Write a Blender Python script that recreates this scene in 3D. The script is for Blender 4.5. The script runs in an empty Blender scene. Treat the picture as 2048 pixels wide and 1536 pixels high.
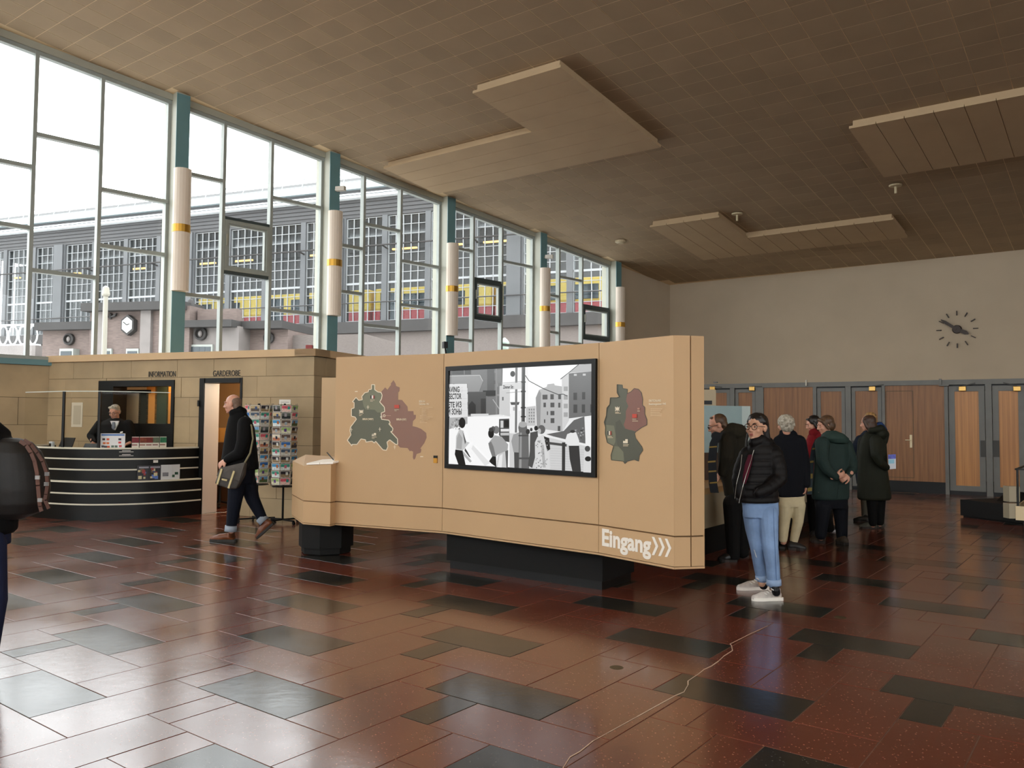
import bpy, math, random
from mathutils import Vector, Matrix, noise as mnoise
rnd = random.Random(7)
sc = bpy.context.scene
col = sc.collection
# ---------------------------------------------------------------- camera
F_PX, PITCH, ROLL, CAM_H = 1628.29, 0.045414, 0.00763, 1.55
cp, sp, cr, sr = math.cos(PITCH), math.sin(PITCH), math.cos(ROLL), math.sin(ROLL)
FW = Vector((0, cp, sp)); _r0 = Vector((1, 0, 0)); _u0 = Vector((0, -sp, cp))
RT = _r0*cr + _u0*sr; UP = _u0*cr - _r0*sr
CAM = Vector((0, 0, CAM_H))
cam = bpy.data.objects.new('camera', bpy.data.cameras.new('camera'))
col.objects.link(cam)
cam.data.sensor_width = 36.0
cam.data.lens = 36.0*F_PX/2048
cam.data.clip_start = 0.05; cam.data.clip_end = 500
m = Matrix((RT, UP, -FW)).transposed().to_4x4(); m.translation = CAM
cam.matrix_world = m
sc.camera = cam
# ---------------------------------------------------------------- exposure, sky, lights
sc.view_settings.view_transform = 'Standard'
sc.view_settings.look = 'None'
sc.view_settings.exposure = 0.0
sc.view_settings.gamma = 1.0
sc.view_settings.use_curve_mapping = False
SKY = 5.0
w_ = bpy.data.worlds.new('overcast_sky'); sc.world = w_
w_.use_nodes = True
nt = w_.node_tree; nt.nodes.clear()
_o = nt.nodes.new('ShaderNodeOutputWorld'); _b = nt.nodes.new('ShaderNodeBackground')
_t = nt.nodes.new('ShaderNodeTexCoord'); _n = nt.nodes.new('ShaderNodeTexNoise')
_rp = nt.nodes.new('ShaderNodeValToRGB')
_n.inputs['Scale'].default_value = 1.6; _n.inputs['Detail'].default_value = 4
_rp.color_ramp.elements[0].color = (0.93, 0.95, 0.97, 1); _rp.color_ramp.elements[0].position = 0.3
_rp.color_ramp.elements[1].color = (1.0, 1.0, 1.0, 1); _rp.color_ramp.elements[1].position = 0.7
nt.links.new(_t.outputs['Generated'], _n.inputs['Vector']); nt.links.new(_n.outputs['Fac'], _rp.inputs['Fac'])
nt.links.new(_rp.outputs['Color'], _b.inputs['Color']); _b.inputs['Strength'].default_value = SKY
nt.links.new(_b.outputs['Background'], _o.inputs['Surface'])
sc.cycles.max_bounces = 8; sc.cycles.diffuse_bounces = 5; sc.cycles.glossy_bounces = 3
sc.cycles.transparent_max_bounces = 12
sc.cycles.sample_clamp_indirect = 6.0
sc.cycles.use_denoising = True

def ray(px, py): return FW + RT*((px-1024)/F_PX) + UP*((768-py)/F_PX)
def onz(px, py, z=0.0):
    d = ray(px, py); return CAM + d*((z-CAM_H)/d.z)
def atd(px, py, D):          # point of the view ray at forward distance D (y = D)
    d = ray(px, py); return CAM + d*(D/d.y)
def onpl(px, py, P, n):
    d = ray(px, py); return CAM + d*((P-CAM).dot(n)/d.dot(n))
def project(P):
    v = P-CAM; d = v.dot(FW)
    return (1024+F_PX*v.dot(RT)/d, 768-F_PX*v.dot(UP)/d, d)
def dirx(vx):                # horizontal direction whose vanishing point lies at image column vx
    d = ray(vx, 842+(vx-1024)*0.00763); d.z = 0; return d.normalized()

def lamp(name, loc, energy, colr, size=0.2, typ='POINT'):
    l = bpy.data.lights.new(name, typ); l.energy = energy; l.color = colr
    if typ == 'POINT': l.shadow_soft_size = size
    o = bpy.data.objects.new(name, l); col.objects.link(o); o.location = loc
    return o
# ---------------------------------------------------------------- colours and materials
def lin(c):
    return tuple(((x/255)/12.92 if x/255 <= 0.04045 else (((x/255)+0.055)/1.055)**2.4) for x in c)
MATS = {}
def mat(name, c, rough=0.6, metal=0.0, var=0.0, vscale=6.0, bump=0.0, bscale=60.0, emit=0.0, spec=0.5, c2=None, srgb=True, island=0.0, stretch=None):
    """principled material; var/c2 = noise mottling, bump = fine relief, island = shade change from piece to piece"""
    if name in MATS: return MATS[name]
    M = bpy.data.materials.new(name); M.use_nodes = True; MATS[name] = M
    t = M.node_tree; b = t.nodes['Principled BSDF']
    a = lin(c) if srgb else c
    b.inputs['Base Color'].default_value = (*a, 1)
    b.inputs['Roughness'].default_value = rough; b.inputs['Metallic'].default_value = metal
    b.inputs['Specular IOR Level'].default_value = spec
    last = None
    tc = None
    def coord(sock):
        nonlocal tc
        if tc is None:
            tc = t.nodes.new('ShaderNodeNewGeometry')
        src = tc.outputs['Position']
        if stretch:
            mp = t.nodes.new('ShaderNodeMapping'); mp.inputs['Scale'].default_value = stretch
            t.links.new(src, mp.inputs['Vector']); src = mp.outputs['Vector']
        t.links.new(src, sock)
    if var or c2:
        n = t.nodes.new('ShaderNodeTexNoise'); n.inputs['Scale'].default_value = vscale; n.inputs['Detail'].default_value = 5
        coord(n.inputs['Vector'])
        r = t.nodes.new('ShaderNodeValToRGB')
        e0, e1 = r.color_ramp.elements
        e0.position, e1.position = 0.32, 0.68
        if c2: e0.color = (*a, 1); e1.color = (*(lin(c2) if srgb else c2), 1)
        else:
            e0.color = (*[x*(1-var) for x in a], 1); e1.color = (*[min(1, x*(1+var)) for x in a], 1)
        t.links.new(n.outputs['Fac'], r.inputs['Fac']); last = r.outputs['Color']
    if island:
        g = t.nodes.new('ShaderNodeNewGeometry'); mr = t.nodes.new('ShaderNodeMapRange')
        mr.inputs['To Min'].default_value = 1-island; mr.inputs['To Max'].default_value = 1+island
        t.links.new(g.outputs['Random Per Island'], mr.inputs['Value'])
        oi = t.nodes.new('ShaderNodeObjectInfo'); mr2 = t.nodes.new('ShaderNodeMapRange')
        mr2.inputs['To Min'].default_value = 1-island; mr2.inputs['To Max'].default_value = 1+island
        t.links.new(oi.outputs['Random'], mr2.inputs['Value'])
        mu = t.nodes.new('ShaderNodeMath'); mu.operation = 'MULTIPLY'
        t.links.new(mr.outputs[0], mu.inputs[0]); t.links.new(mr2.outputs[0], mu.inputs[1])
        hs = t.nodes.new('ShaderNodeHueSaturation')
        if last: t.links.new(last, hs.inputs['Color'])
        else: hs.inputs['Color'].default_value = (*a, 1)
        t.links.new(mu.outputs[0], hs.inputs['Value']); last = hs.outputs['Color']
    if last: t.links.new(last, b.inputs['Base Color'])
    if bump:
        n2 = t.nodes.new('ShaderNodeTexNoise'); n2.inputs['Scale'].default_value = bscale; n2.inputs['Detail'].default_value = 3
        coord(n2.inputs['Vector'])
        bp = t.nodes.new('ShaderNodeBump'); bp.inputs['Strength'].default_value = bump; bp.inputs['Distance'].default_value = 0.01
        t.links.new(n2.outputs['Fac'], bp.inputs['Height']); t.links.new(bp.outputs['Normal'], b.inputs['Normal'])
    if emit:
        b.inputs['Emission Color'].default_value = (*a, 1); b.inputs['Emission Strength'].default_value = emit
    return M
def glass(name, tint=(1, 1, 1), refl=0.9, rough=0.0):
    """thin pane: clear transmission plus a mirror reflection by the Fresnel law"""
    if name in MATS: return MATS[name]
    M = bpy.data.materials.new(name); M.use_nodes = True; MATS[name] = M
    t = M.node_tree; t.nodes.clear()
    o = t.nodes.new('ShaderNodeOutputMaterial'); tr = t.nodes.new('ShaderNodeBsdfTransparent'); gl = t.nodes.new('ShaderNodeBsdfGlossy')
    fr = t.nodes.new('ShaderNodeFresnel'); fr.inputs['IOR'].default_value = 1.45
    mu = t.nodes.new('ShaderNodeMath'); mu.operation = 'MULTIPLY'; mu.inputs[1].default_value = refl
    mx = t.nodes.new('ShaderNodeMixShader')
    tr.inputs['Color'].default_value = (*tint, 1); gl.inputs['Roughness'].default_value = rough
    ge = t.nodes.new('ShaderNodeNewGeometry'); fb = t.nodes.new('ShaderNodeMath'); fb.operation = 'SUBTRACT'; fb.inputs[0].default_value = 1.0
    t.links.new(ge.outputs['Backfacing'], fb.inputs[1]); m2 = t.nodes.new('ShaderNodeMath'); m2.operation = 'MULTIPLY'   # reflect at the entry face only
    t.links.new(fr.outputs[0], mu.inputs[0]); t.links.new(mu.outputs[0], m2.inputs[0]); t.links.new(fb.outputs[0], m2.inputs[1]); t.links.new(m2.outputs[0], mx.inputs[0])
    t.links.new(tr.outputs[0], mx.inputs[1]); t.links.new(gl.outputs[0], mx.inputs[2]); t.links.new(mx.outputs[0], o.inputs[0])
    return M
# ---------------------------------------------------------------- mesh building
class MB:
    def __init__(s): s.v = []; s.f = []; s.c = []
    def add(s, vs, fs, c=None):
        k = len(s.v); s.v += [Vector(p) for p in vs]; s.f += [[i+k for i in f] for f in fs]
        s.c += [c]*len(fs); return s
    def hexa(s, p, c=None):      # p: 4 bottom + 4 top points
        return s.add(p, [(3, 2, 1, 0), (4, 5, 6, 7), (0, 1, 5, 4), (1, 2, 6, 5), (2, 3, 7, 6), (3, 0, 4, 7)], c)
    def box(s, o, ex, ey, ez, c=None):   # corner o and three edge vectors
        o, ex, ey, ez = Vector(o), Vector(ex), Vector(ey), Vector(ez)
        if ex.cross(ey).dot(ez) < 0: o = o+ex; ex = -ex
        return s.hexa([o, o+ex, o+ex+ey, o+ey, o+ez, o+ex+ez, o+ex+ey+ez, o+ey+ez], c)
    def cbox(s, c0, sx, sy, sz, rz=0.0):
        a, b = math.cos(rz), math.sin(rz); c0 = Vector(c0)
        ex, ey, ez = Vector((a, b, 0))*sx, Vector((-b, a, 0))*sy, Vector((0, 0, sz))
        return s.box(c0-ex/2-ey/2-ez/2, ex, ey, ez)
    def prism(s, poly, ext, c=None):     # planar polygon pushed along ext
        ext = Vector(ext); n = len(poly); poly = [Vector(p) for p in poly]
        nn = Vector((0, 0, 0))
        for i in range(n): nn += poly[i].cross(poly[(i+1) % n])
        if nn.dot(ext) < 0: poly = poly[::-1]
        vs = poly+[p+ext for p in poly]
        fs = [tuple(range(n-1, -1, -1)), tuple(range(n, 2*n))]+[(i, (i+1) % n, n+(i+1) % n, n+i) for i in range(n)]
        return s.add(vs, fs, c)
    def bar(s, a, b, up, w, h):          # square bar from a to b; w sideways, h along up
        a, b, up = Vector(a), Vector(b), Vector(up); d = (b-a).normalized()
        sd = d.cross(up).normalized(); u = sd.cross(d).normalized()
        return s.box(a-sd*w/2-u*h/2, b-a, sd*w, u*h)
    def tube(s, pts, r, n=8, caps=True):
        pts = [Vector(p) for p in pts]; rs = r if isinstance(r, (list, tuple)) else [r]*len(pts)
        rings = []; prev = None
        for i, p in enumerate(pts):
            d = (pts[min(i+1, len(pts)-1)]-pts[max(i-1, 0)]).normalized()
            if prev is None:
                u = d.orthogonal().normalized()
            else:
                u = (prev-d*prev.dot(d)).normalized()
            prev = u; v = d.cross(u)
            rings.append([p+(u*math.cos(2*math.pi*k/n)+v*math.sin(2*math.pi*k/n))*rs[i] for k in range(n)])
        vs = [q for rg in rings for q in rg]; fs = []
        for i in range(len(pts)-1):
            for k in range(n):
                a, b = i*n+k, i*n+(k+1) % n
                fs.append((a, b, b+n, a+n))
        if caps: fs += [tuple(range(n-1, -1, -1)), tuple(range((len(pts)-1)*n, len(pts)*n))]
        return s.add(vs, fs)
    def lathe(s, prof, c, axis=(0, 0, 1), n=16, a0=0.0, a1=2*math.pi):
        c = Vector(c); ax = Vector(axis).normalized(); u = ax.orthogonal().normalized(); v = ax.cross(u)
        full = abs(a1-a0-2*math.pi) < 1e-6; k = n if full else n+1
        vs = []; fs = []
        for r, z in prof:
            for i in range(k):
                t = a0+(a1-a0)*i/n
                vs.append(c+ax*z+(u*math.cos(t)+v*math.sin(t))*max(r, 1e-4))
        for j in range(len(prof)-1):
            for i in range(n):
                a, b = j*k+i, j*k+(i+1) % k
                fs.append((a, b, b+k, a+k))
        fs += [tuple(range(k-1, -1, -1)), tuple(range((len(prof)-1)*k, len(prof)*k))]
        return s.add(vs, fs)
    def ball(s, c, r, n=12, m_=8, R=None):
        rx, ry, rz = r if isinstance(r, (list, tuple)) else (r, r, r); c = Vector(c); vs = []; fs = []
        for j in range(1, m_):
            t = math.pi*j/m_
            for i in range(n):
                q = Vector((rx*math.sin(t)*math.cos(2*math.pi*i/n), ry*math.sin(t)*math.sin(2*math.pi*i/n), rz*math.cos(t)))
                vs.append(c+(R @ q if R else q))
        q = Vector((0, 0, rz)); vs += [c+(R @ q if R else q), c-(R @ q if R else q)]
        T, B = len(vs)-2, len(vs)-1
        for i in range(n):
            fs.append((T, i, (i+1) % n)); fs.append((B, (m_-2)*n+(i+1) % n, (m_-2)*n+i))
            for j in range(m_-2):
                a, b = j*n+i, j*n+(i+1) % n; fs.append((a, a+n, b+n, b))
        return s.add(vs, fs)
    def mesh(s, name, mt, smooth=False):
        me = bpy.data.meshes.new(name); me.from_pydata([tuple(p) for p in s.v], [], s.f); me.update()
        for mm in (mt if isinstance(mt, (list, tuple)) else [mt]): me.materials.append(mm)
        if smooth:
            me.polygons.foreach_set('use_smooth', [True]*len(me.polygons))
        return me
    def build(s, name, mt, parent=None, smooth=False, **props):
        o = bpy.data.objects.new(name, s.mesh(name, mt, smooth)); return link(o, parent, **props)
def wmat(o):
    M = o.matrix_basis.copy()
    if o.parent: M = wmat(o.parent) @ o.matrix_parent_inverse @ M
    return M
def link(o, parent=None, **props):
    col.objects.link(o)
    if parent is not None:
        o.parent = parent; o.matrix_parent_inverse = wmat(parent).inverted()
    for k, v in props.items(): o[k] = v
    return o
def thing(name, loc, label=None, cat=None, group=None, kind=None):
    o = bpy.data.objects.new(name, None); o.empty_display_size = 0.1
    o.location = loc; col.objects.link(o)
    if label: o['label'] = label
    if cat: o['category'] = cat
    if group: o['group'] = group
    if kind: o['kind'] = kind
    return o
def dup(o, parent=None, loc=None):
    c = o.copy(); col.objects.link(c)
    if parent is not None: c.parent = parent
    if loc is not None: c.location = loc
    for ch in list(o.children): dup(ch, c)
    return c
def bevel(o, w=0.01, seg=2):
    b = o.modifiers.new('bevel', 'BEVEL'); b.width = w; b.segments = seg; b.limit_method = 'ANGLE'; return o
class Frame:
    """a vertical plane: ex runs along it, n points out of it into the room"""
    def __init__(s, O, ex, n): s.O = Vector(O); s.ex = Vector(ex).normalized(); s.n = Vector(n).normalized(); s.ez = Vector((0, 0, 1))
    def P(s, x, z, d=0.0): return s.O+s.ex*x+s.ez*z+s.n*d
    def at(s, px, py, d=0.0):
        q = onpl(px, py, s.O+s.n*d, s.n)-s.O; return q.dot(s.ex), q.z
    def x(s, px, py, d=0.0): return s.at(px, py, d)[0]
    def z(s, px, py, d=0.0): return s.at(px, py, d)[1]
    def box(s, mb, x0, x1, z0, z1, d0, d1, c=None):
        return mb.box(s.P(x0, z0, d0), s.ex*(x1-x0), s.ez*(z1-z0), s.n*(d1-d0), c)
    def poly(s, pts, d=0.0): return [s.P(*s.at(px, py, d), d) for px, py in pts]
def text(body, fr, x, z, d, size, mt, name, parent, sx=1.0, bold=0.0, thick=0.004, align='LEFT', label=None):
    """lettering as a solid mesh standing on a Frame"""
    cu = bpy.data.curves.new(name, 'FONT'); cu.body = body; cu.size = size; cu.extrude = thick/2; cu.offset = bold
    cu.align_x = align; cu.resolution_u = 3
    to = bpy.data.objects.new(name, cu); col.objects.link(to)
    dg = bpy.context.evaluated_depsgraph_get()
    me = bpy.data.meshes.new_from_object(to.evaluated_get(dg))
    bpy.data.objects.remove(to); bpy.data.curves.remove(cu)
    M = Matrix((fr.ex*sx, fr.ez, fr.ex.cross(fr.ez))).transposed().to_4x4(); M.translation = fr.P(x, z, d)
    me.transform(M); me.materials.clear(); me.materials.append(mt)
    o = bpy.data.objects.new(name, me); link(o, parent)
    if label: o['label'] = label
    return o
# ================================================================ frames of the room
K_WIN = 1.306
Qd = onz(1894, 988.7)
DOOR = Frame(Qd, -dirx(-1500), (0, 0, 0)); DOOR.n = DOOR.ex.cross(Vector((0, 0, 1)))
_c = onpl(1340, 840, Qd, DOOR.n)
CW = Vector((_c.x*K_WIN, _c.y*K_WIN, 0))
WDIR = dirx(2670)
WIN = Frame(CW, WDIR, WDIR.cross(Vector((0, 0, 1))))
_b = -dirx(-1030); CLK = Frame(CW, _b, _b.cross(Vector((0, 0, 1))))
pc = onpl(1342, 571, WIN.O, WIN.n); pl = onpl(340, 190, WIN.O, WIN.n); pr = onpl(2048, 499, CLK.O, CLK.n)
CN = (pl-pc).cross(pr-pc).normalized()
if CN.z < 0: CN = -CN
def ceil_z(x, y): return pc.z-((x-pc.x)*CN.x+(y-pc.y)*CN.y)/CN.z
TH = math.radians(37.1957)
EA = Vector((math.cos(TH), -math.sin(TH), 0)); EB = Vector((math.sin(TH), math.cos(TH), 0))
TA, TB = 0.518783*CAM_H, 0.243772*CAM_H          # black slab 0.80 x 0.38 m
UPZ = Vector((0, 0, 1))
# ---------------------------------------------------------------- materials of the shell
M_red = mat('red_terrazzo', (103, 50, 36), rough=0.22, var=0.10, vscale=2.5, island=0.05, spec=1.0)
M_blk = mat('black_terrazzo', (40, 38, 34), rough=0.2, var=0.12, vscale=2.5, island=0.06, spec=0.6)
for M, sp_c in ((M_red, (190, 140, 110)), (M_blk, (110, 105, 95))):      # stone chips and worn polish
    t = M.node_tree; b = t.nodes['Principled BSDF']; src = b.inputs['Base Color'].links[0].from_socket
    g = t.nodes.new('ShaderNodeNewGeometry'); vo = t.nodes.new('ShaderNodeTexVoronoi'); vo.inputs['Scale'].default_value = 85
    t.links.new(g.outputs['Position'], vo.inputs['Vector'])
    cv = t.nodes.new('ShaderNodeSeparateColor'); t.links.new(vo.outputs['Color'], cv.inputs[0])
    gt = t.nodes.new('ShaderNodeMath'); gt.operation = 'GREATER_THAN'; gt.inputs[1].default_value = 0.90
    t.links.new(cv.outputs[0], gt.inputs[0])
    lt = t.nodes.new('ShaderNodeMath'); lt.operation = 'LESS_THAN'; lt.inputs[1].default_value = 0.32
    t.links.new(vo.outputs['Distance'], lt.inputs[0])
    mu = t.nodes.new('ShaderNodeMath'); mu.operation = 'MULTIPLY'; t.links.new(gt.outputs[0], mu.inputs[0]); t.links.new(lt.outputs[0], mu.inputs[1])
    mu2 = t.nodes.new('ShaderNodeMath'); mu2.operation = 'MULTIPLY'; mu2.inputs[1].default_value = 0.55; t.links.new(mu.outputs[0], mu2.inputs[0])
    mx = t.nodes.new('ShaderNodeMix'); mx.data_type = 'RGBA'
    t.links.new(mu2.outputs[0], mx.inputs['Factor']); t.links.new(src, mx.inputs['A']); mx.inputs['B'].default_value = (*lin(sp_c), 1)
    t.links.new(mx.outputs['Result'], b.inputs['Base Color'])
    n = t.nodes.new('ShaderNodeTexNoise'); n.inputs['Scale'].default_value = 0.9; n.inputs['Detail'].default_value = 6
    t.links.new(g.outputs['Position'], n.inputs['Vector'])
    mr = t.nodes.new('ShaderNodeMapRange'); mr.inputs['From Min'].default_value = 0.3; mr.inputs['From Max'].default_value = 0.7
    mr.inputs['To Min'].default_value = 0.12; mr.inputs['To Max'].default_value = 0.27
    t.links.new(n.outputs['Fac'], mr.inputs['Value']); t.links.new(mr.outputs[0], b.inputs['Roughness'])
    b.inputs['Coat Weight'].default_value = 0.3 if M is M_red else 0.12; b.inputs['Coat Roughness'].default_value = 0.2      # floor wax
    n2 = t.nodes.new('ShaderNodeTexNoise'); n2.inputs['Scale'].default_value = 14; n2.inputs['Detail'].default_value = 6
    t.links.new(g.outputs['Position'], n2.inputs['Vector'])
    bp = t.nodes.new('ShaderNodeBump'); bp.inputs['Strength'].default_value = 0.06; bp.inputs['Distance'].default_value = 0.01
    t.links.new(n2.outputs['Fac'], bp.inputs['Height']); t.links.new(bp.outputs['Normal'], b.inputs['Normal'])
M_grout = mat('floor_grout', (112, 88, 72), rough=0.8, var=0.15, vscale=12)
M_ceil = mat('ceiling_board', (166, 143, 114), rough=0.85, var=0.05, vscale=1.2, island=0.06)
M_cgap = mat('ceiling_joint', (222, 196, 158), rough=0.9)
M_relief = mat('ceiling_relief', (186, 160, 126), rough=0.8, var=0.04, vscale=1.5)
M_white = mat('plaster_wall', (188, 171, 148), rough=0.9, var=0.04, vscale=1.0, bump=0.03, bscale=120)
M_stone = mat('sandstone', (168, 146, 113), rough=0.75, var=0.10, vscale=2.2, island=0.06, bump=0.06, bscale=50)
M_mortar = mat('stone_joint', (96, 80, 60), rough=0.9)
M_teal = mat('teal_paint', (98, 136, 141), rough=0.45, var=0.04, vscale=3)
M_grey_lit = mat('grey_and_lit_teal', (164, 164, 150), rough=0.5, var=0.03, vscale=3)  # plain grey parts, and teal column sides with the window light in the colour
M_frame = mat('window_frame_paint', (150, 156, 150), rough=0.45, var=0.05, vscale=5)
M_framed = mat('window_frame_dark', (62, 72, 72), rough=0.5, var=0.05, vscale=5)
M_sill = mat('sill_stone', (150, 160, 156), rough=0.5)
G_pane = glass('window_glass', (0.97, 0.985, 0.985))
# ================================================================ floor
def O_uv(u, v, z=0.0):       # slab coordinates (in slab lengths / half-row units) to world
    return FLO+EA*(u*TA)+EB*(v*TA)+UPZ*z
FLO = onz(780+300*400/2048, 1130+733*400/2048)     # left corner of one black slab
FLO = FLO+EA*0.012
A1x = -40.0
RO = WIN.P(A1x, 0); rl = 38.0
ROOM = [WIN.P(0.3, 0, -0.35), WIN.P(A1x-0.3, 0, -0.35), RO+EA*rl, CLK.P(26.3, 0, -0.3), CLK.P(-0.3, 0, -0.3)]   # plan of the hall
fm = MB(); fm.prism([p-UPZ*0.2 for p in ROOM], UPZ*(0.2-0.0025))
floor = fm.build('floor', M_grout, None, kind='structure')
B_ = TB/TA; G_ = 0.0075                            # slab height, joint width in slab units
KINDS = {'black': (0, 1, 0, 0.5), 'small': (0.235, 0.49, -0.5, 0), 'red1': (1, 1.53, 0, 1), 'red2': (0.53, 1, 0.5, 1.5),
         'red3': (-0.295, 0, 0, 0.5), 'red4': (0.49, 1.53, -0.5, 0)}
tiles = []
for i in range(-40, 41):
    for j in range(-40, 41):
        u0, v0 = i+1.295*j, -i+j
        c = O_uv(u0+0.5, v0+0.25)
        if c.y < 1.0 or c.y > 27 or abs(c.x) > 22: continue
        for kd, (a0, a1, b0, b1) in KINDS.items():
            cc = O_uv(u0+(a0+a1)/2, v0+(b0+b1)/2)
            if cc.y < 1.5: continue
            X, Y, D = project(cc)
            if not (-260 < X < 2300 and Y < 1800): continue
            if (cc-WIN.O).dot(WIN.n) < 0.4 or (cc-DOOR.O).dot(DOOR.n) < 0.05: continue
            tiles.append((D, kd, j, u0, v0))
tiles.sort(key=lambda t: t[0])
tmesh = {}
def tile_mb(kd, u0=0, v0=0, world=False):
    a0, a1, b0, b1 = KINDS[kd]; g = G_/2; mb = MB()
    p = [(a0+g, b0+g), (a1-g, b0+g), (a1-g, b1-g), (a0+g, b1-g)]
    W = lambda u, v, z: (O_uv(u0+u, v0+v, z) if world else EA*(u*TA)+EB*(v*TA)+UPZ*z)
    e = 0.0015
    q = [(a0+g+e, b0+g+e), (a1-g-e, b0+g+e), (a1-g-e, b1-g-e), (a0+g+e, b1-g-e)]
    vs = [W(*x, -0.01) for x in p]+[W(*x, -0.0012) for x in p]+[W(*x, 0.0) for x in q]
    fs = [(0, 1, 5, 4), (1, 2, 6, 5), (2, 3, 7, 6), (3, 0, 4, 7), (4, 5, 9, 8), (5, 6, 10, 9), (6, 7, 11, 10), (7, 4, 8, 11), (8, 9, 10, 11)]
    return mb.add(vs, fs)
far_red, far_blk = MB(), MB()
for n_, (D, kd, j, u0, v0) in enumerate(tiles):
    dark = kd == 'black' or (kd == 'small' and j % 2 == 0)
    key = (kd, dark)
    if n_ < 300:
        if key not in tmesh: tmesh[key] = tile_mb(kd).mesh('floor_tile', M_blk if dark else M_red)
        o = bpy.data.objects.new('floor_tile', tmesh[key]); o.location = O_uv(u0, v0, rnd.uniform(-0.0008, 0.0008)); link(o, floor)
    else:
        k = tile_mb(kd, u0, v0, True); (far_blk if dark else far_red).add(k.v, k.f)
far_red.build('far_red_tiles', M_red, floor, kind='stuff'); far_blk.build('far_black_tiles', M_blk, floor, kind='stuff')
# the long repaired crack
cm = MB(); ckp = [(1126, 1536), (1140, 1514), (1160, 1503), (1186, 1482), (1275, 1433), (1349, 1392), (1368, 1384), (1376, 1370), (1376, 1362), (1397, 1348), (1408, 1339), (1423, 1332), (1436, 1323), (1448, 1312), (1465, 1301), (1463, 1291), (1460, 1288), (1500, 1268), (1535, 1252)]
pts = [onz(x, y, 0.001) for x, y in ckp]
for a, b in zip(pts, pts[1:]):
    d = (b-a); sd = Vector((-d.y, d.x, 0)).normalized()*rnd.uniform(0.0016, 0.0036)
    cm.hexa([a-sd, b-sd, b+sd, a+sd, a-sd+UPZ*0.0012, b-sd+UPZ*0.0012, b+sd+UPZ*0.0012, a+sd+UPZ*0.0012])
cm.build('crack_repair', mat('crack_filler', (196, 172, 148), rough=0.8), floor, label='pale jagged crack filled with mortar across the tiles')
dm = MB()
for px, py, r in ((1233, 1335, 0.045), (1681, 1235, 0.05)):
    dm.lathe([(r, 0.0), (r*0.95, 0.0016), (r*0.4, 0.0016)], onz(px, py), n=18)
dm.build('floor_plug', mat('old_brass', (88, 76, 52), rough=0.5, metal=0.4), floor, label='dull round metal plug set in the tiles')
# ================================================================ ceiling
c1 = (EA-CN*EA.dot(CN)).normalized(); c2 = CN.cross(c1).normalized()
if c2.dot(EB) < 0: c2 = -c2
CT1, CT2 = 0.478, 0.468
COs = onpl(1300+905*400/2048, 410*400/2048, pc, CN)
def cp_(u, v, d=0.0): return COs+c1*(u*CT1)+c2*(v*CT2)-CN*d
ce = MB(); ce.prism([Vector((p.x, p.y, ceil_z(p.x, p.y)+0.0005)) for p in ROOM], UPZ*0.3)
ceiling = ce.build('ceiling', M_cgap, None, kind='structure')
def clip_room(p, mar=0.0): return (p-WIN.O).dot(WIN.n) > mar and (p-CLK.O).dot(CLK.n) > mar
cells = []
for i in range(-60, 60):
    for j in range(-60, 60):
        c = cp_(i+0.5, j+0.5)
        if c.y < 3 or not clip_room(c, 0.12): continue
        X, Y, D = project(c)
        if D < 1 or not (-150 < X < 2200 and -220 < Y < 600): continue
        cells.append((D, i, j))
cells.sort()
g = 0.014
def cell_pts(u0, u1, v0, v1, d0, d1, world=True):
    W = cp_ if world else (lambda u, v, d: c1*(u*CT1)+c2*(v*CT2)-CN*d)
    return [W(u0, v0, d1), W(u1, v0, d1), W(u1, v1, d1), W(u0, v1, d1), W(u0, v0, d0), W(u1, v0, d0), W(u1, v1, d0), W(u0, v1, d0)]
cmesh = MB().hexa(cell_pts(g, 1-g, g, 1-g, -0.006, 0.002, False)).mesh('ceiling_tile', M_ceil)
farc = MB()
for n_, (D, i, j) in enumerate(cells):
    if n_ < 300:
        o = bpy.data.objects.new('ceiling_tile', cmesh); o.location = cp_(i, j); link(o, ceiling)
    else: farc.hexa(cell_pts(i+g, i+1-g, j+g, j+1-g, -0.006, 0.002))
farc.build('far_ceiling_tiles', M_ceil, ceiling, kind='stuff')
# raised relief panels hung under the ceiling
DROP = 0.17
def cuv(px, py, d=DROP):
    q = onpl(px, py, COs-CN*d, CN)-COs; return q.dot(c1)/CT1, q.dot(c2)/CT2
def raised(rects, planks, along, lab):
    base = MB()
    for u0, u1, v0, v1 in rects:
        base.hexa(cell_pts(u0+.12, u1-.12, v0+.12, v1-.12, 0.0, DROP-0.02))
    ob = base.build('raised_panel', M_relief, ceiling, label=lab)
    for k_, (u0, u1, v0, v1) in enumerate(planks):
        q = 0.012
        a = (u0, u1, v0+q, v1-q) if along == 'u' else (u0+q, u1-q, v0, v1)
        MB().hexa(cell_pts(*a, DROP-0.05, DROP)).build('plank', M_relief, ob)
    return ob
a_tip = cuv(943, 186); a_top = cuv(1115, 137); a_rt = cuv(1322, 289); a_in = cuv(1063, 263); a_l = cuv(771, 339); a_b = cuv(883, 391)
uL, uI, uR = a_l[0], (a_tip[0]+a_in[0])/2, (a_top[0]+a_rt[0])/2
vT, vI, vB = (a_tip[1]+a_top[1])/2, (a_l[1]+a_in[1])/2, (a_rt[1]+a_b[1])/2
pk = []; nrow = round(vB-vT); hv = (vB-vT)/nrow
for r in range(nrow):
    v0, v1 = vT+r*hv, vT+(r+1)*hv
    if v1 <= vI+0.3*hv: pk.append((uI, uR, v0, v1))
    elif v0 >= vI-0.3*hv: pk.append((uL, uR, v0, v1))
    else: pk.append((uI, uR, v0, v1))
raised([(uI, uR, vT, vB), (uL, uI+.3, vI, vB)], pk, 'u', 'L-shaped raised panel nearest the windows, pale planks')
b_tip = cuv(1691, 259); b_r = cuv(2048, 190); b_bot = cuv(1773, 354.5); b_br = cuv(2048, 311)
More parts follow.
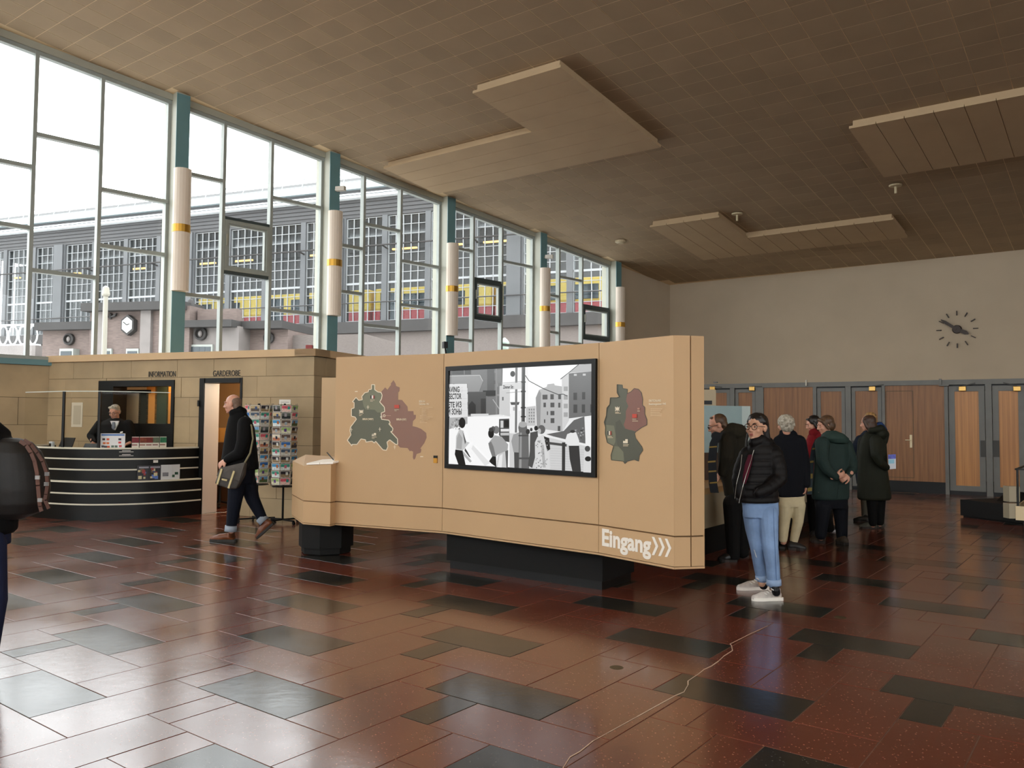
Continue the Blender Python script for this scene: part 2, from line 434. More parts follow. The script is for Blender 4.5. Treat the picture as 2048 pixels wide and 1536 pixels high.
u0 = (b_tip[0]+b_bot[0])/2; v0 = (b_tip[1]+b_r[1])/2; v1 = (b_bot[1]+b_br[1])/2; nk = 16; du = 1.0
raised([(u0, u0+nk*du, v0, v1)], [(u0+k*du, u0+(k+1)*du, v0, v1) for k in range(nk)], 'v', 'long raised panel of planks running out on the right')
t_tip = cuv(1299, 457); t_top = cuv(1436, 432); t_in = cuv(1492, 474); t_rt = cuv(1788, 441); t_r = cuv(1819, 479); t_b = cuv(1405, 517)
uL = (t_tip[0]+t_b[0])/2; uI = (t_top[0]+t_in[0])/2; uR = (t_rt[0]+t_r[0])/2
vT = (t_tip[1]+t_top[1])/2; vI = (t_in[1]+t_rt[1])/2; vB = (t_b[1]+t_r[1])/2
pk = []; n1 = max(1, round(uI-uL)); n2 = max(1, round(uR-uI))
for k in range(n1): pk.append((uL+(uI-uL)*k/n1, uL+(uI-uL)*(k+1)/n1, vT, vB))
for k in range(n2): pk.append((uI+(uR-uI)*k/n2, uI+(uR-uI)*(k+1)/n2, vI, vB))
raised([(uL, uI, vT, vB), (uI-.3, uR, vI, vB)], pk, 'v', 'farthest raised panel, short L shape near the clock wall')
# ================================================================ outer walls
def poly_wall(name, fr, x0, x1, z0, th=0.3, mt=M_white, dback=True):
    """wall on a frame from x0 to x1, foot z0, top following the sloping ceiling"""
    a, b = fr.P(x0, 0), fr.P(x1, 0); za, zb = ceil_z(a.x, a.y)+0.06, ceil_z(b.x, b.y)+0.06
    q = [fr.P(x0, z0), fr.P(x1, z0), fr.P(x1, zb), fr.P(x0, za)]
    return MB().prism(q, -fr.n*th).build(name, mt, None, kind='structure')
poly_wall('wall_back', CLK, -0.3, 26, -0.2)
lowc = WIN.at(1228, 700)[0]
w_l = poly_wall('wall_left', WIN, -3.15, 0.3, -0.2)
SILL_Z = (WIN.z(0, 713)+WIN.z(95, 722.5))/2
# parapet of stone courses under the glazing
pm = MB(); WIN.box(pm, A1x, -3.15, -0.2, SILL_Z-0.1, -0.38, -0.02)
parapet = pm.build('wall_parapet', M_mortar, None, kind='structure')
zc = [0.0, 0.42, 0.95, 1.42, 1.9, SILL_Z-0.1]
for r in range(5):
    x = -24.6+0.35*(r % 2)
    while x < -17.2:
        l = 0.9+0.25*((r*3+int(x*2)) % 2)
        mb = MB(); WIN.box(mb, x+0.004, x+l-0.004, zc[r]+0.004, zc[r+1]-0.004, -0.05, rnd.uniform(-0.003, 0.003)); mb.build('stone_block', M_stone, parapet); x += l
mb = MB(); WIN.box(mb, A1x, -3.15, SILL_Z-0.1, SILL_Z, -0.34, 0.06); mb.build('sill', M_teal, parapet)
# wall behind the photographer with its own tall glazing, and the right wall
REAR = Frame(RO, EA, (0, 0, 0)); REAR.n = -EA.cross(UPZ)
mb = MB(); REAR.box(mb, 0, rl, -0.2, 2.6, -0.3, 0); rear = mb.build('wall_rear', M_white, None, kind='structure')
RG = Frame(REAR.P(rl, 0), (CLK.P(26, 0)-REAR.P(rl, 0)).normalized(), (0, 0, 0)); RG.n = -RG.ex.cross(UPZ)
rlen = (CLK.P(26, 0)-REAR.P(rl, 0)).length
RGL = rlen*0.6
mb = MB(); RG.box(mb, -0.3, RGL, -0.2, 2.6, -0.3, 0); mb.build('wall_right', M_white, None, kind='structure')
poly_wall('wall_right_plain', RG, RGL, rlen+0.3, -0.2)
rw = thing('window_6', REAR.P(rl/2, 2.6), kind='structure')
def plain_glazing(FR, L, root):
    xx = 0.0
    while xx < L+0.1:
        p = FR.P(xx, 0); zt = ceil_z(p.x, p.y)
        mb = MB(); FR.box(mb, xx-0.13, xx+0.13, 2.6, zt, -0.25, 0.05); mb.build('column', M_teal, root)
        if xx+3.4 < L+0.1:
            p2 = FR.P(xx+3.4, 0); zt2 = min(zt, ceil_z(p2.x, p2.y))
            mb = MB(); FR.box(mb, xx+0.13, xx+3.27, 2.6, zt2+0.05, -0.105, -0.1); mb.build('pane', G_pane, root)
            mb = MB(); FR.box(mb, xx+0.13, xx+3.27, 4.4, 4.47, -0.14, -0.06); mb.build('transom', M_frame, root)
        xx += 3.4
plain_glazing(REAR, rl, rw)
plain_glazing(RG, RGL, thing('window_13', RG.P(RGL/2, 2.6), kind='structure'))
# ================================================================ the tall glazed front
COLX = [WIN.x(px, 760) for px in (340, 651, 887, 1073, 1222)]
PITCHX = (COLX[-1]-COLX[0])/4
COLX = [COLX[-1]-PITCHX*(4-k) for k in range(-7, 5)]     # index 7 is the first column in view
def wz(x): p = WIN.P(x, 0); return ceil_z(p.x, p.y)
CWD, CDP = 0.26, 0.30
cols = []
def make_col(k, x, lab, inview):
    zt = wz(x+CWD/2)+0.02
    t_ = thing('column', WIN.P(x, SILL_Z, 0.1), lab, 'column', 'window columns') if inview else thing('column_out_of_view', WIN.P(x, SILL_Z, 0.1), kind='structure')
    mb = MB(); q = [WIN.P(x-CWD/2, SILL_Z-0.05, -0.28), WIN.P(x+CWD/2, SILL_Z-0.05, -0.28), WIN.P(x+CWD/2, zt, -0.28), WIN.P(x-CWD/2, zt, -0.28)]
    mb.prism(q, WIN.n*(0.28+CDP)); mb.build('shaft', M_grey_lit, t_)  # teal column: brightness of its window-lit sides is put into this grey
    mb = MB(); WIN.box(mb, x-CWD/2-0.002, x+CWD/2+0.002, SILL_Z-0.05, zt-0.03, CDP-0.004, CDP+0.012); mb.build('front_tone', M_teal, t_)  # added sheet that keeps the room-side face in the column's teal
    return t_
CLAB = ['first teal window column from the left with the biggest wall lamp', 'second teal window column from the left above the stone corner', 'third teal window column from the left, above the beige kiosk',
        'fourth teal window column from the left', 'last teal window column beside the plain end wall']
for k, x in enumerate(COLX):
    if k >= 7: make_col(k, x, CLAB[k-7], True)
    else: make_col(k, x, '', False)
def avz(a, b): return (WIN.z(*a)+WIN.z(*b))/2
BAYS = [  # per bay in view: mullion columns (pixels at mid height), transoms and vents for its three lights
    dict(m=[(62, 430), (196, 430)], t=[[((0, 322), (65, 335)), ((0, 446), (60, 458))], [((75, 269), (198, 298)), ((61, 540), (189, 556))], [((200, 376), (314, 403)), ((196, 490), (310, 508))]], v=[]),
    dict(m=[(443, 470), (538.5, 480)], t=[[((360, 344), (447, 364)), ((344.6, 586), (438.5, 597))], [((447.6, 437), (538.8, 453)), ((444, 545), (538.8, 557))], [((547.8, 395), (628.7, 415.5)), ((539.7, 619.6), (624.5, 627.8))]], v=[(1, 0, 1)]),
    dict(m=[(724, 520), (798, 530)], t=[[((664.5, 486.5), (726, 499.7)), ((662, 580), (725, 589))], [((730.4, 448.5), (802, 463.8)), ((728, 649), (797.7, 658.7))], [((801.4, 521.7), (865.8, 533.5)), ((800.7, 609.6), (865, 617.7))]], v=[]),
    dict(m=[(943.5, 560), (1001, 560)], t=[[((897, 494), (943.5, 503)), ((890.5, 677), (940, 682))], [((945, 559), (1000, 564.5)), ((943.5, 636), (998, 643))], [((1003, 521.5), (1054.6, 534)), ((1003, 690), (1054, 694))]], v=[(1, 0, 1)]),
    dict(m=[(1115.5, 590), (1161.5, 600)], t=[[((1082, 588.5), (1115, 593)), ((1081, 662.7), (1115, 665.6))], [((1117, 554), (1162, 562)), ((1117, 684), (1162, 688))], [((1163, 611), (1206, 617)), ((1163, 677), (1205, 681))]], v=[(2, 0, 1)]),
]
FD0, FD1 = -0.06, 0.06
def glazed_bay(n, xa, xb, ms, trans, vents, dark):
    x0, x1 = xa+CWD/2, xb-CWD/2
    root = thing('window_%d' % n, WIN.P((x0+x1)/2, SILL_Z), kind='structure')
    fm_ = mat('window_frame_dark', (0, 0, 0)) if dark else M_frame
    def slopebar(xs, xe, drop, h, nm, mt, d0=FD0, d1=FD1):
        q = [WIN.P(xs, wz(xs)-drop-h, d0), WIN.P(xe, wz(xe)-drop-h, d0), WIN.P(xe, wz(xe)-drop, d0), WIN.P(xs, wz(xs)-drop, d0)]
        MB().prism(q, WIN.n*(d1-d0)).build(nm, mt, root)
    slopebar(x0, x1, -0.04, 0.17, 'head_beam', M_grey_lit, -0.15, 0.10)
    slopebar(x0, x1, 0.13, 0.07, 'head_rail', M_frame)
    mb = MB(); WIN.box(mb, x0, x1, SILL_Z, SILL_Z+0.06, FD0, FD1); mb.build('bottom_rail', M_frame, root)
    xs = [x0]+ms+[x1]
    for x in (x0+0.03, x1-0.03):
        mb = MB(); q = [WIN.P(x-0.03, SILL_Z, FD0), WIN.P(x+0.03, SILL_Z, FD0), WIN.P(x+0.03, wz(x)-0.15, FD0), WIN.P(x-0.03, wz(x)-0.15, FD0)]
        mb.prism(q, WIN.n*0.1); mb.build('jamb', M_frame, root)
    for x in ms:
        mb = MB(); q = [WIN.P(x-0.032, SILL_Z, FD0), WIN.P(x+0.032, SILL_Z, FD0), WIN.P(x+0.032, wz(x)-0.15, FD0), WIN.P(x-0.032, wz(x)-0.15, FD0)]
        mb.prism(q, WIN.n*0.14); mb.build('mullion', M_frame, root)
    for k in range(3):
        a = xs[k]+(0.06 if k == 0 else 0.032); b = xs[k+1]-(0.06 if k == 2 else 0.032)
        zs = sorted(trans[k])
        vz = [(sorted(trans[k])[0], sorted(trans[k])[1]) for (q, _, _) in vents if q == k]
        for z in zs:
            isv = bool(vz)
            mb = MB(); WIN.box(mb, a-0.03, b+0.03, z-0.035, z+0.035, FD0, FD1); mb.build('transom', M_framed if (isv or dark) else M_frame, root)
        lv = [SILL_Z+0.06]+zs
        for q in range(len(lv)):
            lo = lv[q]+(0.035 if q else 0)
            if q < len(lv)-1:
                hi = lv[q+1]-0.035; pts_ = [WIN.P(a-0.01, lo-0.01, -0.004), WIN.P(b+0.01, lo-0.01, -0.004), WIN.P(b+0.01, hi+0.01, -0.004), WIN.P(a-0.01, hi+0.01, -0.004)]
            else:
                pts_ = [WIN.P(a-0.01, lo-0.01, -0.004), WIN.P(b+0.01, lo-0.01, -0.004), WIN.P(b+0.01, wz(b)-0.19, -0.004), WIN.P(a-0.01, wz(a)-0.19, -0.004)]
                hi = None
            if vz and hi and abs(lo-0.035-vz[0][0]) < 1e-6:
                vf = MB(); w_ = 0.075
                for (p0, p1, r0, r1) in ((a, b, lo, lo+w_), (a, b, hi-w_, hi), (a, a+w_, lo+w_, hi-w_), (b-w_, b, lo+w_, hi-w_)): WIN.box(vf, p0, p1, r0, r1, -0.03, 0.10)
                v_ = vf.build('vent_sash', M_framed if n != 2 else M_frame, root)
                inn = MB(); w2 = 0.11
                for (p0, p1, r0, r1) in ((a+w_, b-w_, lo+w_, lo+w2), (a+w_, b-w_, hi-w2, hi-w_), (a+w_, a+w2, lo+w2, hi-w2), (b-w2, b-w_, lo+w2, hi-w2)): WIN.box(inn, p0, p1, r0, r1, -0.02, 0.07)
                inn.build('bead', M_frame, v_)
                hb = MB(); WIN.box(hb, a+0.02, a+0.05, (lo+hi)/2-0.02, (lo+hi)/2+0.22, 0.10, 0.14); hb.build('handle', M_grey_lit, v_)
            MB().prism(pts_, WIN.n*0.006).build('pane', G_pane, root)
    return root
gb = []
for k in range(11):
    n = k-5
    xa, xb = COLX[k], COLX[k+1]
    if k >= 6:
        B = BAYS[k-6]
        ms = [WIN.x(*q) for q in B['m']]; tr = [[avz(*q) for q in L] for L in B['t']]
        gb.append((ms, tr))
        glazed_bay(k-5, xa, xb, ms, tr, B['v'], False)
    else:       # bays left of the frame, only for their light
        ms = [xa+PITCHX/3, xa+2*PITCHX/3]
        rt = thing('window_%d' % (k+7), WIN.P(xa+PITCHX/2, SILL_Z), kind='structure')
        mb = MB(); q = [WIN.P(xa, SILL_Z, 0), WIN.P(xb, SILL_Z, 0), WIN.P(xb, wz(xb)+0.05, 0), WIN.P(xa, wz(xa)+0.05, 0)]
        mb.prism(q, WIN.n*0.006); mb.build('pane', G_pane, rt)
        mb = MB()
        for x in ms: WIN.box(mb, x-0.03, x+0.03, SILL_Z, wz(x), -0.06, 0.06)
        mb.build('mullion', M_frame, rt)
# ================================================================ outside: street, station hall, train, gatehouse
gm = MB(); gm.box(Vector((-140, -60, -0.5)), Vector((260, 0, 0)), Vector((0, 180, 0)), Vector((0, 0, 0.25)))
gm.build('ground_outside', mat('pale_street_bounce', (205, 205, 204), rough=0.8, var=0.1, vscale=0.5), None, kind='structure')  # street kept very pale so it bounces daylight up to the ceiling
M_hall = mat('station_grey_cladding', (66, 66, 67), rough=0.6, var=0.06, vscale=0.6)
M_pier = mat('station_pier', (80, 82, 84), rough=0.55, var=0.08, vscale=0.8)
M_munt = mat('station_muntin', (140, 143, 145), rough=0.5)
M_brick = mat('station_brick', (106, 98, 94), rough=0.85, var=0.14, vscale=9, stretch=(1, 1, 6))
M_corn = mat('dark_cornice', (52, 50, 49), rough=0.7, var=0.1, vscale=2)
M_snow = mat('pale_roof_edge', (226, 230, 232), rough=0.6)
M_gut = mat('zinc_gutter', (150, 160, 162), rough=0.4, metal=0.3)
G_hall = glass('station_glass', (0.90, 0.93, 0.94), 0.5)
So = atd(1200, 842, 42.0); So.z = 0
sx = -dirx(-3300); ST = Frame(So, sx, sx.cross(UPZ))
RX = 760
zS = {k: ST.z(RX, y) for k, y in dict(ridge=333, gut0=350, gut1=362, rec=378, snow1=391, fas0=396, win1=434, win0=641, ledge0=655).items()}
XL, XR = ST.x(-350, 700), ST.x(1330, 640)
hall = thing('station_hall', ST.P((XL+XR)/2, 0), 'long grey railway station hall with gridded glass walls and white roof edges', 'building')
def hbox(nm, z0, z1, d0, d1, mt, x0=None, x1=None):
    mb = MB(); ST.box(mb, XL if x0 is None else x0, XR if x1 is None else x1, z0, z1, d0, d1); return mb.build(nm, mt, hall)
hbox('brick_base', -0.4, zS['ledge0']-0.3, -0.6, 0, M_brick)
hbox('ledge', zS['ledge0']-0.3, zS['win0']-0.05, -0.5, 0.35, M_corn)
hbox('fascia', zS['win1']+0.05, zS['fas0'], -0.4, 0.1, M_hall)
for k in range(4):
    z = zS['win1']+0.25+k*(zS['fas0']-zS['win1']-0.2)/4
    hbox('fascia_board', z, z+0.16, 0.1, 0.16, M_hall)
hbox('eaves_edge', zS['fas0'], zS['fas0']+0.13, -0.2, 0.55, M_snow)
q = [ST.P(XL, zS['fas0']+0.2, 0.5), ST.P(XR, zS['fas0']+0.2, 0.5), ST.P(XR, zS['rec']-0.05, -1.2), ST.P(XL, zS['rec']-0.05, -1.2)]
MB().prism(q, Vector((0, 0, 0.08))).build('lower_roof', M_snow, hall)
hbox('clerestory_band', zS['rec']-0.1, zS['gut1'], -1.6, -1.2, M_hall)
hbox('upper_gutter', zS['gut1'], zS['gut0'], -1.5, -0.9, M_gut)
q = [ST.P(XL, zS['gut0'], -1.0), ST.P(XR, zS['gut0'], -1.0), ST.P(XR, zS['ridge']+0.2, -3.6), ST.P(XL, zS['ridge']+0.2, -3.6)]
MB().prism(q, Vector((0, 0, 0.1))).build('upper_roof', M_snow, hall)
rl_ = MB()
for k in range(3): rl_.tube([ST.P(XL, zS['gut0']+0.25+k*.28, -1.3-k*.1), ST.P(XR, zS['gut0']+0.25+k*.28, -1.3-k*.1)], 0.022, 5)
x = XL
while x < XR:
    rl_.tube([ST.P(x, zS['gut0'], -1.2), ST.P(x, zS['gut0']+0.95, -1.6)], 0.025, 5); x += 1.5
rl_.build('snow_guard', M_gut, hall)
cb = MB(); zc_ = ST.z(RX, 496)
cb.tube([ST.P(XL, zc_, 0.75), ST.P(XR, zc_, 0.75)], 0.045, 6)
x = XL
while x < XR: cb.tube([ST.P(x, zc_, 0.75), ST.P(x, zc_-0.1, 0)], 0.05, 5); x += 5.6
cb.tube([ST.P(XL, ST.z(RX, 606), 0.4), ST.P(XR, ST.z(RX, 606), 0.4)], 0.03, 6)
cb.build('service_rail', M_corn, hall)
# glass wall: one grid per window, a pane behind it, piers between
zw0, zw1 = zS['win0'], zS['win1']
WW = ST.x(771, 560)-ST.x(688, 560)                      # window module
GRP = 4
x = ST.x(688, 560)-WW*40; k = 0
while x < XR:
    if x+WW > XL:
        X, Y, D = project(ST.P(x+WW/2, (zw0+zw1)/2))
        pw = 0.17
        mb = MB(); ST.box(mb, x-pw, x+pw, zw0-0.05, zw1+0.05, -0.3, 0.18); mb.build('pier', M_pier, hall)
        if k % GRP == 0:
            mb = MB(); ST.box(mb, x-0.75, x+0.05, zw0-0.05, zw1+0.05, -0.35, 0.30); mb.build('wide_pier', M_pier, hall)
        xa, xb = x+pw, x+WW-pw
        gr = MB(); nc, nr = 5, 11
        for c in range(nc+1):
            xx = xa+(xb-xa)*c/nc; w = 0.02 if 0 < c < nc else 0.035
            jog = [rnd.uniform(-0.02, 0.02) for _ in range(6)]
            for s in range(5):
                za, zb_ = zw0+(zw1-zw0)*s/5, zw0+(zw1-zw0)*(s+1)/5
                gr.hexa([ST.P(xx-w+jog[s], za, -0.03), ST.P(xx+w+jog[s], za, -0.03), ST.P(xx+w+jog[s], za, 0.05), ST.P(xx-w+jog[s], za, 0.05),
                         ST.P(xx-w+jog[s+1], zb_, -0.03), ST.P(xx+w+jog[s+1], zb_, -0.03), ST.P(xx+w+jog[s+1], zb_, 0.05), ST.P(xx-w+jog[s+1], zb_, 0.05)])
        for r in range(nr+1):
            zz = zw0+(zw1-zw0)*r/nr; w = 0.017 if r not in (4,) else 0.06
            ST.box(gr, xa, xb, zz-w, zz+w, -0.03, 0.05)
        g_ = gr.build('window_grid', M_munt, hall)
        mb = MB(); ST.box(mb, xa, xb, zw0, zw1, -0.06, -0.05); mb.build('pane', G_hall, g_)
    x += WW; k += 1
# inside of the hall
M_dark = mat('hall_inside', (112, 112, 112), rough=0.8)
hbox('far_wall', -0.4, zw1+3, -16.5, -16, M_dark)
hbox('platform', -0.4, zw0-0.3, -16, -0.7, M_dark)
hbox('roof_deck', zS['ridge']+0.35, zS['ridge']+0.6, -7.5, -3.2, M_dark); hbox('roof_deck', zS['ridge']+0.35, zS['ridge']+0.6, -18, -11, M_dark)
M_hl = mat('hall_lamp_glow', (255, 190, 110), emit=3.0)
for zz, dd in ((ST.z(RX, 470), -4.0), (ST.z(RX, 531), -5.5)):
    x = XL+2
    while x < XR:
        if rnd.random() < 0.75:
            mb = MB(); ST.box(mb, x, x+1.7, zz, zz+0.09, dd, dd+0.15); mb.build('strip_lamp', M_hl, hall)
        x += 3.1
# the yellow and red train standing behind the glass
M_yel = mat('train_yellow', (226, 190, 84), rough=0.4); M_rt = mat('train_red', (178, 62, 66), rough=0.4); M_tw = mat('train_window', (52, 60, 64), rough=0.15)
TD = -2.2
def tz(y): return ST.z(RX, y, TD)
tx0, tx1 = ST.x(330, 620, TD), ST.x(1262, 620, TD)
nx = 4; L = (tx1-tx0)/nx
for c in range(nx):
    a, b = tx0+c*L+0.12, tx0+(c+1)*L-0.12
    car = thing('train_carriage', ST.P((a+b)/2, tz(652), TD-1), ['yellow and red train carriage farthest left, half hidden by the gatehouse', 'second yellow and red train carriage from the left', 'third yellow and red train carriage from the left, behind the glass grid', 'rightmost yellow and red train carriage behind the glass grid'][c], 'train', 'train carriages behind the glass')
    mb = MB(); ST.box(mb, a, b, tz(622), tz(577), TD-2.6, TD); bevel(mb.build('body', M_yel, car), 0.15, 2)
    mb = MB(); ST.box(mb, a, b, tz(650), tz(622), TD-2.6, TD+0.02); mb.build('lower_band', M_rt, car)
    x = a+0.5; j = 0
    while x < b-1.5:
        w = 1.75 if j % 3 else 1.0
        z0_, z1_ = (tz(617), tz(590)) if j % 3 else (tz(648), tz(586))
        if x+w < b-0.2:
            mb = MB(); ST.box(mb, x, x+w, z0_, z1_, TD-0.02, TD+0.035); o = mb.build('window' if j % 3 else 'door', M_tw, car); bevel(o, 0.12, 3)
        x += w+0.55; j += 1
# gatehouse of brick in front of the hall
GD = 31.0
Go = atd(300, 842, GD); Go.z = 0
gx = -dirx(-6500); GT = Frame(Go, gx, gx.cross(UPZ))
gate = thing('gatehouse', GT.P(0, 0), 'reddish brick gatehouse with dark cornices and a six-sided clock', 'building')
M_gbrick = mat('gatehouse_brick', (108, 95, 90), rough=0.85, var=0.16, vscale=5, stretch=(1, 1, 5))
M_gpale = mat('gatehouse_render', (122, 116, 113), rough=0.8, var=0.1, vscale=2)
def gbox(nm, p0, p1, d0, d1, mt, par=None):
    (x0, z1), (x1, z0) = GT.at(*p0), GT.at(*p1); mb = MB(); GT.box(mb, x0, x1, z0, z1, d0, d1); return mb.build(nm, mt, par or gate)
gbox('left_wing', (86, 656), (196, 1000), -3, 0.0, M_gbrick)
gbox('cornice', (82, 647), (198, 660), -0.6, 0.35, M_corn)
gbox('centre_block', (190, 618), (378, 1000), -3.5, 0.25, M_gbrick)
gbox('cornice', (186, 611), (382, 622), -0.8, 0.65, M_corn)
gbox('right_wing', (378, 654), (470, 1000), -3, 0.0, M_gpale)
gbox('cornice', (340, 644), (474, 655), -0.6, 0.4, M_corn)
gbox('end_wing', (440, 654), (548, 1000), -4.5, -0.8, M_gbrick)
gbox('cornice', (436, 641), (556, 654), -4.6, -0.3, M_corn)
gbox('brick_parapet', (392, 618), (470, 644), -0.5, -0.1, M_gbrick)
gbox('low_wall', (548, 664), (700, 1000), -5, -1.2, M_brick)
for a in (205, 300, 350): gbox('pilaster', (a-5, 622), (a+5, 1000), 0.25, 0.4, M_gpale)
for (x0, x1) in ((132, 156), (212, 232), (264, 286)):
    w = gbox('window', (x0, 699), (x1, 800), 0.0, 0.34, mat('white_window_frame', (150, 154, 148), rough=0.5)); gbox('pane', (x0+3, 704), (x1-3, 800), 0.34, 0.36, M_tw, w)
w = gbox('window', (378, 690), (425, 800), 0.0, 0.1, mat('white_window_frame', (0, 0, 0)))
for a in range(4): gbox('pane', (381+a*11, 694), (389+a*11, 800), 0.1, 0.12, M_tw, w)
for (px, py, r) in ((141, 679, 12), (404, 668, 13), (518, 672, 11)):
    c = GT.P(*GT.at(px, py), 0.02 if px < 500 else -0.78); rr = r/F_PX*GD
    mb = MB(); mb.lathe([(rr, 0), (rr, 0.12), (rr*0.72, 0.16), (rr*0.68, 0.05), (0.01, 0.05)], c, GT.n, 18); md = mb.build('medallion', M_corn, gate, smooth=False)
    MB().ball(c+GT.n*0.08, (rr*0.35, rr*0.3, rr*0.5), 10, 8).build('relief_head', M_gpale, md, smooth=True)
cx, cz = GT.at(272, 653); C_ = GT.P(cx, cz, 0.28); rr = 13/F_PX*GD
def hexp(r, d): return [C_+GT.n*d+GT.ex*(r*math.sin(math.pi*k/3))+UPZ*(r*1.28*math.cos(math.pi*k/3)) for k in range(6)]
ck = MB().prism(hexp(rr*1.25, 0.0), GT.n*0.22).build('clock_case', M_corn, gate)
MB().prism(hexp(rr*0.95, 0.22), GT.n*0.03).build('dial', mat('white_dial', (236, 238, 236), rough=0.5), ck)
hm = MB()
for ang, L_ in ((-0.9, 0.75), (1.25, 0.5)):
    e = GT.ex*math.sin(ang)+UPZ*math.cos(ang); hm.bar(C_+GT.n*0.265, C_+GT.n*0.265+e*rr*L_, GT.n, 0.03, 0.02)
hm.build('hands', M_corn, ck)
ex_, ez_ = GT.at(232, 634); C_ = GT.P(ex_, ez_, 0.3); em = MB(); k_ = GD/F_PX
for s in (-1, 1):
    em.prism([C_+GT.ex*(s*2*k_)-UPZ*3*k_, C_+GT.ex*(s*16*k_)+UPZ*5*k_, C_+GT.ex*(s*14*k_)-UPZ*1*k_, C_+GT.ex*(s*8*k_)-UPZ*3*k_], GT.n*0.1)
em.ball(C_, (0.07, 0.07, 0.13), 8, 6); em.build('eagle_relief', M_corn, gate)
sx_, sz_ = GT.at(378, 622); S_ = GT.P(sx_, sz_, -0.1)
st = MB(); st.lathe([(0.16, 0), (0.20, 0.2), (0.13, 0.35), (0.2, 0.6), (0.15, 0.75), (0.11, 0.9), (0.02, 1.0)], S_-UPZ*0.5, (0, 0, 1), 10)
st.build('finial', M_corn, gate, smooth=True)
# ornate bridge railing far left
br = thing('bridge_railing', GT.P(*GT.at(40, 670), -2), 'ornate white iron railing with oval hoops left of the gatehouse', 'railing')
p0, p1 = GT.at(-60, 672, -2), GT.at(79, 672, -2); rr = 21/F_PX*GD
bm_ = MB(); GT.box(bm_, p0[0], p1[0], p0[1]-rr-0.06, p0[1]-rr, -2.1, -1.9); GT.box(bm_, p0[0], p1[0], p0[1]+rr, p0[1]+rr+0.06, -2.1, -1.9); bm_.build('rail', M_snow, br)
bb = MB(); GT.box(bb, p0[0], p1[0], -0.4, p0[1]-rr-0.06, -2.6, -1.8); bb.build('base', M_gpale, br)
x = p0[0]+0.2
while x < p1[0]:
    pts = [GT.P(x+0.22*math.sin(2*math.pi*k/12), p0[1]+rr*math.cos(2*math.pi*k/12), -2) for k in range(13)]
    MB().tube(pts, 0.035, 5, False).build('hoop', M_snow, br); x += 0.5
# lamp post close to the glass
lp = atd(210, 640, 24.0)
lpost = thing('lamp_post', Vector((lp.x, lp.y, -0.25)), 'slim white lamp post standing in front of the brick gatehouse', 'lamp post')
zt = atd(213, 592, 24.0).z
MB().tube([Vector((lp.x, lp.y, -0.25)), Vector((lp.x, lp.y, zt))], [0.09, 0.07], 10).build('pole', mat('cream_post', (160, 156, 144), rough=0.5), lpost)
MB().lathe([(0.1, 0), (0.12, 0.05), (0.09, 0.25), (0.03, 0.3)], Vector((lp.x, lp.y, zt)), n=10).build('lantern', mat('cream_post', (0, 0, 0)), lpost)

# street lantern behind the fourth bay
lq = atd(1009, 700, 33.0); ln_ = thing('street_lantern', Vector((lq.x, lq.y, -0.25)), 'pale greenish street lantern head seen low in the fourth window bay', 'lantern')
MB().tube([Vector((lq.x, lq.y, -0.25)), lq], 0.06, 8).build('pole', M_gut, ln_)
MB().lathe([(0.08, 0), (0.17, 0.05), (0.19, 0.28), (0.21, 0.30), (0.12, 0.42), (0.03, 0.5)], lq, n=10).build('head', mat('lantern_pale', (150, 166, 156), rough=0.4), ln_)
# ================================================================ stone block with information window and cloakroom door
I1, I2 = onz(397, 1027), onz(585, 1038)
INF = Frame(I1, I2-I1, (0, 0, 0)); INF.n = INF.ex.cross(UPZ)
XR_ = 2.17; XL_ = -3.44; CAPZ0, CAPZ1 = 2.535, 2.65
wx0, wz0 = INF.at(195, 893); wx1, wz1 = INF.at(350, 760)
dx0, dx1 = 0.0, INF.x(481, 900); dz1 = INF.z(405, 759)
M_cap = mat('beige_cap', (206, 174, 134), rough=0.7, var=0.03, vscale=2)
M_black = mat('black_lacquer', (11, 11, 11), rough=0.4, spec=0.3)
M_blackm = mat('black_matt', (17, 16, 15), rough=0.7, spec=0.25)
info = thing('wall_info', INF.P(0, 0), kind='structure')
TW = 0.28
core = MB()
for a, b, c, d in ((XL_, wx0, 0, CAPZ0), (wx0, wx1, 0, wz0), (wx0, wx1, wz1, CAPZ0), (wx1, dx0, 0, CAPZ0), (dx0, dx1, dz1, CAPZ0), (dx1, XR_-0.01, 0, CAPZ0)):
    INF.box(core, a, b, c, d, -TW, -0.012)
SIDE = Frame(INF.P(XR_, 0), -INF.n, INF.ex)                     # return of the wall towards the window front
SIDE.box(core, 0.01, 4.9, 0, CAPZ0, -TW, -0.012)
core.build('core', M_mortar, info)
rows = [0.0, 0.30, 0.72, 1.14, 1.58, 1.90, 2.235, CAPZ0]
def stones(fr, xa, xb, seed, holes):
    r_ = random.Random(seed)
    for r in range(len(rows)-1):
        z0, z1 = rows[r], rows[r+1]; cuts = [xa]; x = xa+r_.uniform(0.25, 0.8)
        while x < xb-0.25: cuts.append(x); x += r_.uniform(0.62, 1.05)
        cuts.append(xb)
        for a, b in zip(cuts, cuts[1:]):
            segs = [(a, b, z0, z1)]
            for (ha, hb, hz0, hz1) in holes:
                out = []
                for (p, q, s, t) in segs:
                    if q <= ha or p >= hb or t <= hz0+0.01 or s >= hz1-0.01: out.append((p, q, s, t)); continue
                    if p < ha: out.append((p, ha, s, t))
                    if q > hb: out.append((hb, q, s, t))
                    if t > hz1: out.append((max(p, ha), min(q, hb), hz1, t))
                    if s < hz0: out.append((max(p, ha), min(q, hb), s, hz0))
                segs = out
            for (p, q, s, t) in segs:
                if q-p < 0.03 or t-s < 0.03: continue
                mb = MB(); fr.box(mb, p+0.003, q-0.003, s+0.003, t-0.003, -0.05, r_.uniform(-0.003, 0.002)); mb.build('stone_block', M_stone, info)
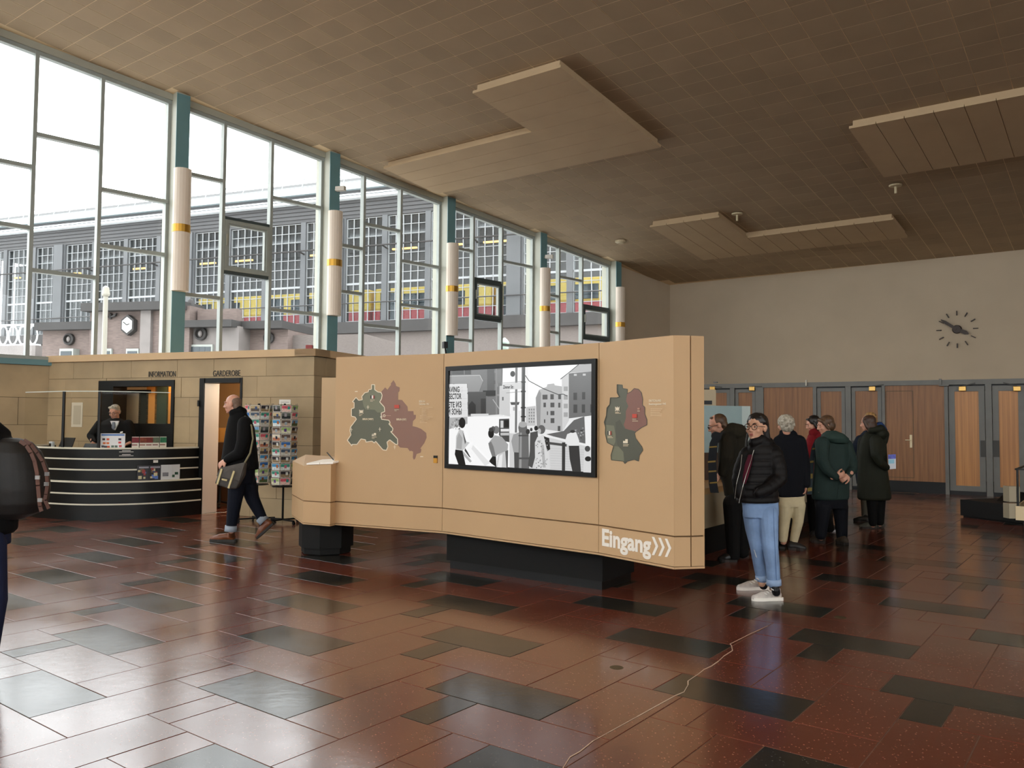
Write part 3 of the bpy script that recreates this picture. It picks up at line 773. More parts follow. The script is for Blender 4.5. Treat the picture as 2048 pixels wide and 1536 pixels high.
stones(INF, XL_+0.02, XR_, 3, [(wx0, wx1, wz0, wz1), (dx0, dx1, 0, dz1)])
stones(SIDE, 0.0, 2.6, 5, [])
mb = MB(); INF.box(mb, XL_, XR_+0.05, CAPZ0, CAPZ1, -0.36, 0.05); SIDE.box(mb, -0.05, 4.9, CAPZ0, CAPZ1, -0.33, 0.05); mb.build('cap_beam', M_cap, info)
# black lining of the window and the board under it
fr_ = MB(); fw = 0.11
INF.box(fr_, wx0, wx1, wz1-0.10, wz1, -TW, 0.02); INF.box(fr_, wx0, wx0+0.34, wz0, wz1-0.10, -TW, 0.02); INF.box(fr_, wx1-0.06, wx1, wz0, wz1-0.10, -TW, 0.02)
INF.box(fr_, wx0+0.34, wx1-0.06, wz0, INF.z(300, 847), -0.10, 0.02)
fr_.build('window_surround', M_black, info)
# black steel door lining, white door leaf standing open
df = MB(); INF.box(df, dx0-0.02, dx0+0.075, 0, dz1+0.02, -TW, 0.03); INF.box(df, dx1-0.03, dx1+0.01, 0, dz1+0.02, -TW, 0.012); INF.box(df, dx0+0.075, dx1-0.03, dz1-0.06, dz1+0.02, -TW, 0.02)
df.build('door_frame', M_black, info)
for z in (0.35, 1.75):
    mb = MB(); mb.lathe([(0.018, 0), (0.018, 0.1)], INF.P(dx0-0.02, z, 0.045), n=8); mb.build('hinge', M_black, info)
M_dwh = mat('door_white', (226, 214, 204), rough=0.5)
door = thing('door_5', INF.P(dx0+0.1, 0), kind='structure')
mb = MB(); INF.box(mb, dx0+0.074, dx0+0.082, 0.0, dz1-0.06, -TW-0.05, 0.012); mb.build('white_lining', M_dwh, door)
hx = dx0+0.06; ld = (INF.ex*math.cos(2.5)-INF.n*math.sin(2.5))
mb = MB(); mb.box(INF.P(hx, 0.012, -TW-0.03), ld*0.80, UPZ*(dz1-0.09), ld.cross(UPZ)*-0.045); mb.build('door_leaf', M_dwh, door)
# lettering
M_let = mat('lettering_black', (24, 22, 20), rough=0.5)
def word(s, p0, p1, hpx, z_, nm='lettering'):
    x0 = INF.x(*p0); x1 = INF.x(*p1); z0 = INF.z(*p0)
    o = text(s, INF, 0, 0, 0, 0.18, M_let, nm, None)
    w0 = max(v.co.dot(INF.ex) for v in o.data.vertices)-min(v.co.dot(INF.ex) for v in o.data.vertices)
    bpy.data.objects.remove(o)
    h = 0.098/0.727
    return text(s, INF, x0, z0, 0.004, h, M_let, nm, info, sx=(x1-x0)/(w0*h/0.18), bold=0.0, thick=0.008)
word('INFORMATION', (297, 754), (351, 754), 10, 0); word('GARDEROBE', (426, 752.5), (480, 752.5), 10, 0)
# room behind
M_room = mat('room_wall_warm', (206, 170, 120), rough=0.9)
rb = MB(); INF.box(rb, XL_+0.3, XR_-0.3, 0, 2.5, -3.0, -2.9); INF.box(rb, XL_+0.6, XR_-0.3, 2.5, 2.55, -3.0, -TW); rb.build('room_shell', M_room, info)
def slab(nm, pa, pb, d, mt, par, th=0.05, **k):
    (xa, za), (xb, zb) = INF.at(*pa, d), INF.at(*pb, d); mb = MB(); INF.box(mb, min(xa, xb), max(xa, xb), min(za, zb), max(za, zb), d-th, d); return mb.build(nm, mt, par, **k)
scr = thing('office_panels', INF.P(-1.4, 1.0, -0.6), kind='structure')
M_gold = mat('orange_curtain', (220, 150, 72), rough=0.8)  # plain orange stripes between the green ones
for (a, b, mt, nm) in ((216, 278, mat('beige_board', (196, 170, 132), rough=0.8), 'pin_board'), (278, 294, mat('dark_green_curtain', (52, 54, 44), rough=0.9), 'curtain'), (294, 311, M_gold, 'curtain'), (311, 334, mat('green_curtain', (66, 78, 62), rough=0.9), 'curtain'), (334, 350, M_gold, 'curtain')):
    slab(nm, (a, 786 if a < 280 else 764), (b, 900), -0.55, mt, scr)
slab('shelf_edge', (228, 780), (298, 786), -0.5, M_black, scr)
lamp('cloakroom_lamp', INF.P(0.9, 2.15, -1.5), 90, (1.0, 0.84, 0.62), 0.15)
lamp('office_lamp', INF.P(-1.0, 2.2, -0.42), 10, (1.0, 0.66, 0.34), 0.1)
shelf = thing('cloakroom_shelf', INF.P(0.9, 0, -1.9), 'brown cloakroom counter with amber boxes seen through the open doorway', 'counter')
slab('counter', (428, 885), (476, 1015), -1.7, mat('brown_counter', (92, 66, 44), rough=0.6), shelf, 0.5)
M_amber = mat('amber_locker', (236, 178, 92), rough=0.6)  # plain amber box colour
for k in range(3): slab('locker', (424+k*16, 856), (438+k*16, 884), -1.9, M_amber, shelf, 0.3)
mb = MB(); c_ = INF.P(INF.x(439, 1005, -0.9), 0, -0.9)
for q in range(5):
    a = 2*math.pi*q/5; mb.tube([c_+Vector((0, 0, 0.1)), c_+Vector((math.cos(a)*.24, math.sin(a)*.24, 0.06))], 0.02, 6); mb.ball(c_+Vector((math.cos(a)*.24, math.sin(a)*.24, 0.03)), 0.03, 8, 6)
mb.tube([c_+Vector((0, 0, 0.08)), c_+Vector((0, 0, 0.45))], 0.03, 8)
ch = thing('swivel_chair', c_, 'black swivel chair with castors just inside the cloakroom doorway', 'chair'); mb.build('base', M_black, ch)
mb = MB(); mb.lathe([(0.02, .45), (.23, .45), (.25, .49), (.22, .53), (.02, .54)], c_, n=18); mb.build('seat', M_blackm, ch)
# notice beside the window, framed switch
def on_wall(nm, p0, p1, d0, d1, mt, par, **k):
    (x0, z1), (x1, z0) = INF.at(*p0), INF.at(*p1); mb = MB(); INF.box(mb, x0, x1, z0, z1, d0, d1); return mb.build(nm, mt, par, **k)
nt_ = on_wall('notice', (145, 805), (165, 854), 0.003, 0.012, mat('paper_cream', (214, 204, 184), rough=0.8), None, label='tall cream notice pinned to the stone wall left of the window', category='notice')
on_wall('printed_field', (148.5, 811), (162, 849), 0.012, 0.0135, mat('paper_print', (190, 178, 156), rough=0.8), nt_)
rbx = MB(); c_ = INF.P(INF.x(619, 695, -0.1), CAPZ1, -0.1); rbx.cbox(c_+UPZ*0.035, 0.11, 0.08, 0.07); o = rbx.build('alarm_beacon', mat('signal_red', (150, 34, 30), rough=0.4), None, label='small red box standing on the beige cap of the stone wall', category='alarm'); bevel(o, 0.01)
# ================================================================ reception desk
ctl = [(0.09, 0.06), (0.06, 0.2), (-0.085, 0.64), (-0.37, 1.05), (-0.82, 1.36), (-1.345, 1.456), (-2.06, 1.40), (-2.7, 1.17), (-3.02, 0.75), (-3.12, 0.25)]
def crom(P, n=24):
    out = []
    for i in range(len(P)-1):
        p0, p1, p2, p3 = P[max(i-1, 0)], P[i], P[i+1], P[min(i+2, len(P)-1)]
        for k in range(n):
            t = k/n
            out.append(tuple(0.5*((2*p1[j])+(-p0[j]+p2[j])*t+(2*p0[j]-5*p1[j]+4*p2[j]-p3[j])*t*t+(-p0[j]+3*p1[j]-3*p2[j]+p3[j])*t**3) for j in (0, 1)))
    out.append(P[-1]); return out
dc = crom(ctl)
def inset(pts, w):
    out = []
    for i, p in enumerate(pts):
        a, b = pts[max(i-1, 0)], pts[min(i+1, len(pts)-1)]; dx, dy = b[0]-a[0], b[1]-a[1]; l = math.hypot(dx, dy)
        out.append((p[0]+dy/l*-w*-1*-1, p[1]+dx/l*w*1)) if False else out.append((p[0]-(-dy/l)*(-w), p[1]-(dx/l)*(-w)))
    return out
def ring(w0, w1, z0, z1):
    o, i_ = inset(dc, w0), inset(dc, w1); mb = MB(); n = len(o)
    vs = [INF.P(p[0], z0, p[1]) for p in o]+[INF.P(p[0], z1, p[1]) for p in o]+[INF.P(p[0], z1, p[1]) for p in i_]+[INF.P(p[0], z0, p[1]) for p in i_]
    fs = []
    for k in range(n-1):
        for q in range(4): fs.append((q*n+k, q*n+k+1, ((q+1) % 4)*n+k+1, ((q+1) % 4)*n+k))
    fs += [(0, n, 2*n, 3*n), (n-1, 4*n-1, 3*n-1, 2*n-1)]
    return mb.add(vs, fs)
# which side is inside? the inset must move towards the wall
if inset(dc, 0.1)[len(dc)//2][1] > dc[len(dc)//2][1]: _s = -1
else: _s = 1
desk = thing('reception_desk', INF.P(-1.4, 0, 0.9), 'curved black reception desk with thin white stripes under the information sign', 'desk')
zb = [0.0, 0.245, 0.41, 0.585, 0.765, 0.93, 1.09]
M_dw = mat('desk_white_strip', (214, 208, 190), rough=0.5)
for k in range(6):
    w = 0.0 if k < 3 else 0.085
    ring(_s*w, _s*(w+0.10 if k > 2 else 0.2), zb[k], zb[k+1]-0.022).build('front_band', M_black, desk)
    ww = w if k != 2 else 0.0
    ring(_s*(ww-0.006), _s*(ww+0.11), zb[k+1]-0.022, zb[k+1]).build('white_strip', M_dw, desk)
ring(_s*0.15, _s*0.55, 0.93, 0.965).build('inner_worktop', M_dw, desk)
def dpx(px, py, w=0.2):      # a spot on the inner worktop below an image column: nearest desk point
    best = min(dc, key=lambda p: abs(project(INF.P(p[0], 1.0, p[1]))[0]-px)+(0 if p[1] > 0.5 else 900))
    i = dc.index(best); q = inset(dc, _s*w)[i]; return q
def tangent(px):
    best = min(dc, key=lambda p: abs(project(INF.P(p[0], 1.0, p[1]))[0]-px)+(0 if p[1] > 0.5 else 900)); i = dc.index(best)
    a, b = dc[max(i-1, 0)], dc[min(i+1, len(dc)-1)]; t = (INF.ex*(a[0]-b[0])+INF.n*(a[1]-b[1])).normalized(); return t
def stand_frame(px, w=0.2, z=1.09):
    q = dpx(px, 0, w); t = tangent(px); t = RT.copy() if abs(t.dot(RT)) < 0.4 else t; t.z = 0; t.normalize()
    O = INF.P(q[0], 0, q[1]); return Frame(O, t, t.cross(UPZ))
# clear screen with black posts
G_clear = glass('clear_screen', (0.98, 0.98, 0.97), 0.25)
scn = thing('glass_screen', INF.P(-1.9, 1.09, 1.2), 'clear glass screen with black posts on the reception desk', 'screen')
def dpt(px, z, w=0.12):
    q = dpx(px, 0, w); return INF.P(q[0], z, q[1])
ztop = {}
def ztop_at(px, py): P = dpt(px, 1.0); return onpl(px, py, P, Vector((0, -1, 0))).z
for px in (112, 191):
    z1 = ztop_at(px, 783); P = dpt(px, 1.09); mb = MB(); mb.cbox(P+UPZ*(z1-1.09)/2, 0.035, 0.03, z1-1.09); mb.build('post', M_black, scn)
zz = ztop_at(150, 783)
for a, b in ((24, 112), (112, 191), (191, 262), (262, 343)):
    A, B = dpt(a, 1.085), dpt(b, 1.085); d = (B-A); nn = d.cross(UPZ).normalized()
    MB().box(A, d, UPZ*(zz-1.085), nn*0.008).build('pane', G_clear, scn)
    MB().box(A+UPZ*(zz-1.085), d, UPZ*0.012, nn*0.008).build('pane_edge', mat('glass_edge', (214, 220, 210), rough=0.3), scn)
# things on the desk
def flat(nm, fr, x0, x1, z0, z1, d0, d1, mt, parent=None, **k):
    mb = MB(); fr.box(mb, x0, x1, z0, z1, d0, d1); return mb.build(nm, mt, parent, **k)
fs_ = stand_frame(218, 0.18)
sg = flat('desk_sign', fs_, -0.175, 0.175, 1.09, 1.31, -0.02, -0.01, mat('sign_white', (232, 232, 236), rough=0.5), label='white sign with blue strip and small coloured symbols before the attendant', category='sign')
flat('blue_strip', fs_, -0.165, 0.165, 1.275, 1.30, -0.01, -0.0085, mat('print_blue', (74, 120, 190), rough=0.6), sg)
for (x, z, c_) in ((-0.13, 1.22, (60, 40, 40)), (-0.07, 1.22, (214, 90, 60)), (0.1, 1.22, (60, 40, 60)), (-0.12, 1.16, (220, 120, 70)), (-0.07, 1.16, (220, 120, 70)), (0.1, 1.17, (210, 70, 70)), (-0.14, 1.11, (70, 70, 80)), (-0.10, 1.105, (70, 70, 80)), (-0.06, 1.105, (200, 90, 60)), (0.0, 1.11, (90, 110, 100)), (0.05, 1.11, (90, 110, 100)), (0.11, 1.115, (200, 90, 90))):
    flat('symbol', fs_, x-0.02, x+0.02, z-0.016, z+0.016, -0.01, -0.0085, mat('symbol_%d_%d_%d' % c_, c_), sg)
bc = [(120, 30, 42), (132, 60, 40), (120, 40, 34), (96, 110, 92), (40, 120, 84)]
blab = ['dark red leaflet at the left end of the desk top row', 'brownish leaflet second in the row on the desk top', 'middle leaflet with red picture in the row on the desk top', 'pale grey green leaflet in the row on the desk top', 'green leaflet at the right end of the desk top row']
for k in range(5):
    f_ = stand_frame(272+k*15.5, 0.16); w = 0.05
    b = flat('leaflet', f_, -w, w, 1.09, 1.26, -0.012, -0.004, mat('leaflet_white', (220, 214, 204), rough=0.5), None, label=blab[k], category='leaflet', group='leaflets in a row on the reception desk')
    flat('picture', f_, -w, w, 1.165, 1.25, -0.004, -0.003, mat('leaf_%d' % k, bc[k], var=0.3, vscale=30), b)
    flat('text_strip', f_, -w, w*0.6, 1.125, 1.14, -0.004, -0.003, mat('leaf_%d' % (k % 3), (0, 0, 0)), b)
# brochures in the clear pocket on the ledge of the desk
blab = ['dark brochure with colourful cover, leftmost on the desk ledge', 'second dark brochure on the desk ledge with blue and cream pictures', 'pale brochure with grey picture on the desk ledge', 'white brochure with dark green squares, rightmost on the desk ledge']
for k, (a, b) in enumerate(((276, 299), (299, 323), (324, 346), (346, 369))):
    f_ = stand_frame((a+b)/2, 0.04, 0.585); hw = (b-a)/2*12.9/F_PX*1.02
    z1_ = 0.585+0.235
    o = flat('brochure', f_, -hw, hw, 0.587, z1_, -0.006, 0.0, mat('broch_dark', (30, 28, 34), rough=0.35) if k < 2 else mat('broch_pale', (206, 208, 210), rough=0.35), None, label=blab[k], category='brochure', group='brochures on the ledge of the reception desk')
    rr_ = random.Random(40+k)
    if k < 2:
        for q in range(9):
            x, z = rr_.uniform(-hw*.75, hw*.75), rr_.uniform(0.61, 0.76); c_ = rr_.choice([(150, 60, 60), (90, 120, 190), (200, 190, 150), (110, 90, 70), (60, 70, 130)]); s_ = rr_.uniform(0.012, 0.03)
            flat('cover_spot', f_, x-s_, x+s_, z-s_, z+s_, 0.0, 0.001+q*0.0003, mat('spot_%d_%d_%d' % c_, c_), o)
        flat('title_strip', f_, -hw*.7, hw*.8, 0.775, 0.80, 0.0, 0.001, mat('spot_150', (150, 150, 160)), o)
    elif k == 2:
        flat('cover_picture', f_, -hw*.7, hw*.4, 0.64, 0.70, 0.0, 0.001, mat('grey_pic', (120, 122, 128), var=0.4, vscale=25), o)
    else:
        flat('cover_square', f_, -hw*.6, hw*.1, 0.62, 0.66, 0.0, 0.001, mat('deep_green', (28, 70, 50)), o); flat('cover_square', f_, hw*.1, hw*.7, 0.66, 0.70, 0.0, 0.001, mat('deep_green', (0, 0, 0)), o)
# price label and text lines on the desk front
f_ = stand_frame(316, 0.085); flat('price_card', f_, -0.035, 0.035, 0.855, 0.895, 0.002, 0.005, mat('paper_white', (224, 220, 212)), None, label='tiny white card stuck on the black desk front', category='label')
f_ = stand_frame(252, 0.078); tl = thing('front_text', f_.P(0, 1.0, 0.0), 'small white printed lines on the black desk front below the sign', 'lettering')
for k, (w, z) in enumerate(((0.06, 1.045), (0.10, 1.025), (0.06, 0.985), (0.10, 0.965))): flat('text_line', f_, -w, w, z, z+0.008, 0.0, 0.002, mat('print_white', (214, 210, 204)), tl)
# till and tablets on the worktop behind the screen
def tablet(px, w, h, tilt, lab, nm='tablet', cat='tablet'):
    f_ = stand_frame(px, 0.40); t_ = thing(nm, f_.P(0, 0.966), lab, cat); u = UPZ*math.cos(tilt)-f_.n*math.sin(tilt)
    p = f_.P(-w/2, 0.975); mb = MB(); mb.box(p, f_.ex*w, u*h, -f_.n*0.015); bevel(mb.build('screen', M_black, t_), 0.006)
    mb = MB(); mb.box(f_.P(-w*.4, 0.966, -0.12), f_.ex*w*.8, f_.n*0.16, UPZ*0.012); mb.build('foot', M_blackm, t_)
    mb = MB(); mb.bar(f_.P(0, 0.97, -0.1), f_.P(0, 0.965, 0)+u*h*.6-f_.n*0.02, f_.ex, 0.05, 0.012); mb.build('arm', M_blackm, t_); return t_
tablet(132, 0.27, 0.19, 0.5, 'black tablet stand on the desk behind the middle screen post')
tablet(76, 0.34, 0.27, 0.35, 'black till monitor at the left end of the desk', 'till_monitor', 'monitor')
f_ = stand_frame(46, 0.40); cd = flat('card_terminal', f_, -0.05, 0.06, 0.966, 1.16, -0.05, 0.0, mat('terminal_grey', (196, 200, 204), rough=0.4), None, label='pale grey card terminal at the far left of the desk', category='terminal'); bevel(cd, 0.012)
flat('display', f_, -0.035, 0.045, 1.06, 1.13, 0.0, 0.002, M_black, cd)
# ================================================================ postcard racks
CARDC = [((70, 150, 200), (220, 230, 235)), ((120, 170, 210), (90, 110, 70)), ((214, 96, 110), (240, 200, 190)), ((160, 190, 120), (220, 220, 190)), ((54, 110, 180), (180, 200, 220)), ((190, 170, 130), (90, 80, 70)),
         ((36, 34, 40), (150, 130, 100)), ((96, 80, 70), (190, 170, 150)), ((90, 96, 90), (40, 44, 44)), ((230, 220, 200), (190, 120, 90)), ((70, 90, 110), (200, 200, 190)), ((60, 150, 130), (220, 235, 230))]
CNAME = ['blue sky', 'blue and green', 'pink', 'light green', 'deep blue', 'sandy', 'black', 'brown', 'dark grey', 'cream', 'slate blue', 'turquoise']
M_wire = mat('rack_wire', (60, 60, 58), rough=0.4, metal=0.6)
def card_mesh(ci):
    a, b = CARDC[ci]; mb = MB(); mb.box((-0.07, 0, 0), (0.14, 0, 0), (0, 0.0015, 0), (0, 0, 0.10))
    mb.box((-0.064, -0.0006, 0.006), (0.128, 0, 0), (0, 0.0006, 0), (0, 0, 0.044)); mb.box((-0.064, -0.0006, 0.05), (0.128, 0, 0), (0, 0.0006, 0), (0, 0, 0.044))
    rr_ = random.Random(ci); x = rr_.uniform(-0.04, 0.02); mb.box((x, -0.0012, 0.02+0.02*rr_.random()), (0.035, 0, 0), (0, 0.0006, 0), (0, 0, 0.045))
    me = mb.mesh('postcard', [mat('card_edge', (226, 222, 214), rough=0.4), mat('card_%d_a' % ci, a, rough=0.35, var=0.2, vscale=40), mat('card_%d_b' % ci, b, rough=0.35, var=0.25, vscale=50), mat('card_%d_c' % ci, tuple(255-x for x in a), rough=0.35)])
    for q, p in enumerate(me.polygons): p.material_index = (0, 2, 1, 3)[q//6]
    return me
CM = [card_mesh(i) for i in range(12)]
def rack(fp, nm_lab, ztop, zbot, rot, side, seed):
    t_ = thing('postcard_rack', fp, nm_lab, 'postcard rack', 'revolving postcard racks')
    mb = MB(); mb.tube([fp+UPZ*0.05, fp+UPZ*(ztop+0.02)], 0.016, 8); mb.build('pole', M_blackm, t_)
    for k in range(4):
        a = rot+0.5+k*math.pi/2; e = fp+Vector((math.cos(a)*0.27, math.sin(a)*0.27, 0.055)); f2 = MB(); f2.bar(fp+UPZ*0.06, e, UPZ, 0.03, 0.02)
        o = f2.build('foot', M_blackm, t_); w2 = MB(); w2.lathe([(0.026, -0.012), (0.026, 0.012)], e-UPZ*0.029, (math.cos(a+1.57), math.sin(a+1.57), 0), 10); w2.build('castor', M_black, o)
    mb = MB(); mb.lathe([(0.02, zbot-0.04), (0.17, zbot-0.04), (0.17, zbot-0.03), (0.02, zbot-0.025)], fp, n=8); mb.build('tray', M_blackm, t_)
    rows_ = 11; hz = (ztop-zbot)/rows_; rr_ = random.Random(seed); ap = 0.165
    wm = MB()
    for s in range(8):
        a = rot+s*math.pi/4+math.pi/8
        for da in (-0.36, 0.36): pass
        e = Vector((math.cos(a), math.sin(a), 0))*(ap/math.cos(math.pi/8)+0.008); wm.tube([fp+e+UPZ*(zbot-0.03), fp+e+UPZ*(ztop+0.02)], 0.003, 4)
    for r in range(rows_+1):
        z = zbot+r*hz-0.006; ring_ = [fp+Vector((math.cos(rot+(k+.5)*math.pi/4), math.sin(rot+(k+.5)*math.pi/4), 0))*(ap/math.cos(math.pi/8)+0.012)+UPZ*z for k in range(9)]; wm.tube(ring_, 0.0025, 4, False)
    wm.build('wire_cage', M_wire, t_)
    vis = sorted([s for s in range(8) if Vector((math.cos(rot+s*math.pi/4), math.sin(rot+s*math.pi/4), 0)).dot((CAM-fp).normalized()) >= 0.15], key=lambda s: project(fp+Vector((math.cos(rot+s*math.pi/4), math.sin(rot+s*math.pi/4), 0)))[0])
    for s in range(8):
        a = rot+s*math.pi/4; n = Vector((math.cos(a), math.sin(a), 0))
        if n.dot((CAM-fp).normalized()) < 0.15: continue
        tx = UPZ.cross(n)
        place = ('first', 'second', 'third', 'fourth', 'fifth')[vis.index(s)]
        for r in range(rows_):
            ci = rr_.randrange(12)
            o = bpy.data.objects.new('postcard', CM[ci]); col.objects.link(o)
            u = (UPZ+n*0.16).normalized(); mm = Matrix((tx, u.cross(tx), u)).transposed().to_4x4(); mm.translation = fp+n*(ap+0.012)+UPZ*(zbot+r*hz)
            o.matrix_world = mm; o['category'] = 'postcard'; o['group'] = 'postcards in the revolving racks'
            o['label'] = '%s postcard in the %s row from top, %s column, %s rack' % (CNAME[ci], ('first', 'second', 'third', 'fourth', 'fifth', 'sixth', 'seventh', 'eighth', 'ninth', 'tenth', 'eleventh')[rows_-r-1], place, side)
    return t_
R2 = onz(565, 1047); R1 = onz(513, 1044)
rack(R2, 'revolving postcard rack nearer the lectern, with a white header card', 1.765, 0.585, math.atan2(-R2.y, -R2.x)+0.12, 'right', 21)
rack(R1, 'revolving postcard rack behind the man with the shoulder bag', 1.765, 0.60, math.atan2(-R1.y, -R1.x)-0.3, 'left', 22)
f_ = Frame(R2, RT, -FW); f_.ex.z = 0; f_.n = f_.ex.cross(UPZ)
o = flat('header_card', f_, -0.085, 0.085, 1.775, 1.845, -0.004, 0.004, mat('paper_white', (0, 0, 0)), None, label='white header card standing on top of the right postcard rack', category='sign')
flat('printed_line', f_, -0.06, 0.06, 1.80, 1.808, 0.004, 0.005, mat('grey_print', (150, 146, 140)), o)
# ================================================================ beige exhibition wall with maps and screen
ZB, ZT, ZS = 0.38, 2.25, 0.64
M_bei = mat('kiosk_beige', (190, 155, 114), rough=0.62, var=0.025, vscale=1.4)
M_bei2 = mat('kiosk_groove', (120, 88, 56), rough=0.8)
FP = [onz(668, 1050, ZB), onz(884, 1066.5, ZB), onz(1197, 1110, ZB), onz(1348, 1139, ZB)]
E1, E2 = onz(1382, 1138.5, ZB), onz(1410, 1137, ZB)
for p in FP+[E1, E2]: p.z = 0
kio = thing('exhibition_wall', (FP[1]+FP[2])/2, 'big folded beige exhibition wall with two maps, screen and entrance arrow', 'exhibit')
PAN = []
for a, b in zip(FP, FP[1:]): PAN.append(Frame(a, b-a, (b-a).normalized().cross(UPZ)))
END = Frame(FP[3], E2-FP[3], (E2-FP[3]).normalized().cross(UPZ))
TH_ = 0.26
# back line of the wall
BK = [FP[0]-PAN[0].n*TH_, FP[1]-(PAN[0].n+PAN[1].n).normalized()*TH_, FP[2]-(PAN[1].n+PAN[2].n).normalized()*TH_, E2+(FP[2]-FP[3]).normalized()*0.02]
def skin(a, b, z0, z1, n, th, nm, gap=0.004, gl=None, gr=None):
    d = (b-a).normalized(); a2 = a+d*(gap if gl is None else gl); b2 = b-d*(gap if gr is None else gr)
    mb = MB(); mb.hexa([a2+UPZ*z0-n*th, b2+UPZ*z0-n*th, b2+UPZ*z0, a2+UPZ*z0, a2+UPZ*z1-n*th, b2+UPZ*z1-n*th, b2+UPZ*z1, a2+UPZ*z1]); return mb.build(nm, M_bei, kio)
panels = []
for i in range(3):
    panels.append(skin(FP[i], FP[i+1], ZS+0.006, ZT, PAN[i].n, 0.03, 'front_panel', gl=0.003 if i else 0.0, gr=0.003 if i < 2 else 0.0))
    skin(FP[i], FP[i+1], ZB+0.022, ZS-0.006, PAN[i].n, 0.03, 'lower_panel', gl=0.002, gr=0.002 if i < 2 else 0.0)
    skin(FP[i]-PAN[i].n*0.004, FP[i+1]-PAN[i].n*0.004, ZB, ZB+0.016, PAN[i].n, 0.03, 'bottom_edge', gl=0.0, gr=0.0)
for a, b in ((FP[3], E1), (E1, E2)):
    skin(a, b, ZS+0.006, ZT, END.n, 0.03, 'end_panel', gl=0.002 if a is FP[3] else 0.006); skin(a, b, ZB+0.022, ZS-0.006, END.n, 0.03, 'lower_end_panel', gl=0.002 if a is FP[3] else 0.006)
skin(FP[3]-END.n*0.004, E2-END.n*0.004, ZB, ZB+0.016, END.n, 0.03, 'bottom_edge', gl=0, gr=0)
cor = MB()
inn = [FP[0]-PAN[0].n*0.03+PAN[0].ex*0.01, FP[1]-PAN[0].n*0.03, FP[2]-PAN[2].n*0.03, FP[3]-PAN[2].n*0.03-PAN[2].ex*0.02, E2-END.n*0.03-END.ex*0.01]
cor.prism([p+UPZ*(ZB+0.005) for p in inn+[BK[3], BK[2], BK[1], BK[0]]], UPZ*(ZT-ZB-0.012)); cor.build('core', M_bei2, kio)
for a, b in ((BK[0], BK[1]), (BK[1], BK[2]), (BK[2], BK[3])):
    nb_ = -(b-a).normalized().cross(UPZ); mb = MB(); mb.box(a+UPZ*ZB, b-a, UPZ*(ZT-ZB), nb_*0.02); mb.build('back_panel', M_bei, kio)
mb = MB(); mb.box(FP[0]+UPZ*ZB, BK[0]-FP[0], UPZ*(ZT-ZB), -PAN[0].ex*0.01); mb.build('side_edge', M_bei, kio)
# plinth
pa, pb = onz(893, 1136), onz(1205, 1182); pd = (pb-pa).normalized(); pn = -pd.cross(UPZ)
mb = MB(); mb.box(pa+UPZ*0.085, pb-pa, pn*0.62, UPZ*(ZB-0.085)); mb.build('plinth', M_blackm, kio)
mb = MB(); mb.box(pa+pd*0.03+pn*0.025, (pb-pa)-pd*0.05, pn*0.57, UPZ*0.085); mb.build('plinth_foot', M_black, kio)
# ---- flat print helper: many coloured polygons in one mesh
def print_mat(name, emit=0.0):
    if name in MATS: return MATS[name]
    M = bpy.data.materials.new(name); M.use_nodes = True; MATS[name] = M; t = M.node_tree; b = t.nodes['Principled BSDF']
    a = t.nodes.new('ShaderNodeVertexColor'); a.layer_name = 'print'
    b.inputs['Roughness'].default_value = 0.45
    if emit:
        b.inputs['Base Color'].default_value = (0.01, 0.01, 0.01, 1); b.inputs['Roughness'].default_value = 0.15
        t.links.new(a.outputs['Color'], b.inputs['Emission Color']); b.inputs['Emission Strength'].default_value = emit
    else: t.links.new(a.outputs['Color'], b.inputs['Base Color'])
    return M
class Print:
    def __init__(s, fr, ox, oy, sc_, d0): s.fr, s.ox, s.oy, s.s, s.d = fr, ox, oy, sc_, d0; s.v = []; s.f = []; s.c = []
    def px(s, p): return (s.ox+p[0]*s.s, s.oy+p[1]*s.s)
    def poly(s, pts, c):
        k = len(s.v)
        for p in pts:
            x, z = s.fr.at(*s.px(p), s.d); s.v.append(s.fr.P(x, z, s.d))
        s.f.append(list(range(k, k+len(pts)))); s.c.append(lin(c if isinstance(c, tuple) else (c, c, c))); s.d += 0.0001
    def rect(s, a, b, x, y, c): s.poly([(a, b), (x, b), (x, y), (a, y)], c)
    def ell(s, x, y, rx, ry, c, n=14): s.poly([(x+rx*math.cos(2*math.pi*k/n), y+ry*math.sin(2*math.pi*k/n)) for k in range(n)], c)
    def line(s, pts, w, c):
        for (x0, y0), (x1, y1) in zip(pts, pts[1:]):
            l = math.hypot(x1-x0, y1-y0) or 1; nx, ny = -(y1-y0)/l*w/2, (x1-x0)/l*w/2
            s.poly([(x0+nx, y0+ny), (x1+nx, y1+ny), (x1-nx, y1-ny), (x0-nx, y0-ny)], c)
    def build(s, name, parent, mt, **k):
        me = bpy.data.meshes.new(name); me.from_pydata([tuple(p) for p in s.v], [], s.f); me.materials.append(mt)
        at = me.color_attributes.new('print', 'FLOAT_COLOR', 'CORNER')
        for p in me.polygons:
            if p.normal.dot(s.fr.n) < 0: p.flip()
        for p, c in zip(me.polygons, s.c):
            for li in p.loop_indices: at.data[li].color = (*c, 1)
        o = bpy.data.objects.new(name, me); link(o, parent); 
        for a, b in k.items(): o[a] = b
        return o
M_print = print_mat('flat_print')
Gd, Gl, Pu, Wh, Rd = (92, 92, 74), (116, 116, 92), (136, 98, 82), (226, 212, 186), (190, 64, 44)
p = Print(PAN[0], 640, 680, 280/1536, 0.0012)
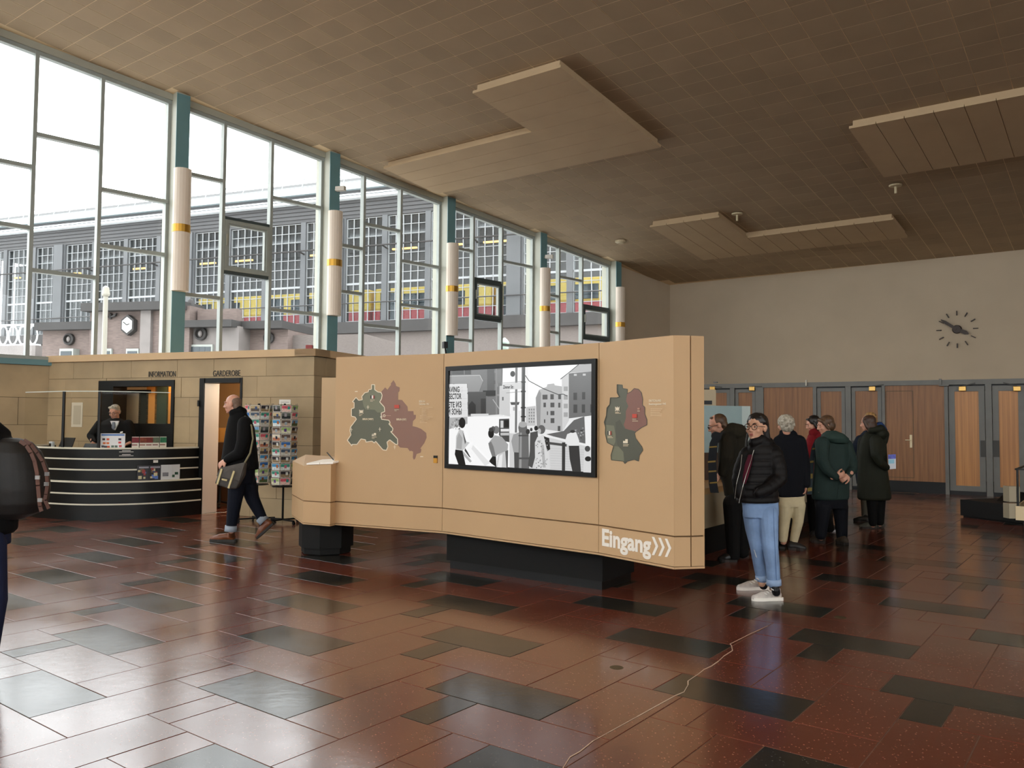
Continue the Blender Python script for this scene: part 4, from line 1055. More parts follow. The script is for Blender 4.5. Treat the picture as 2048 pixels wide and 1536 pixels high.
WEST = [(565, 490), (600, 490), (600, 545), (635, 570), (670, 575), (682, 605), (675, 645), (655, 680), (705, 735), (710, 785), (672, 800), (675, 870), (755, 880), (770, 905), (755, 920), (800, 970), (795, 1000), (775, 1005), (850, 1085), (852, 1145), (830, 1145), (765, 1095), (735, 1120), (745, 1170), (728, 1210), (690, 1205), (610, 1110), (597, 1130), (570, 1110), (503, 1120), (500, 1095), (450, 1085), (405, 1145), (350, 1145), (352, 1165), (300, 1100), (340, 1040), (328, 995), (335, 955), (400, 870), (385, 845), (345, 835), (345, 755), (375, 745), (375, 685), (355, 678), (395, 630), (425, 662), (465, 655), (458, 620), (490, 580), (530, 570), (535, 545), (565, 540)]
EAST = [(806, 440), (830, 480), (835, 505), (875, 520), (872, 560), (858, 575), (858, 655), (900, 658), (960, 730), (965, 780), (1025, 780), (1028, 820), (1052, 822), (1050, 860), (1020, 890), (1015, 945), (1060, 955), (1110, 975), (1165, 1020), (1170, 1070), (1145, 1130), (1100, 1190), (1112, 1200), (1105, 1235), (1060, 1250), (1045, 1300), (1030, 1315), (1018, 1290), (1022, 1225), (1000, 1215), (985, 1220), (960, 1185), (880, 1180), (852, 1150), (852, 1085), (790, 1010), (800, 970), (770, 905), (755, 880), (675, 870), (672, 800), (710, 785), (705, 735), (655, 680), (682, 605), (670, 570), (715, 520), (740, 545), (780, 490), (775, 480)]
FREN = [(565, 490), (600, 490), (600, 545), (635, 570), (670, 575), (682, 605), (675, 645), (655, 680), (705, 735), (710, 785), (665, 795), (630, 795), (600, 765), (500, 760), (480, 730), (470, 690), (465, 655), (458, 620), (490, 580), (530, 570), (535, 545), (565, 540)]
p.poly(EAST, Pu); p.poly(WEST, Gd); p.poly(FREN, Gl); p.line(WEST+WEST[:1], 9, Wh)
p.rect(553, 608, 567, 642, (30, 30, 30)); p.rect(567, 608, 583, 642, (230, 220, 210)); p.rect(583, 608, 597, 642, (150, 60, 50))
for a, b in (((430, 768), (475, 805)), ((475, 768), (430, 805)), ((452, 768), (452, 805)), ((430, 786), (475, 786))): p.line([a, b], 8, Wh)
p.rect(815, 712, 868, 748, Rd)
for k in range(3): p.rect(570, 1030+k*9, 615, 1034+k*9, Wh)
p.rect(592, 1020, 615, 1040, Wh); p.rect(568, 1040, 590, 1052, Wh)
for (x, y) in ((526, 738), (345, 985), (656, 980), (820, 1175)): p.line([(x, y-22), (x, y+22)], 5, Wh); p.line([(x-14, y-2), (x+14, y-2)], 5, Wh)
p.ell(704, 831, 15, 15, Wh); p.ell(704, 831, 8, 8, Pu); p.rect(722, 828, 778, 833, (190, 150, 130)); p.rect(660, 836, 684, 842, Wh); p.rect(660, 846, 684, 852, Wh)
for (a, b, w) in ((550, 655, 50), (550, 668, 30), (428, 815, 38), (428, 828, 24), (815, 762, 50), (818, 774, 24), (568, 1062, 54), (568, 1075, 30)): p.rect(a, b, a+w, b+6, (196, 176, 148))
for k, w in enumerate((140, 100, 70, 60, 75, 70, 75, 140, 110, 90, 50, 80)): p.rect(1095+(20 if 0 < k < 6 or k == 9 else 0), 738+k*15, 1095+w, 743+k*15, (214, 186, 146))
p.rect(383, 560, 413, 570, Wh); p.rect(1100, 1275, 1132, 1284, Wh)
m1 = p.build('city_map', kio, M_print, label='printed map of divided Berlin in green and dull red')
def ptext(s, fr, px, py, cap, wpx, nm, mt, par):
    x, z = fr.at(px, py); x1 = fr.x(px+wpx, py); o = text(s, fr, 0, 0, 0, 1.0, mt, nm, None); ws = [v.co.dot(fr.ex) for v in o.data.vertices]; w0 = max(ws)-min(ws); bpy.data.objects.remove(o)
    h = cap/0.727; return text(s, fr, x, z, 0.0035, h, mt, nm, par, sx=(x1-x)/(w0*h), bold=0.0006, thick=0.002)
M_pw = mat('print_cream', (232, 214, 184), rough=0.5)
s_ = 280/1536
ptext('BERLIN', PAN[0], 640+1088*s_, 680+684*s_, 0.022, 11.5, 'map_title', M_pw, kio); ptext('Sektoren 1961', PAN[0], 640+1088*s_, 680+712*s_, 0.022, 20, 'map_title', M_pw, kio)
ptext('BERLIN (WEST)', PAN[0], 640+468*s_, 680+877*s_, 0.02, 21.5, 'map_name', M_pw, kio); ptext('BERLIN (OST)', PAN[0], 640+840*s_, 680+880*s_, 0.02, 19.5, 'map_name', M_pw, kio)
# brass number tag beside the screen
x0_, z1_ = PAN[0].at(868, 911); x1_, z0_ = PAN[0].at(875, 926)
mb = MB(); PAN[0].box(mb, x0_, x1_, z0_, z1_-0.026, 0, 0.012); tg = mb.build('brass_tag', mat('brass', (206, 150, 66), rough=0.3, metal=0.8), kio, label='small brass tag with black head')
mb = MB(); PAN[0].box(mb, x0_, x1_, z1_-0.026, z1_, 0, 0.012); mb.build('tag_head', M_black, tg)
# map of the occupied country
p = Print(PAN[2], 1150, 660, 520/1536, 0.0012)
GER = [(248, 322), (280, 325), (282, 345), (310, 350), (308, 375), (330, 365), (350, 345), (375, 350), (392, 370), (400, 410), (398, 445), (412, 455), (412, 495), (425, 530), (425, 560), (395, 575), (360, 600), (352, 610), (358, 640), (395, 690), (400, 710), (380, 740), (375, 775), (350, 765), (310, 775), (295, 790), (285, 775), (215, 768), (212, 740), (228, 685), (190, 665), (178, 610), (180, 575), (172, 545), (185, 505), (188, 460), (205, 440), (208, 400), (245, 400), (262, 395), (248, 370)]
p.poly(GER, (88, 88, 72)); p.poly([(308, 375), (330, 365), (350, 345), (375, 350), (392, 370), (400, 410), (398, 445), (412, 455), (412, 495), (425, 530), (425, 560), (395, 575), (360, 600), (330, 590), (300, 590), (288, 560), (300, 520), (300, 480), (315, 450), (302, 420)], (126, 84, 72))
p.poly([(178, 560), (230, 565), (240, 620), (238, 660), (228, 685), (190, 665), (178, 610)], (112, 112, 90)); p.poly([(212, 740), (228, 685), (260, 690), (285, 720), (290, 775), (215, 768)], (112, 112, 90))
p.poly([(240, 545), (265, 530), (290, 580), (350, 600), (358, 640), (395, 690), (400, 710), (380, 740), (375, 775), (350, 765), (310, 775), (295, 790), (290, 760), (285, 720), (250, 680), (240, 620)], (78, 78, 64))
p.line(GER+GER[:1], 3.5, (66, 62, 50))
for a, b in (((237, 455), (263, 478)), ((263, 455), (237, 478)), ((250, 453), (250, 480)), ((236, 466), (264, 466))): p.line([a, b], 5, Wh)
p.rect(192, 597, 199, 620, (40, 40, 40)); p.rect(199, 597, 207, 620, Wh); p.rect(207, 597, 215, 620, (150, 60, 50)); p.rect(338, 496, 365, 519, Rd); p.rect(297, 645, 312, 660, Wh); p.rect(284, 655, 312, 669, Wh); p.rect(368, 460, 382, 470, (170, 120, 100))
for (a, b, w) in ((237, 484, 22), (237, 490, 34), (192, 627, 26), (192, 634, 32), (338, 525, 24), (338, 536, 34), (284, 675, 34), (284, 683, 30), (368, 477, 16)): p.rect(a, b, a+w, b+3.5, (206, 186, 156))
for k, w in enumerate((70, 62, 55, 68, 66)): p.rect(446, 465+k*10, 446+w, 468+k*10, (220, 192, 152))
p.build('country_map', kio, M_print, label='printed map of Germany in four zones')
s_ = 520/1536
ptext('DEUTSCHLAND', PAN[2], 1150+438*s_, 660+424*s_, 0.018, 24, 'map_title', M_pw, kio); ptext('Besatzungszonen 1945', PAN[2], 1150+438*s_, 660+443*s_, 0.017, 34, 'map_title', M_pw, kio)
# entrance lettering with three chevrons
M_ew = mat('sign_lettering_white', (236, 228, 216), rough=0.5)
x, z = PAN[2].at(1202.5, 1089.5); x1 = PAN[2].x(1300, 1107)
o = text('Eingang', PAN[2], 0, 0, 0, 1.0, M_ew, 'tmp', None, bold=0.03); ws = [v.co.dot(PAN[2].ex) for v in o.data.vertices]; w0 = max(ws)-min(ws); bpy.data.objects.remove(o)
hh = (PAN[2].z(1203, 1056)-z)/0.727
text('Eingang', PAN[2], x+0.005, z, 0.002, hh, M_ew, 'entrance_lettering', kio, sx=(x1-x)/(w0*hh), bold=0.0065, thick=0.003)
for k in range(3):
    ax, ay = 1304+k*13, 1073.5+k*1.8; hpx = 36.5
    q = [(ax, ay), (ax+5, ay+0.4), (ax+13, ay+hpx/2+1), (ax+5, ay+hpx+0.5), (ax, ay+hpx), (ax+7.5, ay+hpx/2+0.6)]
    MB().prism(PAN[2].poly(q, 0.001), PAN[2].n*0.003).build('entrance_chevron', M_ew, kio)
# ---- screen with the old street photograph
MID = PAN[1]
def scorn(px, py): return MID.at(px, py, 0.03)
so = [scorn(893, 731.5), scorn(1191, 719), scorn(1191, 955), scorn(887, 936)]
sx0, sx1 = (so[0][0]+so[3][0])/2, (so[1][0]+so[2][0])/2; sz1 = (so[0][1]+so[1][1])/2; sz0 = (so[2][1]+so[3][1])/2
screen = thing('video_screen', MID.P((sx0+sx1)/2, sz0, 0.0), 'large black framed screen with an old black and white street photograph', 'screen')
fr_ = MB(); b_ = 0.045
for a, b, c, d in ((sx0, sx1, sz1-b_, sz1), (sx0, sx1, sz0, sz0+b_), (sx0, sx0+b_, sz0+b_, sz1-b_), (sx1-b_, sx1, sz0+b_, sz1-b_)): MID.box(fr_, a, b, c, d, 0.001, 0.032)
fr_.build('frame', M_black, screen)
p = Print(MID, 880, 700, 340/1865, 0.008)
ix0, ix1, iz0, iz1 = sx0+b_-0.004, sx1-b_+0.004, sz0+b_-0.004, sz1-b_+0.004
# picture is drawn in the screen's own rectangle: u 0..1 across, v 0..1 down
def unq(zx, zy):
    tl, tr, br, bl = (120, 200), (1675, 150), (1672, 1345), (100, 1250)
    u = (zx-110)/1563
    for _ in range(6):
        yt = tl[1]+(tr[1]-tl[1])*u; yb = bl[1]+(br[1]-bl[1])*u; v = (zy-yt)/(yb-yt)
        xl = tl[0]+(bl[0]-tl[0])*v; xr = tr[0]+(br[0]-tr[0])*v; u = (zx-xl)/(xr-xl)
    return min(1, max(0, u)), min(1, max(0, v))
def spoly(pts, c):
    k = len(p.v)
    for q in pts:
        u, v = unq(*q); p.v.append(MID.P(ix0+(ix1-ix0)*u, iz1+(iz0-iz1)*v, p.d))
    p.f.append(list(range(k, k+len(pts)))); p.c.append(lin((c, c, c) if not isinstance(c, tuple) else c)); p.d += 0.00012
p.poly = spoly
R_ = random.Random(5)
p.rect(90, 130, 1690, 1360, 232)
p.poly([(750, 180), (1675, 150), (1675, 560), (1000, 640), (750, 720)], 248)
p.poly([(110, 200), (750, 180), (745, 360), (715, 700), (340, 720), (340, 350), (110, 350)], 118)
for k in range(26):
    x, y = R_.uniform(120, 700), R_.uniform(190, 640); w, h = R_.uniform(12, 50), R_.uniform(15, 60); p.rect(x, y, min(x+w, 735), min(y+h, 690), R_.choice([88, 100, 132, 146, 108]))
p.poly([(112, 268), (500, 262), (525, 330), (480, 440), (340, 440), (340, 352), (112, 352)], 146); p.line([(112, 262), (490, 258), (525, 325)], 8, 190)
for a in (150, 220, 308): p.rect(a, 192, a+72, 248, 62)
p.rect(575, 188, 655, 500, 92); p.rect(672, 188, 690, 700, 138); p.rect(690, 200, 742, 350, 128); p.rect(525, 430, 672, 492, 44); p.rect(345, 445, 560, 700, 80); p.poly([(352, 700), (352, 590), (395, 545), (440, 590), (440, 700)], 46); p.rect(500, 520, 560, 700, 56)
p.poly([(380, 690), (590, 690), (590, 716), (380, 716)], 214); p.line([(640, 530), (715, 640)], 10, 176)
p.poly([(100, 730), (340, 722), (720, 722), (835, 730), (835, 1290), (100, 1262)], 246)
p.poly([(112, 730), (340, 722), (340, 800), (112, 860)], 176)
for k in range(24): x, y = R_.uniform(115, 240), R_.uniform(740, 850); p.rect(x, y, x+14, y+22, R_.choice([70, 100, 150, 200]))
p.poly([(100, 355), (340, 353), (345, 716), (100, 718)], 222)
for y in (430, 520, 580, 650): p.line([(110, y), (340, y)], 2.5, 190)
p.poly([(720, 382), (835, 372), (835, 722), (715, 700)], 206); p.rect(748, 505, 766, 545, 110)
p.poly([(838, 585), (932, 580), (922, 905), (850, 905)], 240); p.poly([(838, 565), (942, 565), (930, 596), (850, 596)], 84); p.rect(870, 620, 890, 660, 180)
p.poly([(1010, 622), (1112, 610), (1112, 830), (1010, 830)], 196)
for r in range(5):
    for c in range(3): p.rect(1040+c*24, 640+r*34, 1052+c*24, 660+r*34, 132)
p.poly([(1115, 520), (1150, 432), (1228, 400), (1235, 372), (1302, 364), (1310, 385), (1382, 398), (1388, 900), (1150, 860)], 182)
p.poly([(1115, 520), (1150, 432), (1170, 470), (1160, 860), (1125, 840)], 150)
for (a, b, x, y) in ((1185, 487, 1236, 540), (1265, 482, 1300, 540), (1195, 575, 1220, 626), (1266, 576, 1306, 628), (1266, 668, 1306, 716), (1230, 672, 1242, 712), (1200, 760, 1214, 800), (1268, 748, 1306, 802), (1345, 578, 1366, 632), (1345, 490, 1372, 540), (1340, 835, 1366, 890)): p.rect(a, b, x, y, 84)
p.poly([(1380, 312), (1452, 255), (1452, 770), (1392, 890)], 208)
for r in range(4): p.rect(1400, 400+r*95, 1440, 450+r*95, 164)
p.poly([(1450, 255), (1678, 238), (1672, 722), (1450, 752)], 110); p.poly([(1450, 250), (1540, 166), (1678, 148), (1678, 238)], 178); p.line([(1368, 318), (1450, 248), (1545, 160)], 8, 84)
for (a, b, x, y) in ((1495, 600, 1532, 692), (1575, 600, 1606, 692), (1495, 470, 1530, 550), (1578, 465, 1608, 545), (1655, 600, 1675, 690)): p.rect(a, b, x, y, 70)
for a in (1500, 1585): p.rect(a, 262, a+28, 284, 196)
p.poly([(1225, 925), (1330, 905), (1400, 890), (1500, 772), (1600, 732), (1612, 1030), (1430, 985), (1300, 950)], 100)
for k in range(70):
    x, y = R_.uniform(1380, 1600), R_.uniform(790, 1000)
    if y > 1000-(x-1300)*0.75+40: p.ell(x, y, R_.uniform(6, 16), R_.uniform(4, 9), R_.choice([54, 78, 140, 170, 120]), 7)
p.poly([(1612, 742), (1675, 742), (1675, 1070), (1612, 1066)], 238)
p.poly([(835, 910), (1250, 960), (1430, 1010), (1675, 1070), (1675, 1350), (835, 1302)], 206)
for k in range(9): p.line([(1270, 1080+k*27), (1672, 1100+k*27)], 2.5, 176)
p.poly([(722, 752), (836, 748), (836, 1010), (780, 1000), (720, 930)], 70); p.rect(738, 770, 770, 850, 206); p.rect(780, 765, 834, 845, 30); p.rect(740, 862, 834, 892, 226); p.rect(738, 905, 834, 935, 190); p.ell(690, 872, 36, 44, 120); p.ell(655, 860, 24, 30, 90)
p.line([(1012, 270), (1052, 332), (1205, 422), (1350, 488), (1400, 484), (1440, 506)], 8, 60)
p.ell(876, 250, 27, 33, 58); p.poly([(905, 170), (930, 168), (921, 905), (898, 905)], 112); p.poly([(974, 168), (1012, 166), (1006, 800), (969, 800)], 66); p.line([(982, 168), (978, 800)], 7, 110)
for y in (335, 440, 620, 720): p.rect(964, y, 1016, y+16, 50)
p.poly([(760, 362), (972, 344), (972, 418), (760, 432)], 214); p.line([(748, 352), (974, 336)], 5, 150); p.line([(805, 462), (960, 450)], 5, 140)
p.line([(500+200, 1150), (640+60, 1230)], 3, 200); p.poly([(420, 1040), (620, 1240), (560, 1272), (400, 1080)], 226)
# people in the picture
p.poly([(882, 925), (950, 900), (960, 1000), (946, 1122), (884, 1122), (860, 1000)], 158); p.poly([(890, 1122), (946, 1124), (940, 1300), (893, 1298)], 74)
p.poly([(945, 800), (1026, 800), (1030, 850), (1046, 905), (1052, 1302), (938, 1298), (945, 905), (936, 850)], 104); p.poly([(955, 905), (975, 905), (970, 1298), (945, 1298)], 150); p.rect(938, 1180, 1054, 1200, 80); p.rect(940, 930, 1048, 946, 76); p.ell(985, 815, 44, 34, 170)
p.poly([(1064, 905), (1142, 888), (1150, 1000), (1120, 1160), (1085, 1296), (1040, 1270), (1060, 1110)], 76); p.ell(1126, 858, 20, 28, 34); p.ell(1040, 895, 22, 30, 50); p.ell(1076, 872, 14, 20, 60)
p.ell(1182, 872, 40, 50, 96); p.ell(1160, 890, 18, 30, 190); p.poly([(1140, 955), (1196, 930), (1262, 990), (1254, 1110), (1268, 1312), (1116, 1302), (1114, 1015)], 214); p.poly([(1206, 946), (1262, 968), (1272, 1090), (1242, 1112)], 40); p.poly([(1180, 1040), (1206, 1040), (1226, 1290), (1196, 1290)], 176)
for k in range(46): p.ell(R_.uniform(1124, 1250), R_.uniform(985, 1296), 6, 8, R_.choice([120, 150, 170]), 6)
p.poly([(1258, 1008), (1440, 1034), (1440, 1062), (1258, 1036)], 72); p.poly([(1394, 1015), (1426, 1015), (1424, 1334), (1392, 1330)], 52)
p.poly([(1445, 925), (1490, 905), (1532, 905), (1562, 1000), (1556, 1052), (1462, 1052), (1420, 1010)], 228); p.poly([(1460, 1052), (1560, 1052), (1578, 1338), (1496, 1334), (1470, 1200)], 52); p.ell(1498, 896, 24, 16, 50)
p.poly([(1610, 1090), (1675, 1060), (1675, 1350), (1600, 1345)], 214); p.ell(1640, 1085, 26, 32, 70); p.ell(1645, 1195, 30, 28, 30)
p.ell(297, 790, 40, 60, 22, 18); p.poly([(262, 862), (312, 878), (345, 1000), (388, 1010), (330, 1070), (300, 1102), (215, 1090), (222, 940)], 196); p.poly([(258, 900), (300, 960), (290, 1085), (225, 1075), (232, 960)], 166); p.poly([(300, 880), (345, 1000), (330, 1030)], 90)
p.poly([(212, 1088), (302, 1100), (338, 1265), (250, 1262), (204, 1140)], 20); p.poly([(300, 1100), (332, 1130), (412, 1218), (392, 1234), (310, 1150)], 178); p.poly([(330, 1070), (360, 1110), (400, 1180), (380, 1170), (325, 1100)], 60)
p.ell(640, 912, 34, 52, 22, 18); p.ell(640, 868, 26, 24, 60); p.poly([(618, 1008), (680, 932), (760, 948), (832, 1035), (825, 1110), (722, 1142), (690, 1172), (640, 1090)], 164); p.poly([(608, 1020), (640, 1000), (668, 1060), (692, 1165), (690, 1240), (655, 1180), (620, 1080)], 120); p.poly([(655, 1165), (695, 1170), (700, 1290), (640, 1245), (615, 1220)], 24)
p.poly([(722, 1142), (832, 1098), (828, 1296), (790, 1290), (700, 1290)], 200); p.poly([(800, 1110), (832, 1098), (828, 1296), (812, 1296)], 90); p.poly([(735, 1160), (770, 1140), (760, 1290), (712, 1288)], 232)
p.build('picture', screen, print_mat('screen_picture', 1.0), label='glowing black and white photograph of people in a ruined street')
M_sk = mat('screen_black_type', (26, 26, 28), rough=0.3)
for s, zx, zy, zw in (('AVING', 126, 446, 140), ('SECTOR', 134, 522, 154), ('ETE ИЗ', 124, 615, 162), ('Й ЗОНЫ', 122, 694, 166)):
    u, v = unq(zx, zy); u1, _ = unq(zx+zw, zy); x = ix0+(ix1-ix0)*u; x1 = ix0+(ix1-ix0)*u1; z = iz1+(iz0-iz1)*v
    o = text(s, MID, 0, 0, 0, 1.0, M_sk, 'tmp', None); ws = [q.co.dot(MID.ex) for q in o.data.vertices]; w0 = max(ws)-min(ws); bpy.data.objects.remove(o)
    h = 0.058/0.727; text(s, MID, x, z, p.d+0.0005, h, M_sk, 'sign_text', screen, sx=(x1-x)/(w0*h), bold=0.002, thick=0.0008)
u, v = unq(778, 414); text('Zimmer Str.', MID, ix0+(ix1-ix0)*u, iz1+(iz0-iz1)*v, p.d+0.0005, 0.045, M_sk, 'street_sign_text', screen, sx=0.62, bold=0.001, thick=0.0008)
# ================================================================ lectern at its left end
ZL = 0.38
L0, L1, L2 = onz(583, 1032, ZL), onz(605.5, 1048.5, ZL), onz(660, 1052.8, ZL)
for q in (L0, L1, L2): q.z = 0
lec = thing('lectern', (L1+L2)/2, 'beige lectern with sloping top on a black plinth left of the exhibition wall', 'lectern')
ld_ = (L2-L1).normalized(); ln = ld_.cross(UPZ); B0 = L2-ln*0.34-ld_*0.06; B1 = L0-ln*0.12+ld_*0.1
def lpoly(z0, ztops, nm, mt, ins=0.0):
    c = (L0+L1+L2+B0)/4; P_ = [q+(c-q).normalized()*ins for q in (L0, L1, L2, B0, B1)]
    mb = MB(); n = 5; mb.add([q+UPZ*z0 for q in P_]+[q+UPZ*zt for q, zt in zip(P_, ztops)], [(4, 3, 2, 1, 0), (5, 6, 7, 8, 9)]+[(i, (i+1) % n, n+(i+1) % n, n+i) for i in range(n)]); return mb.build(nm, mt, lec)
lpoly(ZL+0.02, [ZS-0.006]*5, 'lower_panel', M_bei); lpoly(ZL, [ZL+0.014]*5, 'bottom_edge', M_bei, 0.004)
lpoly(ZS+0.006, [1.045, 1.03, 1.055, 1.12, 1.12], 'body', M_bei); lpoly(ZL+0.005, [1.02]*5, 'core', M_bei2, 0.012)
lpoly(1.056, [1.066]*5, 'top', M_bei) if False else None
mb = MB(); pc_ = onz(643, 1110)+Vector((0.0, 0.22, 0)); mb.lathe([(0.27, 0.0), (0.29, 0.01), (0.29, 0.075), (0.32, 0.08), (0.32, ZL)], pc_, n=8); mb.build('plinth', M_blackm, lec)
bk = thing('open_booklet', L2-ld_*0.2-ln*0.2+UPZ*1.06, 'white papers lying open on the sloping lectern top', 'papers')
q0 = L1+ld_*0.05-ln*0.03+UPZ*1.05; zr = lambda a, b: 1.05+0.10*b
def slope_pt(a, b, h=0): return L1+ld_*a-ln*b+UPZ*(1.034+a*0.06+b*0.115+h)
for a0, a1 in ((0.02, 0.20), (0.21, 0.39)):
    mb = MB(); mb.hexa([slope_pt(a0, 0.02, .004), slope_pt(a1, 0.02, .004), slope_pt(a1, 0.30, .004), slope_pt(a0, 0.30, .004), slope_pt(a0, 0.02, .022), slope_pt(a1, 0.02, .022), slope_pt(a1, 0.30, .022), slope_pt(a0, 0.30, .022)]); mb.build('page', mat('paper_bright', (244, 238, 228), rough=0.7), bk)
pe = MB(); pe.tube([atd(654, 905, 9.35), atd(669, 922, 9.2)], 0.006, 6); pe.build('stylus', M_black, None, label='thin black rod leaning behind the lectern papers', category='rod')
# tall pale panel standing behind the lectern
D_ = 11.4; q0, q1 = atd(641, 905, D_), atd(690, 905, D_); zt_ = atd(650, 755.5, D_).z; zb_ = 0.0
pp = thing('display_panel', Vector(((q0.x+q1.x)/2, D_, 0)), 'tall pale beige display panel standing behind the lectern', 'panel')
mb = MB(); mb.box(Vector((q0.x, D_, 0.06)), (q1.x-q0.x, -0.12, 0), (0, 0.08, 0), (0, 0, zt_-0.06)); mb.build('board', mat('panel_pale', (196, 164, 124), rough=0.6), pp)
mb = MB(); mb.box(Vector((q0.x+0.02, D_-0.05, 0)), (q1.x-q0.x-0.04, -0.12, 0), (0, 0.2, 0), (0, 0, 0.06)); mb.build('foot', M_blackm, pp)
# ================================================================ door wall (low lobby) below the clock wall
M_dfr = mat('steel_frame_grey', (104, 102, 96), rough=0.45, var=0.08, vscale=3)
M_wood = mat('oak_veneer', (148, 100, 58), rough=0.45, c2=(122, 80, 46), vscale=3.0, stretch=(9, 9, 0.35))
M_wood2 = mat('oak_door_veneer', (196, 136, 74), rough=0.4, c2=(164, 108, 58), vscale=2.2, stretch=(12, 12, 0.25))
M_brs = mat('brass_closer', (190, 150, 84), rough=0.3, metal=0.8)
M_dkp = mat('dark_plate', (60, 58, 54), rough=0.5, metal=0.3)
DX = lambda px, py=880: DOOR.x(px, py)
zh1 = DOOR.z(1800, 761.5); zh0 = zh1-0.11
xl, xr = DX(1342), DX(2400)
low = thing('wall_doors', DOOR.P((xl+xr)/2, 0), kind='structure')
mb = MB(); DOOR.box(mb, xl, xr, zh0, zh1, -1.0, 0.04); mb.build('header', M_dfr, low)
# lobby roof and returns up to the clock wall
a, b = DOOR.P(xl, zh1-0.02, -1.0), DOOR.P(xr, zh1-0.02, -1.0)
ca = CLK.P(max(0.0, (a-CLK.O).dot(CLK.ex)), 0, 0.0); cb_ = CLK.P((b-CLK.O).dot(CLK.ex), 0, 0.0)
mb = MB(); mb.prism([DOOR.P(xl, zh1-0.06, -0.9), DOOR.P(xr, zh1-0.06, -0.9), Vector((cb_.x, cb_.y, zh1-0.06)), Vector((ca.x, ca.y, zh1-0.06))], UPZ*0.05); mb.build('lobby_roof', M_white, low)
mb = MB(); e_ = WIN.P(-0.02, 0, 0.05); mb.box(DOOR.P(xl, 0, -0.05), Vector((e_.x, e_.y, 0))-DOOR.P(xl, 0, -0.05), UPZ*zh1, DOOR.ex*0.1); mb.build('lobby_side', M_white, low)
posts = [(1342, 1352), (1461, 1470), (1512, 1528), (1627, 1634), (1692, 1703), (1765, 1771), (1890, 1897.5), (1972, 1985), (2052, 2060), (2168, 2176)]
for k, (p, q) in enumerate(posts):
    mb = MB(); DOOR.box(mb, DX(p), DX(q), 0, zh0, -0.12, 0.03); mb.build('post', M_dfr, low)
for p, q in ((1352, 1405), (1528, 1627), (1771, 1890), (2060, 2168), (2176, 2400)):
    x0, x1 = DX(p), DX(q); zb0 = 0.26
    mb = MB(); DOOR.box(mb, x0, x1, 0, zb0, -0.10, -0.02); mb.build('plinth_board', M_black, low)
    n = max(1, round((x1-x0)/1.15))
    for k in range(n):
        a, b = x0+(x1-x0)*k/n, x0+(x1-x0)*(k+1)/n
        mb = MB(); DOOR.box(mb, a+0.003, b-0.003, zb0, zh0, -0.05, 0.0); mb.build('wood_panel', M_wood, low)
# hidden service door in the panelling
x0, x1 = DX(1773), DX(1827); z0, z1 = DOOR.z(1800, 955), DOOR.z(1800, 782)
sd = thing('door_6', DOOR.P((x0+x1)/2, 0), kind='structure')
g_ = MB()
for a, b, c, d in ((x0, x1, z1-0.008, z1+0.004), (x0, x1, z0-0.004, z0+0.008), (x0-0.006, x0+0.006, z0, z1), (x1-0.006, x1+0.006, z0, z1)): DOOR.box(g_, a, b, c, d, -0.001, 0.0015)
g_.build('seam', M_mortar, sd)
hx, hz = DOOR.at(1822, 882); mb = MB(); DOOR.box(mb, hx-0.025, hx+0.025, hz-0.15, hz+0.14, 0.0, 0.012); hp = mb.build('handle_plate', mat('cream_handle', (226, 208, 170), rough=0.4), sd); bevel(hp, 0.01)
mb = MB(); mb.tube([DOOR.P(hx, hz+0.02, 0.01), DOOR.P(hx, hz+0.02, 0.06), DOOR.P(hx-0.11, hz+0.02, 0.06)], 0.011, 6); mb.build('handle', mat('cream_handle', (0, 0, 0)), sd)
# four steel framed doors
leaves = [(1352.5, 1404.5, 1), (1405, 1461, 1), (1470, 1512, 1), (1634, 1692, 2), (1703, 1765, 3), (1897.5, 1972, 4), (1985, 2052, 5)]
for k, (p, q, _) in enumerate(leaves):
    x0, x1 = DX(p)+0.012, DX(q)-0.012; zt = zh0-0.035; zb0 = 0.09
    d = thing('door_%d' % (k+7), DOOR.P((x0+x1)/2, 0), kind='structure')
    w = 0.115 if k >= 5 else 0.08; fm_ = MB()
    for a, b, c, e in ((x0, x1, zt-w, zt), (x0, x1, zb0, zb0+w), (x0, x0+w, zb0+w, zt-w), (x1-w, x1, zb0+w, zt-w)): DOOR.box(fm_, a, b, c, e, -0.05, 0.0)
    fm_.build('door_frame', M_dfr, d)
    mb = MB(); DOOR.box(mb, x0+w, x1-w, zb0+w, zt-w, -0.045, -0.02); mb.build('wood_panel', M_wood2 if k >= 5 else M_wood, d)
    gp = MB(); DOOR.box(gp, x0-0.012, x1+0.012, zt, zt+0.035, -0.06, -0.03); DOOR.box(gp, x0-0.012, x1+0.012, 0.0, zb0, -0.06, -0.03); gp.build('gap', M_black, d)
    if k in (1, 2, 4, 5, 6):
        cxp = {1: 1426, 2: 1505, 4: 1745, 5: 1925, 6: 2034}[k]; cx_ = DX(cxp, 777); cz_ = DOOR.z(cxp, 777)
        mb = MB(); DOOR.box(mb, cx_-0.07, cx_+0.07, cz_-0.06, cz_+0.05, 0.0, 0.07); c_ = mb.build('door_closer', M_brs, d); bevel(c_, 0.012)
        mb = MB(); mb.bar(DOOR.P(cx_, cz_+0.05, 0.05), DOOR.P(cx_+(0.25 if k != 6 else -0.25), zt+0.06, 0.05), DOOR.n, 0.025, 0.012); mb.build('closer_arm', M_dkp, c_)
    if k in (3, 4, 5, 6):
        px_ = {3: 1686, 4: 1708, 5: 1968, 6: 1992}[k]; x_ = DX(px_, 897); mb = MB(); DOOR.box(mb, x_-0.065, x_+0.065, DOOR.z(px_, 914), DOOR.z(px_, 881), 0.0, 0.012); mb.build('push_plate', M_dkp, d)
